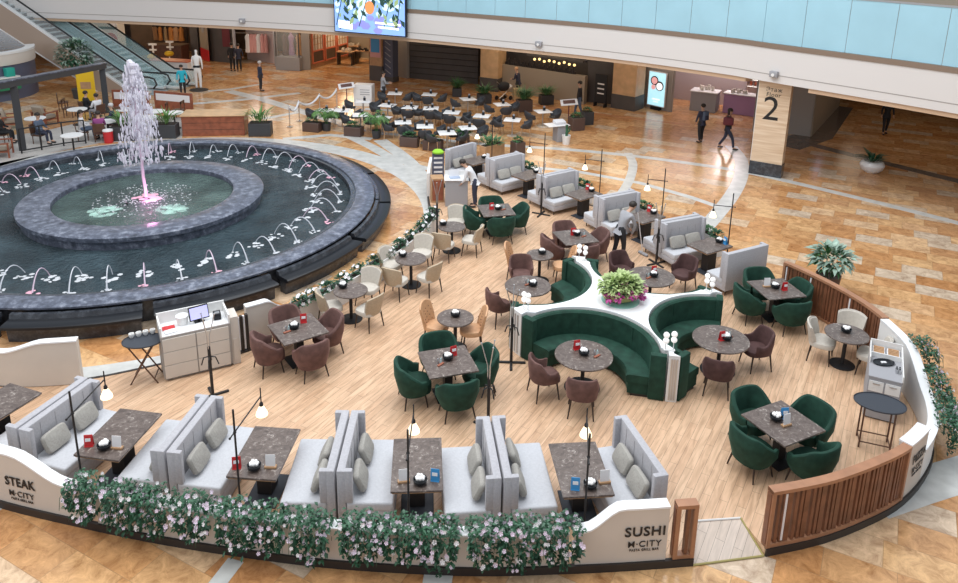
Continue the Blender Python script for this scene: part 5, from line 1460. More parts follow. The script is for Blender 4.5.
# seated people of the lounge
for (px, py, z), rz, tp, bt, hr, lb in (((99, 121, 0), 60, 'cl_white', 'cl_grey', 'hair', 'seated person in white shirt under the dark pergola post'), ((88, 118, 0), -40, 'cl_black', 'cl_black', 'hair', 'seated person in black facing the white shirt'), ((83.5, 140, 0), -60, 'cl_white', 'cl_denim', 'hair', 'seated person in white jacket near the fountain railing'), ((101, 141, 0), 20, 'cl_purple', 'cl_navy', 'hair', 'seated person in purple top near the fountain railing'), ((114, 132, 0), 110, 'cl_navy', 'cl_navy', 'hair_grey', 'seated person in navy with fair hair beside the dark planter'), ((41, 143, 0), -100, 'cl_denim', 'cl_navy', 'hair', 'seated person in blue with legs stretched by the railing'), ((2, 143, 0), -80, 'cl_black', 'cl_black', 'hair', 'seated person in black at the left edge of the lounge')):
    p = at(px, py, 0); person(lb, (p.x, p.y, .004), R(rz), tp, bt, hr, 1.72, pose='sit', arms=[((-.22, .12, .18), (-.12, .34, .16)), ((.22, .12, .18), (.12, .34, .16))])
    kq = R(rz); m = thing('lounge_chair', 'dark wooden chair under the '+lb.replace('seated ', ''), 'chair', (p.x, p.y, .004), kq, 'lounge chairs')
    q = MB(); q.box((0, 0, .36), (.46, .46, .05), bev=.01, seg=1); part('seat', q, 'wood_dark', m)
    q = MB(); q.box((0, -.25, .62), (.46, .04, .4), rx=.12, bev=.01, seg=1); part('backrest', q, 'wood_dark', m)
    for x in (-.19, .19):
        for y in (-.19, .19):
            q = MB(); q.cyl((x, y, 0), (x, y, .35), .02, n=6); part('leg', q, 'wood_dark', m)

o = thing('backpack', 'blue backpack on the person before the lilac shop', 'bag', P(700, 142.5), R(25)); m = MB(); m.box((0, -.20, 1.25), (.28, .14, .40), bev=.05, seg=3); part('pack', m, 'cl_denim', o); m = MB(); m.box((0, -.28, 1.18), (.2, .05, .2), bev=.02); part('pocket', m, 'cl_navy', o)
o = thing('shoulder_bag', 'burgundy bag carried by the person striding past the pillar', 'bag', P(726, 149), R(-105)); m = MB(); m.box((.33, -.04, 1.30), (.18, .42, .34), bev=.06, seg=3); part('bag_body', m, 'burg', o); m = MB(); m.tube([(.33, -.2, 1.42), (.26, -.1, 1.55), (.22, 0, 1.56), (.30, .1, 1.44)], .014, n=6); part('strap', m, 'burg', o)
o = thing('broom', 'pale broom held by the bending waiter', 'broom', (*at(618, 260, DZ)[:2], DZ), R(-60)); m = MB(); m.cyl((.05, .85, .04), (0, .60, 1.30), .014, n=8); part('handle', m, 'card', o); m = MB(); m.box((.05, .87, .035), (.36, .1, .07), bev=.02, seg=1); part('brush', m, 'cl_grey', o)
p = at(347, 96, .9)

# ================================================================== CAFE OF WHITE TABLES
def mk_ctable(S=.72):
    def make():
        r = thing('cafe_table', '', 'table')
        m = MB(); m.box((0, 0, .735), (S, S, .03), bev=.012, seg=2); part('tabletop', m, 'table_white', r)
        m = MB(); m.cyl((0, 0, .03), (0, 0, .72), .03, n=10); part('pedestal', m, 'steel', r)
        m = MB(); m.lathe([(.24, 0), (.24, .012), (.05, .03), (.03, .05)], n=18); part('base', m, 'steel', r)
        return r
    return make
def mk_holder():
    r = thing('menu_holder', '', 'menu holder'); m = MB(); m.box((0, 0, .07), (.12, .09, .14), bev=.01, seg=1); part('box', m, 'black', r); m = MB(); m.box((0, 0, .17), (.09, .02, .09)); part('cards', m, 'cl_grey', r, smooth=False); return r
CT = [((395, 93), 0, 2), ((429.5, 94), -5, 2), ((468, 98.6), 20, 2), ((387.5, 105), -15, 2), ((410, 107), -5, 2), ((431, 108), 0, 2), ((452, 112), -8, 2), ((482, 115.6), -12, 2), ((403, 122), 8, 2), ((425, 126), 4, 2), ((382, 117.5), -20, 2), ((360.5, 114.5), 10, 2), ((363, 101), 5, 2), ((325, 110), 0, 2), ((342, 110), 0, 2), ((468, 127.5), 15, 2), ((447, 132.5), 12, 2), ((502, 104), 18, 2), ((512.5, 119.4), -10, 2), ((543, 111), 18, 2)]
cw = ['below the waiter carrying plates', 'in front of the dark grille, far middle', 'beside the wooden pillar, far row', 'at the waiter side of the second row', 'second row, second from the waiter', 'centre of the second row', 'second row toward the booths', 'nearest the ferns in the second row', 'third row, beside a tall palm', 'third row, before the brown planters', 'just behind the tall palm', 'next to the white cabinet, nearer one', 'next to the white cabinet, farther one', 'farthest toward the fountain, outer one', 'farthest toward the fountain, inner one', 'behind the green fern by the farthest sofa', 'just behind the farthest grey sofa', 'between two ferns in the far row', 'closest to the second grey sofa', 'nearest the counter hall, alone']
for (px, rz, n), w in zip(CT, cw):
    c = at(*px, .75); place('ctable', mk_ctable(), 'white square cafe table '+w, (c.x, c.y, 0), R(rz), 'white cafe tables')
    place('cholder', mk_holder, 'black menu holder on the cafe table '+w, (c.x+.06, c.y+.1, .751), R(rz), 'cafe menu holders')
    for s, sd in ((180, 'fountain side'), (0, 'counter side')):
        a = R(rz+s); q = (c.x+.62*cos(a), c.y+.62*sin(a)); place('cchair', mk_cafe, 'graphite cafe chair, %s, table %s' % (sd, w), (q[0], q[1], 0), face(q, c), 'graphite cafe chairs')
    if px in ((429.5, 94), (431, 108), (452, 112), (410, 107), (482, 115.6), (403, 122), (425, 126), (502, 104)):
        a = R(rz-90); q = (c.x+.62*cos(a), c.y+.62*sin(a)); place('cchair', mk_cafe, 'graphite cafe chair turned away from us, table '+w, (q[0], q[1], 0), face(q, c), 'graphite cafe chairs')

def box_planter(label, p, rz, sz, mat, kind='leafy', L=.34, seed=0, grp='box planters', z0=0):
    t = thing('box_planter', label, 'planter', (p[0], p[1], z0), rz, grp); rnd = random.Random(seed)
    m = MB(); m.box((0, 0, sz[2]/2), sz, bev=.015, seg=1); part('box', m, mat, t)
    m = MB(); m.box((0, 0, sz[2]), (sz[0]-.08, sz[1]-.08, .02)); part('soil', m, 'soil', t)
    if kind == 'leafy':
        m = leafmass(rnd, (0, 0, sz[2]+.05), (sz[0]*.40, sz[1]*.40, .11), 90, .12, .06, zmin=0); part('foliage', m, 'leaf2', t)
    elif kind == 'strap': leafy(rnd, t, 40, L*2, .09, sz[0]*.3, 'palm', sz[2])
    elif kind == 'fern':
        for k in range(3): leafy(rnd, t, 40, L*1.7, .06, sz[0]*.4, 'leaf2', sz[2], .8)
    return t
for i, ((px, py), lb) in enumerate((((312.5, 131), 'brown box planter nearest the stanchions'), ((354, 135.5), 'brown box planter between the two palms'), ((410, 146), 'brown box planter right of the tall palm'), ((433, 149.5), 'brown box planter beside the lime cloth'))):
    p = at(px, py, 0); box_planter(lb, p, R(-14), (.78, .46, .42), 'planter_br', seed=i, L=.2)
p = at(261, 135, 0); box_planter('dark grey box planter with a strappy plant beside the red-brown counter block', p, R(5), (.95, .6, .58), 'planter_dk', 'strap', .42, 11)
p = at(126, 139.5, 0); box_planter('dark box planter with strappy plant near the red bin', p, R(4), (1.1, .6, .6), 'planter_dk', 'strap', .45, 12)
p = at(167, 137, 0); box_planter('dark box planter with strappy plant beside the jet spray', p, R(4), (.95, .6, .6), 'planter_dk', 'strap', .4, 13)
p = at(576, 129.5, 0); box_planter('brown square planter with leafy plant by the lectern sign', p, R(20), (.62, .55, .6), 'planter_br', 'leafy', seed=14)
p = at(586.5, 124, 0); box_planter('dark narrow planter behind the brown square planter', p, R(20), (.5, .5, .62), 'planter_dk', 'leafy', seed=15)
p = at(524, 111, 0); box_planter('brown box planter under the palm in the far cafe row', p, R(15), (.75, .5, .6), 'planter_br', 'fern', .5, 16)
p = at(517.5, 156, 0); box_planter('tall brown planter with variegated plant behind the second grey sofa', p, R(30), (.46, .46, .62), 'planter_br', 'leafy', seed=17)
p = at(492, 157, 0); t = box_planter('wooden trough with fern at the outer end of the farthest rear table', p, R(42), (1.1, .34, .55), 'wood', 'fern', .25, 18)
p = at(484, 103, 0); box_planter('dark planter with a fern beside the wooden pillar', p, R(15), (.7, .5, .5), 'planter_dk', 'fern', .42, 19)
p = at(457, 96, 0); box_planter('dark planter with a fern before the grille', p, R(0), (.5, .5, .45), 'planter_dk', 'fern', .42, 20)
p = at(546, 104, 0); box_planter('dark planter with a fern behind the lone cafe table', p, R(15), (.7, .5, .5), 'planter_dk', 'fern', .40, 21)
p = at(463, 146, 0); box_planter('brown planter with a bushy fern behind the farthest grey sofa', p, R(0), (.55, .4, .45), 'planter_br', 'fern', .26, 22)

def palm(label, p, H, L, seed, pot='planter_dk'):
    t = thing('potted_palm', label, 'palm', (p[0], p[1], 0), 0, 'potted palms'); rnd = random.Random(seed)
    m = MB(); m.lathe([(.001, 0), (.17, 0), (.21, .36), (.19, .36), (.17, .30), (.001, .30)], n=16); part('pot', m, pot, t)
    m = MB()
    for k in range(5): a = k*1.3; m.tube([(.05*cos(a), .05*sin(a), .28), (.07*cos(a), .07*sin(a), .3+H*.3), (.12*cos(a), .12*sin(a), .3+H*.5)], .014, n=5)
    part('stem', m, 'palm', t)
    fronds(rnd, 11, L, .16, 1.1, 'palm', t, .3+H*.25)
palm('low bushy palm in a dark pot beside the stanchions', at(326.6, 130.5, 0), .5, .72, 3)
palm('tall palm in a dark pot by the pale floor stripes', at(376.5, 138, 0), .9, .85, 4)
# white oval planter and big variegated plant
p = at(871, 172, 0); t = thing('bowl_planter', 'white oval bowl planter with dark leaves on the shiny floor', 'planter', p)
m = MB(); m.lathe([(.001, 0), (.22, 0), (.40, .14), (.45, .30), (.40, .42), (.32, .46), (.28, .43), (.001, .40)], n=28); part('bowl', m, 'white_top', t); leafy(random.Random(2), t, 60, .62, .10, .22, 'leaf', .42, .7)
p = at(826, 288, 0); t = thing('potted_shrub', 'large variegated leafy plant outside the long walnut fence', 'plant', (9.08, 18.35, 0)); rnd = random.Random(8)
m = MB(); m.lathe([(.001, 0), (.24, 0), (.31, .55), (.28, .55), (.25, .48), (.001, .48)], n=20); part('pot', m, 'planter_br', t)
m = MB()
for k in range(8): a = k*.8; m.tube([(.08*cos(a), .08*sin(a), .45), (.2*cos(a), .2*sin(a), .9)], .012, n=5)
part('stem', m, 'leaf2', t)
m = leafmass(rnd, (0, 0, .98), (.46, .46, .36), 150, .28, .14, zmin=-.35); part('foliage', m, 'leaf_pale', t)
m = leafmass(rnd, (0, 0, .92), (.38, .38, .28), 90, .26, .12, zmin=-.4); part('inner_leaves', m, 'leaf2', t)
p = at(566, 144, 0); t = thing('pot_plant', 'slim cactus in a white pot near the rear floor stripe', 'plant', p); m = MB(); m.lathe([(.001, 0), (.15, 0), (.19, .40), (.17, .40), (.15, .34), (.001, .34)], n=16); part('pot', m, 'white', t); m = MB(); m.tube([(0, 0, .33), (.02, 0, .6), (0, 0, .85)], .06, n=8); m.tube([(.02, 0, .5), (.12, 0, .58), (.13, 0, .72)], .035, n=7); part('cactus', m, 'leaf', t)

# signs, cabinet, ropes
t = thing('white_cabinet', 'white serving cabinet with printed panel at the cafe entrance', 'cabinet', at(364.5, 105, 0), R(-8)); m = MB(); m.box((0, 0, .55), (.95, .6, 1.1), bev=.01, seg=1); part('cabinet_body', m, 'white', t)
for k in range(3):
    m = MB(); m.box((.12, -.305, .62+.12*k), (.5, .008, .035)); part('print', m, 'cl_grey', t, smooth=False)
def lectern(label, p, rz, w=.8):
    t = thing('lectern_sign', label, 'sign', p, rz, 'lectern signs'); m = MB(); m.lathe([(.2, 0), (.2, .02), (.04, .04)], n=16); part('base', m, 'steel', t); m = MB(); m.cyl((0, 0, .03), (0, 0, 1.05), .025, n=8); part('post', m, 'burg', t); m = MB(); m.box((0, 0, 1.1), (w, .5, .035), rx=.35, ry=-.1, bev=.006, seg=1); part('sign_panel', m, 'card', t); m = MB(); m.box((0, .0, 1.122), (w*.7, .3, .012), rx=.35, ry=-.1); part('print', m, 'mauve', t, smooth=False)
lectern('slanted white lectern sign by the rope barrier', at(347, 107, 0), R(15)); lectern('slanted white lectern sign near the counter hall', at(568, 125, 0), R(0), .8)
t = thing('serving_stand', 'white stand with folded cloth beside the cactus pot', 'stand', at(556, 141, 0), R(20)); m = MB(); m.box((0, 0, .74), (1.0, .62, .03), bev=.006, seg=1); part('top', m, 'table_white', t); m = MB(); m.box((.2, 0, .37), (.5, .5, .72)); part('cabinet_body', m, 'cl_grey', t, smooth=False)
o = part('folded_cloth', MB().box((0, 0, .07), (.5, .34, .14), rx=.2, bev=.03), 'cl_white', None, loc=V(at(556, 141, 0))+V((.12, .08, .775)), rot=.4); tag(o, 'folded pale cloth on the white stand by the cactus', 'cloth')
sp = [at(290, 127, 0), at(299.5, 121, 0), at(320, 113.5, 0), at(337, 107.5, 0)]
for i, p in enumerate(sp):
    t = thing('stanchion', 'steel stanchion post of the rope barrier, %s from the fountain' % ordn[i], 'stanchion', p, 0, 'stanchions'); m = MB(); m.cyl((0, 0, .02), (0, 0, .95), .024, n=8); m.sph((0, 0, .97), .035, n=8); part('post', m, 'chrome', t); m = MB(); m.lathe([(.16, 0), (.16, .02), (.03, .04)], n=18); part('base', m, 'chrome', t)
for i in range(3):
    a, b = sp[i]+V((0, 0, .92)), sp[i+1]+V((0, 0, .92)); pts = [a.lerp(b, k/10)-V((0, 0, .28*4*(k/10)*(1-k/10))) for k in range(11)]
    o = part('rope', MB().tube(pts, .045, n=8), 'cl_white'); tag(o, 'white barrier rope swagged between stanchions, %s from the fountain' % ordn[i], 'rope', 'barrier ropes')
t = thing('pram', 'dark pram with pale blanket beside the ferns', 'pram', at(503.5, 100, 0), R(40)); m = MB(); m.sph((0, 0, .75), .32, n=14, sc=(1.2, .8, .8)); part('hood', m, 'cl_black', t); m = MB(); m.sph((.3, 0, .7), .24, n=10, sc=(1.1, .9, .6)); part('blanket', m, 'cl_white', t)
m = MB(); m.tube([(-.3, 0, .9), (-.5, 0, 1.05)], .02, n=6); m.tube([(-.3, 0, .12), (.35, 0, .5)], .02, n=6); m.tube([(.3, 0, .12), (-.3, 0, .55)], .02, n=6); part('chassis', m, 'steel', t)
for x in (-.3, .3):
    for y in (-.22, .22):
        m = MB(); m.cyl((x, y-.02, .12), (x, y+.02, .12), .12, n=14); part('wheel', m, 'rubber', t)
t = thing('shopping_bag', 'brown paper shopping bag beside the pram', 'bag', at(517, 99.5, 0), R(20)); m = MB(); m.box((0, 0, .32), (.46, .2, .62), bev=.01, seg=1); part('bag_body', m, 'bag', t); m = MB(); m.tube([(-.1, 0, .63), (-.08, 0, .78), (.08, 0, .78), (.1, 0, .63)], .01, n=5); part('bag_handle', m, 'bag', t)
# ================================================================== LOUNGE BESIDE THE FOUNTAIN
def Z(px, py, z=.0): return at(px, py, z)
pp = [Z(23, 150), Z(107, 112.5)]
t = thing('pergola', 'dark grey pergola frame over the lounge, two posts and a long beam', 'pergola')
for p, h in ((pp[0], 2.62), (pp[1], 2.12)):
    m = MB(); m.box((p.x, p.y, h/2+.002), (.26, .26, h), rz=.5); part('post', m, 'planter_dk', t, smooth=False)
# the beam joins both post heads and runs on past the left edge
a = V((pp[1].x, pp[1].y, 2.14)); b = V((pp[0].x, pp[0].y, 2.62)); c = b + (b-a)*1.2
rs = [(p.x, p.y, p.z) for p in (a+(a-b)*.03, b, c)]
m = MB(); d = (b-a); n_ = V((-d.y, d.x, 0)).normalized()*.14
m.ring_loft([[V(p)+n_, V(p)+n_+V((0, 0, .24)), V(p)-n_+V((0, 0, .24)), V(p)-n_] for p in rs], cap0=True, cap1=True); part('beam', m, 'planter_dk', t, smooth=False)
m = MB(); n2 = n_*1.15; m.ring_loft([[V(p)+n2+V((0, 0, .24)), V(p)+n2+V((0, 0, .29)), V(p)-n2+V((0, 0, .29)), V(p)-n2+V((0, 0, .24))] for p in rs], cap0=True, cap1=True); part('beam_cap', m, 'granite', t, smooth=False)
# railing
rl = [Z(x, y) for x, y in ((22, 153.5), (42, 150), (64, 146), (86, 143.5))]
t = thing('railing', 'black metal railing between the lounge and the fountain', 'railing')
for p in rl:
    m = MB(); m.cyl((p.x, p.y, 0.004), (p.x, p.y, 1.0), .03, n=8); part('post', m, 'black_matte', t)
for z in (1.0, .12):
    m = MB(); m.tube([V((p.x, p.y, z)) for p in rl], .028, n=6); part('rail', m, 'black_matte', t)
def easy_chair(label, p, rz):
    t = thing('easy_chair', label, 'armchair', (p.x, p.y, .004), rz, 'wooden easy chairs')
    m = MB(); m.box((0, .02, .36), (.62, .62, .16), bev=.04); part('seat_cushion', m, 'wall_taupe', t); m = MB(); m.box((0, -.30, .64), (.62, .16, .52), rx=.25, bev=.05); part('back_cushion', m, 'wall_taupe', t)
    for s in (-1, 1):
        m = MB(); m.box((s*.38, 0, .58), (.08, .74, .045)); m.box((s*.38, .33, .29), (.06, .06, .58)); m.box((s*.38, -.33, .29), (.06, .06, .58)); part('side_frame', m, 'redwood', t, smooth=False)
    m = MB(); m.box((0, 0, .24), (.72, .6, .05)); part('base', m, 'redwood', t, smooth=False)
easy_chair('wooden easy chair with taupe cushions at the lower left of the lounge', Z(2, 156), R(-70)); easy_chair('wooden easy chair with taupe cushions behind the pergola post', Z(46, 124), R(-20)); easy_chair('wooden easy chair with taupe cushions by the curved reception', Z(13, 128), R(-60))
def ltable(label, p, D=.85):
    t = thing('lounge_table', label, 'table', (p.x, p.y, .004), 0, 'white lounge tables'); m = MB(); m.lathe([(.001, .70), (D/2, .70), (D/2, .73), (.001, .735)], n=24); part('tabletop', m, 'table_white', t); m = MB(); m.cyl((0, 0, .02), (0, 0, .70), .035, n=8); part('pedestal', m, 'black_matte', t); m = MB(); m.lathe([(.26, 0), (.26, .015), (.03, .03)], n=18); part('base', m, 'black_matte', t)
for (px, py), w in (((35, 118), 'beside the pergola post'), ((77, 109), 'by the yellow stand'), ((107, 121), 'in front of the seated group'), ((125, 109), 'before the white-faced divider'), ((148, 117), 'behind the water spray'), ((155, 111), 'between the two dividers'), ((174, 112.5), 'in front of the second divider'), ((72, 135), 'near the fountain railing')):
    ltable('white round lounge table '+w, Z(px, py, .73))
def loungechair(label, p, rz):
    m = thing('lounge_chair', label, 'chair', (p.x, p.y, .004), R(rz), 'lounge chairs')
    q = MB(); q.box((0, 0, .43), (.46, .46, .05), bev=.01, seg=1); part('seat', q, 'wood_dark', m)
    q = MB(); q.box((0, -.22, .82), (.46, .04, .12)); q.box((-.21, -.22, .64), (.04, .04, .44)); q.box((.21, -.22, .64), (.04, .04, .44)); part('backrest', q, 'wood_dark', m, smooth=False)
    for x in (-.19, .19):
        for y in (-.19, .19):
            q = MB(); q.cyl((x, y, 0), (x, y, .42), .02, n=6); part('leg', q, 'wood_dark', m)
for (px, py), rz, w in (((70, 117), -80, 'left of the yellow stand'), ((163, 121), 100, 'beside the jet spray'), ((179, 119), 90, 'next to the red-brown counter block'), ((116, 125), 40, 'before the strappy planter'), ((138, 115), 170, 'behind the spray, under the divider'), ((64, 111), -60, 'under the potted tree')):
    loungechair('empty dark wooden lounge chair '+w, Z(px, py), rz)
for (a, b, w) in (((114, 109.5), (150, 111), 'first from the pergola'), ((156, 110.5), (193.5, 114), 'second from the pergola, behind the spray')):
    a, b = Z(*a), Z(*b); d = b-a; c = (a+b)/2; t = thing('divider_panel', 'red-brown framed divider with white inset panel, '+w, 'divider', (c.x, c.y, 0.004), atan2(d.y, d.x), 'framed dividers')
    L = d.length; m = MB(); m.box((0, 0, .5), (L, .10, 1.0), bev=.008, seg=1); part('frame', m, 'redwood', t); m = MB(); m.box((0, -.052, .72), (L-.22, .012, .34)); part('inset_panel', m, 'card', t, smooth=False)
a, b, c = Z(181, 136.5), Z(243.5, 135.5), Z(192, 121)
d = b-a; t = thing('counter_block', 'red-brown wooden counter block with golden top behind the fountain', 'counter', ((a+b)/2 + V((-.0, .55, 0)))[:], atan2(d.y, d.x)); m = MB(); m.box((0, 0, .44), (d.length, 1.1, .88), bev=.01, seg=1); part('block', m, 'redwood', t); m = MB(); m.box((0, 0, .905), (d.length+.1, 1.2, .05), bev=.008, seg=1); part('top', m, 'wood_panel', t)
for k in range(1, 3):
    m = MB(); m.box((0, -.553, .88*k/3), (d.length, .008, .012)); part('seam', m, 'wood_dark', t, smooth=False)
t = thing('waste_bin', 'small red bin beside the dark planter', 'bin', (*Z(109, 142.5)[:2], .004)); m = MB(); m.lathe([(.001, 0), (.18, 0), (.2, .5), (.001, .5)], n=14); part('bin', m, 'red', t); m = MB(); m.lathe([(.001, .50), (.21, .5), (.20, .56), (.001, .60)], n=14); part('lid', m, 'card', t)
t = thing('banner_stand', 'yellow banner stand with dark print by the pergola post', 'sign', Z(88.5, 106)[:], R(5)); m = MB(); m.box((0, 0, 1.0), (.85, .05, 1.5), bev=.005, seg=1); part('banner', m, 'yellow', t); m = MB(); m.box((0, -.03, 1.05), (.5, .012, .35)); part('print', m, 'wood', t, smooth=False); m = MB(); m.box((0, 0, .13), (.6, .3, .26)); part('foot', m, 'black_matte', t, smooth=False)
t = thing('potted_tree', 'rounded small tree rising in front of the escalator', 'tree', Z(80, 98)[:]); m = MB(); m.tube([(0, 0, .4), (.03, 0, 1.2), (0, 0, 2.0)], .05, n=7); part('trunk', m, 'wood_dark', t); m = leafmass(random.Random(1), (0, 0, 2.25), (.85, .85, .75), 620, .22, .12, zmin=-.7); part('crown', m, 'leaf', t); m = leafmass(random.Random(31), (0, 0, 2.3), (.88, .88, .8), 200, .2, .1, zmin=-.5, inner=.8); part('pale_leaves', m, 'leaf_pale', t); m = MB(); m.lathe([(.001, 0), (.3, 0), (.36, .5), (.32, .5), (.001, .42)], n=16); part('pot', m, 'planter_dk', t)
# curved reception desk at the left edge
rc = Z(-9, 97); t = thing('reception_desk', 'curved white reception kiosk with slate sides at the left edge', 'kiosk', (rc.x-.8, rc.y+.6, 0))
ar = arc((0, 0), 2.6, -100, 40, 26)
m = MB(); m.sweep(ar, [(0, 0), (0, 1.8), (-.12, 1.8), (-.12, 0)]); part('side_panel', m, 'navy_panel', t); m = MB(); m.sweep(ar, [(.06, 1.8), (.08, 2.3), (.06, 2.35), (-.3, 2.35), (-.3, 1.8)]); part('fascia_band', m, 'cream', t); m = MB(); m.sweep(ar, [(.1, 2.35), (.1, 2.46), (-.35, 2.46), (-.35, 2.35)]); part('top_rim', m, 'white', t)
m = MB(); m.box((.4, -1.0, 1.5), (1.6, .06, .8), rz=.2); part('screen', m, 'black', t, smooth=False)
ag = arc((0, 0), 2.6, -85, -22, 14); m = MB(); m.sweep(ag, [(.02, .62), (.02, 1.22), (.42, 1.22), (.42, .62)]); part('green_front', m, 'grn_counter', t, 'green counter front'); m = MB(); m.sweep(ag, [(.02, 1.22), (.02, 1.28), (.47, 1.28), (.47, 1.22)]); part('counter_ledge', m, 'white', t, smooth=False)
kx, ky = rc.x-.8+2.83*cos(R(-30)), rc.y+.6+2.83*sin(R(-30))
t = thing('teal_box', 'teal display box on the green ledge of the curved kiosk', 'box', (kx, ky, 1.282), R(60)); m = MB(); m.box((0, 0, .2), (.4, .34, .4), bev=.02); part('box', m, 'teal', t); m = MB(); m.box((0, 0, .41), (.42, .36, .03), bev=.01, seg=1); part('lid', m, 'teal', t)

# ================================================================== ESCALATORS
ED = V((cos(R(166)), sin(R(166)), 0)); EN = V((-ED.y, ED.x, 0))*-1      # run direction, and the side away from us
def escalator(label, base, n=34, clad=True):
    t = thing('escalator', label, 'escalator', (0, 0, 0), 0, 'escalators'); run, rise = .346, .2
    def pt(s, z, o): return base + ED*s + EN*o + V((0, 0, z))
    sl = rise/run; Wd = 1.0; Lr = n*run
    def side(o0, o1, prof, name, mat, lab=None, smooth=False):
        m = MB(); m.ring_loft([[pt(s, z, o0) for s, z in prof], [pt(s, z, o1) for s, z in prof]], cap0=True, cap1=True); part(name, m, mat, t, lab, smooth=smooth)
    band = lambda z0, z1: [(-1.3, z0), (0, z0), (Lr, Lr*sl+z0), (Lr, Lr*sl+z1), (0, z1), (-1.3, z1)]
    if clad: side(-.20, -.16, [(-1.3, .0), (1.9, .0), (Lr, Lr*sl-1.55), (Lr, Lr*sl+.12), (0, .12), (-1.3, .12)], 'cladding', 'beige_clad', 'beige side cladding')
    side(Wd+.16, Wd+.20, [(-1.3, .0), (1.9, .0), (Lr, Lr*sl-1.55), (Lr, Lr*sl+.12), (0, .12), (-1.3, .12)], 'cladding', 'beige_clad')
    side(-.20, Wd+.20, [(1.9, 0.0), (Lr, Lr*sl-1.55), (Lr, Lr*sl-1.62), (2.1, -.0)], 'underside', 'alu')
    for o in (-.20, Wd-.02): side(o, o+.22, band(.12, .22), 'skirt', 'alu', 'pale metal skirt')
    for o in (-.10, Wd+.06): side(o, o+.02, band(.22, .92), 'glass_panel', 'glass_thin' if clad and o < 0 else 'glass', 'pale blue glass side')
    for o in (-.09, Wd+.07):
        m = MB(); pts = [pt(-1.5, .35, o), pt(-1.72, .6, o), pt(-1.6, .88, o), pt(-1.3, .96, o), pt(0, .96, o), pt(Lr, Lr*sl+.96, o)]; m.tube(pts, .05, n=7); part('handrail', m, 'rubber', t)
    for k in range(n):
        m = MB(); c = pt(k*run+run/2, (k+1)*rise-.06+.02, Wd/2); m.box(c, (run*.98, Wd-.06, .05), rz=atan2(ED.y, ED.x)); s = part('step', m, 'tread', t, smooth=False)
        m = MB(); c = pt(k*run+.015, k*rise+.08, Wd/2); m.box(c, (.02, Wd-.06, .19), rz=atan2(ED.y, ED.x)); part('riser', m, 'riser', s, smooth=False)
    m = MB(); m.box(pt(-.75 if clad else -.45, .02, Wd/2), (1.5 if clad else .9, 1.3, .036), rz=atan2(ED.y, ED.x)); part('landing_plate', m, 'tread', t, smooth=False)
    return t
e1 = Z(131, 93)
escalator('nearer escalator with beige side cladding, rising to the upper left', e1)
escalator('farther escalator with pale blue glass sides, ending by the mannequin', e1 + EN*1.46 - ED*1.0, 40, False)

# ================================================================== SHOPS
t = thing('mannequin', 'tall white mannequin figure at the foot of the escalator', 'mannequin', Z(199, 90)[:]); Nm = {'pelvis': ((0, 0, 1.15), .16), 'waist': ((0, 0, 1.45), .14), 'chest': ((0, 0, 1.75), .17), 'neck': ((0, 0, 2.0), .06), 'head': ((0, 0, 2.12), .09), 'top': ((0, 0, 2.25), .08), 'hl': ((-.11, 0, 1.05), .12), 'kl': ((-.12, .02, .6), .09), 'al': ((-.12, 0, .1), .06), 'hr': ((.11, 0, 1.05), .12), 'kr': ((.12, .02, .6), .09), 'ar': ((.12, 0, .1), .06), 'sl': ((-.22, 0, 1.85), .07), 'el': ((-.27, 0, 1.5), .05), 'wl': ((-.26, .06, 1.15), .04), 'sr': ((.22, 0, 1.85), .07), 'er': ((.27, 0, 1.5), .05), 'wr': ((.26, .06, 1.15), .04)}
part('figure', skin_mesh('figure', Nm, [('pelvis', 'waist'), ('waist', 'chest'), ('chest', 'neck'), ('neck', 'head'), ('head', 'top'), ('pelvis', 'hl'), ('hl', 'kl'), ('kl', 'al'), ('pelvis', 'hr'), ('hr', 'kr'), ('kr', 'ar'), ('chest', 'sl'), ('sl', 'el'), ('el', 'wl'), ('chest', 'sr'), ('sr', 'er'), ('er', 'wr')], 'white'), None, t)
m = MB(); m.lathe([(.5, 0), (.5, .03), (.001, .04)], n=20); part('base', m, 'rubber', t); m = MB(); m.box((0, 0, 1.32), (.36, .3, .12), bev=.03); part('belt', m, 'black', t)
# pillar with red discs behind the escalator
p = Z(114, 60); t = thing('banner_pillar', 'white pillar with two large red discs behind the escalator', 'pillar', (p.x, p.y-.5, 0), R(-5)); m = MB(); m.box((0, 0, 1.86), (1.9, .9, 3.70)); part('shaft', m, 'white', t, smooth=False)
for x in (-.48, .48):
    m = MB(); m.cyl((x, -.455, 1.5), (x, -.49, 1.5), .44, n=28); part('red_disc', m, 'red', t)
m = MB(); m.box((0, -.46, 2.25), (1.9, .03, .16)); part('dark_band', m, 'black', t, smooth=False)
t = thing('salon_stool', 'white stool lamp with yellow ball seat, nearer to the red discs', 'stool', Z(153, 66)[:], 0, 'yellow stools'); m = MB(); m.lathe([(.25, 0), (.25, .03), (.04, .05), (.04, .5)], n=14); part('base', m, 'white', t); m = MB(); m.sph((0, 0, .62), .3, n=14, sc=(1, 1, .6)); part('seat', m, 'yellow', t); m = MB(); m.box((0, .25, 1.35), (.5, .1, .12)); m.box((0, .25, 1.1), (.1, .06, .6)); m.box((0, .25, 1.0), (.44, .1, .10)); part('head_rest', m, 'white', t)
dup(t, Z(170, 63)[:], 0, 'white stool lamp with yellow ball seat, nearer to the mannequin')
a, b = Z(150, 79), Z(187, 81); d = b-a; t = thing('low_counter', 'low counter with coral red top beside the escalator foot', 'counter', ((a+b)/2+V((0, .8, 0)))[:], atan2(d.y, d.x)); m = MB(); m.box((0, 0, .5), (d.length, .8, 1.0)); part('body', m, 'cl_white', t, smooth=False); m = MB(); m.box((0, 0, 1.03), (d.length+.1, .9, .06), bev=.01, seg=1); part('top', m, 'coral', t)
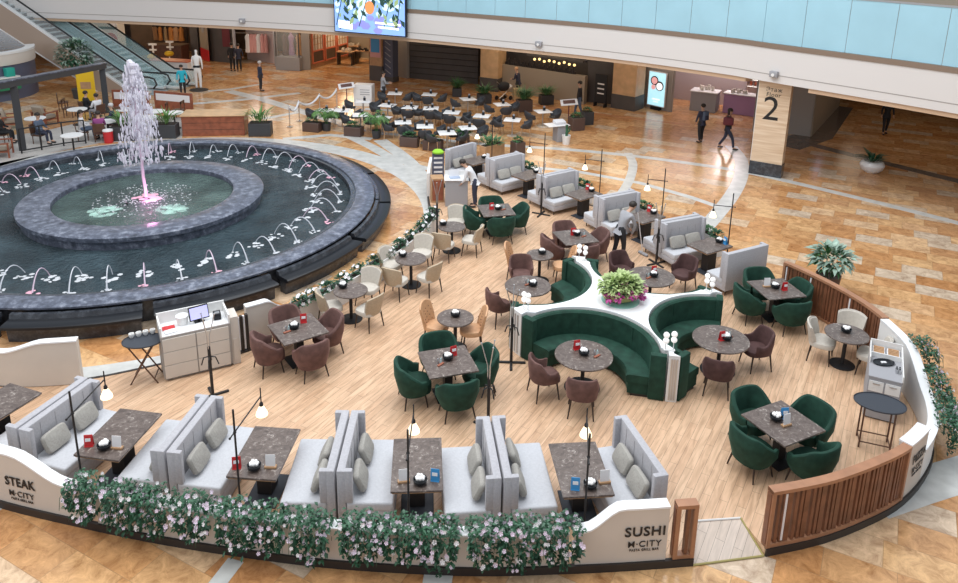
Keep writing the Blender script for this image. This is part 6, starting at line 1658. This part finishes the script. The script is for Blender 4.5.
def garment(label, p, rz, mat, grp, z=.9, w=.42, hgt=.95):
    m = MB(); n = 12; rs = []
    for zz, sx_, sy in ((0, 1, .32), (.35, .86, .28), (.62, .8, .26), (.82, 1.02, .24), (.93, .7, .16), (1., .28, .12)):
        rs.append([(cos(2*pi*i/n)*w/2*sx_, sin(2*pi*i/n)*w*sy, zz*hgt) for i in range(n)])
    m.ring_loft(rs, cap0=True, cap1=True); o = part('garment', m, mat, None, loc=(p[0], p[1], z), rot=rz); return tag(o, label, 'clothes', grp)
cc = ['orangewear', 'tan', 'orangewear', 'bag', 'orangewear', 'tan', 'orangewear']
for k in range(7):
    p = Z(155+k*5.2, 50.5+.2*k); garment('orange garment on the rail of the dark shop, %s from the red discs' % ordn[k], (p.x, p.y-.6, 0), k*.7, cc[k], 'orange garments', .85)
rl_a, rl_b = Z(152, 50), Z(192, 52); t = thing('clothes_rail', 'dark clothes rail holding the orange garments', 'rail', (0, 0, 0)); m = MB(); m.cyl((rl_a.x, rl_a.y-.6, 1.84), (rl_b.x, rl_b.y-.6, 1.84), .03, n=6); part('bar', m, 'black_matte', t)
for p in (rl_a, rl_b):
    m = MB(); m.cyl((p.x, p.y-.6, 0), (p.x, p.y-.6, 1.84), .03, n=6); part('upright', m, 'black_matte', t)
a, b = Z(152, 58), Z(186, 60); d = b-a; t = thing('display_counter', 'dark brown display counter under the orange garments', 'counter', ((a+b)/2)[:], atan2(d.y, d.x)); m = MB(); m.box((0, 0, .5), (d.length, .9, 1.0), bev=.01, seg=1); part('body', m, 'wood_dark', t); m = MB(); m.box((0, 0, 1.02), (d.length+.1, 1.0, .05)); part('top', m, 'wall_brown', t, smooth=False)
# poster beside it
a, b = B0['d']+V((.7, -.30, 0)), B0['e']+V((-.1, -.42, 0)); d = b-a; t = thing('fashion_poster', 'tall grey portrait poster above a red base panel', 'poster', ((a+b)/2)[:], atan2(d.y, d.x)); m = MB(); m.box((0, 0, 1.9), (d.length, .06, 2.2)); part('poster_panel', m, 'wall_taupe', t, smooth=False); m = MB(); m.cyl((0, -.035, 2.3), (0, -.05, 2.3), .38, n=20); part('print', m, 'ad_dark', t); m = MB(); m.cyl((.05, -.05, 2.1), (.05, -.06, 2.1), .26, n=20); part('print', m, 'cl_grey', t); m = MB(); m.box((0, 0, .4), (d.length, .08, .75)); part('base_panel', m, 'red', t, smooth=False)
t = thing('hanging_banner', 'narrow red banner on the dark shop front', 'banner', (B0['f']+V((-.4, -.2, 0)))[:]); m = MB(); m.box((0, 0, 2.3), (.5, .05, 2.4)); part('banner_cloth', m, 'burg', t, smooth=False); m = MB(); m.cyl((-.3, 0, 3.5), (.3, 0, 3.5), .02, n=6); part('rod', m, 'black_matte', t)
for k in range(6):
    p = Z(248+k*3.6, 64.5); garment('pink garment in the lit clothes shop, %s from the dark front' % ordn[k], (p.x, p.y+.3, 0), .3*k, 'pinkwear' if k % 3 else 'cl_white', 'pink garments', .75, .4, 1.2)
t = thing('garment_display', 'white framed display niche around the pink garments', 'display', (*Z(256, 65.5)[:2], 0)); m = MB(); m.box((-1.3, 0, 1.25), (.1, .3, 2.5)); m.box((1.3, 0, 1.25), (.1, .3, 2.5)); m.box((0, 0, 2.5), (2.7, .3, .1)); part('frame', m, 'cl_grey', t, smooth=False); m = MB(); m.cyl((-1.25, 0, 2.1), (1.25, 0, 2.1), .02, n=6); part('rail', m, 'steel', t)
# display window with mannequins on a pale base
a, b, c = Z(278, 70), Z(302, 71.5), Z(278, 66); d = b-a; t = thing('display_window', 'shop window display with dressed forms on a pale stone base', 'display', ((a+b)/2+V((0, .7, 0)))[:], atan2(d.y, d.x)); L = d.length
m = MB(); m.box((0, 0, .42), (L, 1.3, .84), bev=.01, seg=1); part('base', m, 'cl_grey', t)
for k, (x, mt) in enumerate(((-.42, 'plum'), (-.05, 'purple'), (.42, 'tan'))):
    m = MB(); m.lathe([(.001, .86), (.22, .86), (.18, 1.3), (.14, 1.6), (.22, 2.0), (.10, 2.15), (.06, 2.2), (.09, 2.35), (.001, 2.45)], c=(x, .1*k, 0), n=14, sy=.7); part('dressed_form', m, mt, t)
for x in (-L/2+.04, L/2-.04):
    m = MB(); m.box((x, -.6, 2.25), (.07, .07, 2.8)); part('window_post', m, 'wall_dark', t, smooth=False)
m = MB(); m.box((0, -.62, 2.2), (L-.1, .02, 2.7)); part('pane', m, 'glass_thin', t, smooth=False)
# lattice windows of the wooden shop front
a, b = B0['j'], back(B0['k'], 1.2); d = b-a; an = atan2(d.y, d.x)
for k in range(3):
    c = a.lerp(b, (k+.5)/3)+V((sin(an), -cos(an), 0))*.10; t = thing('lattice_window', 'orange framed lattice shop window, %s from the grey post' % ordn[k], 'window', (c.x, c.y, 0), an, 'lattice windows'); L = d.length/3*.9
    m = MB()
    for z in (.35, 1.1, 3.0): m.box((0, 0, z), (L, .08, .09))
    for x in (-L/2+.04, L/2-.04): m.box((x, 0, 1.68), (.09, .08, 2.7))
    part('frame', m, 'coral', t, smooth=False)
    m = MB(); m.box((0, .03, 2.05), (L-.1, .03, 1.8)); part('lit_pane', m, 'cream', t, smooth=False); m = MB()
    for q in range(1, 5): m.box((0, -.0, 1.15+q*.37), (L-.1, .03, .03))
    for q in range(1, 4): m.box((-L/2+q*L/4, 0, 2.05), (.03, .03, 1.8))
    part('lattice', m, 'wood', t, smooth=False); m = MB(); m.box((0, .03, .72), (L-.1, .03, .7)); part('lower_panel', m, 'wall_brown', t, smooth=False)
# bright shop: tables of goods
for k, (px, py, w) in enumerate(((346, 64.5, 'at the left of the bright shop'), (364, 63.5, 'in the middle of the bright shop'), (352, 58, 'deep inside the bright shop'))):
    t = thing('display_table', 'dark display table of goods '+w, 'table', (*Z(px, py)[:2], 0), R(-10), 'display tables'); m = MB(); m.box((0, 0, .85), (1.1, .7, .06)); part('tabletop', m, 'wood', t, smooth=False)
    for x in (-.48, .48):
        m = MB(); m.box((x, 0, .41), (.06, .6, .82)); part('leg', m, 'plinth', t, smooth=False)
    m = MB(); rq = random.Random(k)
    for q in range(12): m.box((rq.uniform(-.45, .45), rq.uniform(-.25, .25), .94), (.12, .12, rq.uniform(.1, .3)))
    part('goods', m, 'plinth' if k % 2 else 'cream', t, smooth=False)['kind'] = 'stuff'
t = thing('wall_shelving', 'warm lit wall shelving at the back of the bright shop', 'shelves', (*Z(356, 53)[:2], 0), R(-8)); m = MB(); m.box((0, .25, 1.6), (3.4, .04, 3.2)); part('back_panel', m, 'wood', t, smooth=False)
for k in range(5):
    m = MB(); m.box((0, 0, .6+k*.6), (3.4, .4, .05)); part('shelf', m, 'wood_panel', t, smooth=False)
t = thing('shelf_unit', 'narrow golden shelf unit behind the dark patterned pillar', 'shelves', (*Z(397, 76)[:2], 0), R(-8)); m = MB(); m.box((0, .2, 1.6), (.95, .04, 3.2)); part('back_panel', m, 'wood_panel', t, smooth=False)
for k in range(4):
    m = MB(); m.box((0, 0, .5+k*.75), (.95, .4, .05)); part('shelf', m, 'wood', t, smooth=False)
# hall with the beige counter: back bar lights and goods
a, b = B0['o'], B0['p']; d = b-a; an = atan2(d.y, d.x); nb = V((-sin(an), cos(an), 0))
t = thing('bar_canopy', 'dark bar canopy with golden lamps above the beige counter', 'bar', (0, 0, 0))
c = a.lerp(b, .62)+nb*.5; m = MB(); m.box((c.x, c.y, 2.15), (d.length*.62, .5, .10), rz=an); part('shelf', m, 'wall_dark', t, smooth=False)
for k in range(9):
    c = a.lerp(b, .40+.055*k)+nb*.28+V((0, 0, 1.95+.05*sin(k*2.3))); m = MB(); m.sph(c, .075, n=8); part('lamp', m, 'glow_warm', t)
m = MB()
for k in range(40):
    c = a.lerp(b, .10+.80*k/40); m.cyl((c.x, c.y, 1.503), (c.x, c.y, 1.503+.15+.12*((k*7) % 3)), .05, n=6)
o = part('bottles', m, 'plinth', None); o['kind'] = 'stuff'; tag(o, 'dark row of bottles along the beige counter top', 'bottles')
t = thing('wall_sign', 'dark sign board above the counter hall', 'sign', (a.lerp(b, .5)+nb*1.2)[:], an); m = MB(); m.box((0, 0, 3.25), (d.length*.9, .1, .7)); part('board', m, 'wall_dark', t, smooth=False); m = MB(); m.box((-.2, -.06, 3.2), (.9, .02, .14)); part('print', m, 'cream', t, smooth=False)
t = thing('easel_board', 'black chalkboard with white lines in the dark doorway', 'sign', (Z(600, 106.5))[:], R(-40)); m = MB(); m.box((0, 0, .95), (.7, .06, 1.5)); part('board', m, 'black_matte', t, smooth=False)
for k in range(3):
    m = MB(); m.box((0, -.035, .7+.25*k), (.4, .01, .07)); part('print', m, 'card', t, smooth=False)
m = MB(); m.box((-.3, 0, .1), (.05, .3, .2)); m.box((.3, 0, .1), (.05, .3, .2)); part('foot', m, 'black_matte', t, smooth=False)
# lit poster on the grey wall
a, b = B0['r'].lerp(B0['s'], .30), B0['r'].lerp(B0['s'], .86); d = b-a; an = atan2(d.y, d.x); c = (a+b)/2+V((sin(an), -cos(an), 0))*.18
t = thing('light_box_poster', 'lit pale blue poster with two round portraits on the grey wall', 'poster', c[:], an); L = d.length
m = MB(); m.box((0, 0, 1.08), (L, .10, 1.80), bev=.01, seg=1); part('case', m, 'cl_white', t); m = MB(); m.box((0, -.053, 1.08), (L-.08, .01, 1.72)); part('lit_panel', m, 'ad_blue', t, smooth=False)
for x, z, r, mt, q in ((-.16, 1.50, .24, 'ad_dark', 0), (-.16, 1.50, .18, 'ad_pink', 1), (.17, 1.26, .25, 'ad_dark', 0), (.17, 1.24, .19, 'ad_white', 1), (-.2, 1.16, .13, 'ad_pink', 2)):
    m = MB(); m.cyl((x, -.058-.004*q, z), (x, -.064-.004*q, z), r, n=24); part('print', m, mt, t)
m = MB(); m.box((0, -.06, .55), (.45, .006, .06)); m.box((0, -.06, .42), (.3, .006, .04)); part('print', m, 'ad_white', t, smooth=False)
m = MB(); m.box((0, 0, .09), (L*.5, .2, .18)); part('foot', m, 'black', t, smooth=False)
# lilac shop fittings
def shop_counter(label, px, py, rz, sz, body, top):
    p = Z(px, py); t = thing('shop_counter', label, 'counter', (p.x, p.y, 0), R(rz), 'lilac shop counters'); m = MB(); m.box((0, 0, sz[2]/2), sz, bev=.01, seg=1); part('counter_body', m, body, t); m = MB(); m.box((0, 0, sz[2]+.025), (sz[0]+.1, sz[1]+.1, .05), bev=.008, seg=1); part('top', m, top, t)
    m = MB(); rq = random.Random(int(px))
    for q in range(9): m.box((rq.uniform(-.4, .4)*sz[0], rq.uniform(-.3, .3)*sz[1], sz[2]+.05+.1), (.12, .12, rq.uniform(.12, .3)))
    part('goods', m, 'cream', t, smooth=False)['kind'] = 'stuff'
shop_counter('pale counter in the middle of the lilac shop', 704, 110, -28, (1.3, .9, 1.0), 'cl_grey', 'white_top')
shop_counter('violet counter with white top near the numbered pillar', 744, 114, -32, (2.0, .7, 1.0), 'purple', 'white_top')
for k, (px, py, w, L) in enumerate(((679, 97, 'by the lit poster', 1.2), (718, 99, 'in the middle of the lilac shop', 1.8), (745, 105, 'behind the numbered pillar', 1.8))):
    p = Z(px, py); t = thing('lit_shelves', 'white lit shelves of small goods '+w, 'shelves', (p.x, p.y+.5, 0), R(-30), 'lit shelves'); m = MB(); m.box((0, .2, 1.5), (L, .04, 2.8)); part('back_panel', m, 'wall_lilac', t, smooth=False)
    for q in range(3):
        m = MB(); m.box((0, 0, 1.0+q*.36), (L, .35, .04)); s = part('shelf', m, 'white', t, smooth=False); m = MB(); m.box((0, -.15, 0.975+q*.36), (L*.96, .03, .015)); part('light_strip', m, 'glow_white', s, smooth=False)
        m = MB(); rq = random.Random(q+k*5)
        for j in range(7): m.box((-L/2+.12+j*(L-.2)/7, 0, 1.02+q*.36+.1), (.10, .12, rq.uniform(.12, .24)))
        part('goods', m, ('cream', 'purple', 'coral')[(q+k) % 3], s, smooth=False)['kind'] = 'stuff'
# lilac light signs of the passage wall
a, b = B0['v'], B0['w']; d = b-a; an = atan2(d.y, d.x); c = a.lerp(b, .35)+V((sin(an), -cos(an), 0))*.08; t = thing('light_sign', 'slanted lilac light bars on the passage wall', 'sign', (c.x, c.y, 0), an)
for z in (2.5, 2.15):
    m = MB(); m.box((0, 0, z), (1.5, .04, .14)); part('light_bar', m, 'lilac_glow', t, smooth=False)
m = MB(); m.box((0, .03, 2.32), (1.9, .03, .9)); part('board', m, 'wall_grey', t, smooth=False)
# big screen hung on the gallery edge
a, b = at(336.5, 30, ZB), at(409.5, 37, ZB)
p0 = V(FS[min(range(len(FS)), key=lambda k: abs(FS[k][0]+7.4))]); p1 = V(FS[min(range(len(FS)), key=lambda k: abs(FS[k][0]+3.4))])
d = (p1-p0); an = atan2(d.y, d.x); c = (p0+p1)/2 + V((sin(an), -cos(an)))*.32
t = thing('led_screen', 'large lit screen showing blue leaves and an orange fruit, hung on the gallery', 'screen', (c.x, c.y, 0), an)
L, z0, z1 = 3.95, ZB+.14, ZB+2.72
m = MB(); m.box((0, .06, (z0+z1)/2), (L+.12, .16, z1-z0+.1), bev=.01, seg=1); part('case', m, 'black', t); m = MB(); m.box((0, -.026, (z0+z1)/2), (L, .012, z1-z0)); part('screen_panel', m, 'scr_blue', t, smooth=False)
rq = random.Random(12)
def pl(pts, y): return [(x, y, z) for x, z in pts]
m = MB()
for k in range(34):
    x, z = rq.uniform(-L/2+.15, L/2-.15), rq.uniform(z0+.7, z1-.1); r = rq.uniform(.08, .28); m.poly(pl([(x+r*cos(a_)*1.2, z+r*sin(a_)) for a_ in [i*pi/4+rq.uniform(0, .4) for i in range(8)] if abs(x+r*1.2*cos(a_)) < L/2 and z0 < z+r*sin(a_) < z1] or [(0, 0), (0, 0), (0, 0)], -.034-.0001*k))
part('picture_sky', m, 'scr_light', t, smooth=False)
m = MB()
for k in range(16):
    x, z = rq.uniform(-L/2+.3, L/2-.3), rq.uniform(z0+.1, z0+1.0); r = rq.uniform(.10, .3); m.poly(pl([(x+r*cos(i*pi/3)*1.1, max(z0+.02, z+r*sin(i*pi/3)*.7)) for i in range(6)], -.038-.0001*k))
part('picture_flowers', m, 'scr_violet', t, smooth=False)
m = MB(); ml = MB()
for k in range(110):
    x, z = rq.uniform(-L/2+.2, L/2-.2), z0+.5+2.0*rq.random()**.7
    if abs(x) < .45 and z < z0+1.6: continue
    a_ = rq.uniform(-2.4, -.6); r = rq.uniform(.28, .55); dx, dz = cos(a_)*r, sin(a_)*r; q = m if k % 3 else ml
    pts = [(x, z), (x+dx*.5-dz*.22, z+dz*.5+dx*.22), (x+dx, z+dz), (x+dx*.5+dz*.22, z+dz*.5-dx*.22)]
    pts = [(max(-L/2, min(L/2, u)), max(z0, min(z1, v))) for u, v in pts]; q.poly(pl(pts, -.043-.0001*k))
for x0, x1 in ((-1.9, -1.3), (-.6, .2), (1.5, 1.85), (.8, 1.4)):
    m.poly(pl([(x0, z0+.3), (x0+.05, z0+.3), (x1+.05, z1), (x1, z1)], -.0425))
part('picture_leaves', m, 'scr_leaf', t, smooth=False); part('picture_leaves', ml, 'scr_lime', t, smooth=False)
m = MB(); m.poly(pl([(.05+.26*cos(i*pi/10), z0+1.25+.32*sin(i*pi/10)) for i in range(20)], -.049)); part('picture_fruit', m, 'scr_orange', t, smooth=False)
m = MB(); m.poly(pl([(-1.75, z0+.18), (-.95, z0+.12), (-.95, z0+.50), (-1.75, z0+.56)], -.050))
for k, (x0, x1) in enumerate(((.35, 1.75), (.5, 1.65))): m.poly(pl([(x0, z0+.50-.2*k), (x1, z0+.46-.2*k), (x1, z0+.56-.2*k), (x0, z0+.60-.2*k)], -.050))
part('picture_caption', m, 'ad_white', t, smooth=False)
# small cameras on the gallery band
for k, (px, py, w) in enumerate(((243, 20, 'above the shop with pink clothes'), (548, 43, 'above the counter hall'), (774, 71, 'above the numbered pillar'))):
    x = at(px, py, ZB+.35).x; i = min(range(len(FS)-1), key=lambda q: abs((V(FS[q]).x) - x*(.98))); p = V(FS[i]); dd = (V(FS[i+1])-p).normalized(); an = atan2(dd.y, dd.x)
    t = thing('camera_housing', 'small pale box camera on the white fascia '+w, 'camera', (p.x+dd.y*.10, p.y-dd.x*.10, ZB+.33), an, 'box cameras'); m = MB(); m.box((0, 0, 0), (.3, .16, .22), bev=.02); part('housing', m, 'cl_grey', t); m = MB(); m.cyl((0, -.08, -.02), (0, -.11, -.02), .06, n=10); part('lens', m, 'white', t)

# ================================================================== LIGHT
wd = bpy.data.worlds.new('World'); SC.world = wd; wd.use_nodes = True; bg = wd.node_tree.nodes['Background']
bg.inputs['Color'].default_value = (.86, .92, 1, 1); bg.inputs['Strength'].default_value = .62
def area(name, loc, size, power, col, tgt=None, sy=None):
    l = bpy.data.lights.new(name, 'AREA'); l.energy = power; l.color = col; l.size = size
    if sy: l.shape = 'RECTANGLE'; l.size_y = sy
    o = bpy.data.objects.new(name, l); COL.objects.link(o); o.location = loc
    if tgt is not None: o.rotation_euler = (V(tgt)-V(loc)).to_track_quat('-Z', 'Y').to_euler()
    return o
area('atrium_skylight', (-1, 19, 20), 22, 5200, (.96, .98, 1), (-1, 19, 0))
area('atrium_skylight', (-16, 4, 19), 12, 1500, (1, .98, .95), (0, 18, 0))
def lamp(loc, power, col=(1, .80, .58), r=.35):
    l = bpy.data.lights.new('shop_lamp', 'POINT'); l.energy = power; l.color = col; l.shadow_soft_size = r*2
    o = bpy.data.objects.new('shop_lamp', l); COL.objects.link(o); o.location = loc
for px, py, pw_, cl in ((170, 60, 70, (1, .7, .4)), (258, 68, 60, (1, .85, .75)), (290, 73, 35, (1, .85, .7)), (350, 64, 190, (1, .74, .46)), (362, 57, 120, (1, .74, .46)), (397, 80, 30, (1, .78, .5)), (550, 96, 22, (1, .72, .4)), (700, 101, 150, (1, .84, .82)), (735, 107, 170, (1, .86, .86)), (680, 96, 90, (.95, .8, .95)), (860, 108, 16, (1, .8, .6)), (660, 112, 30, (1, .85, .75)), (540, 108, 30, (1, .8, .6)), (116, 74, 150, (1, .9, .8)), (220, 70, 40, (1, .8, .6))):
    p = Z(px, py); lamp((p.x, p.y, 3.2), pw_, cl)  # unseen shop lamps; the one by the red discs boosted to brighten that pillar
area('shop_fill_light', (11.5, 39.5, 3.65), 4, 85, (1, .88, .86), (11.5, 39.5, 0))  # unseen fill added to brighten the lilac shop
area('hall_fill_light', (20, 33, 3.65), 9, 55, (1, .82, .62), (20, 33, 0))  # unseen fills, added to brighten the dim areas under the gallery
area('hall_fill_light', (3, 40.5, 3.65), 5, 60, (1, .82, .62), (3, 40.5, 0))
area('hall_fill_light', (-12, 45, 3.65), 6, 90, (1, .82, .62), (-12, 45, 0))
for px, py in ((489, 99), (622, 120)): p = Z(px, py); lamp((p.x, p.y, 2.9), 34, (1, .84, .62))  # fill added in front of the honey wood pillars to brighten their faces
l = bpy.data.lights.new('jet_lamp', 'POINT'); l.energy = 14; l.color = (1, .35, .75); l.shadow_soft_size = .1
o = bpy.data.objects.new('jet_lamp', l); COL.objects.link(o); o.location = (FC.x+.25, FC.y-.3, .95)

vs = SC.view_settings; vs.view_transform = 'Standard'; vs.look = 'None'; vs.exposure = .12; vs.gamma = 1; vs.use_curve_mapping = False
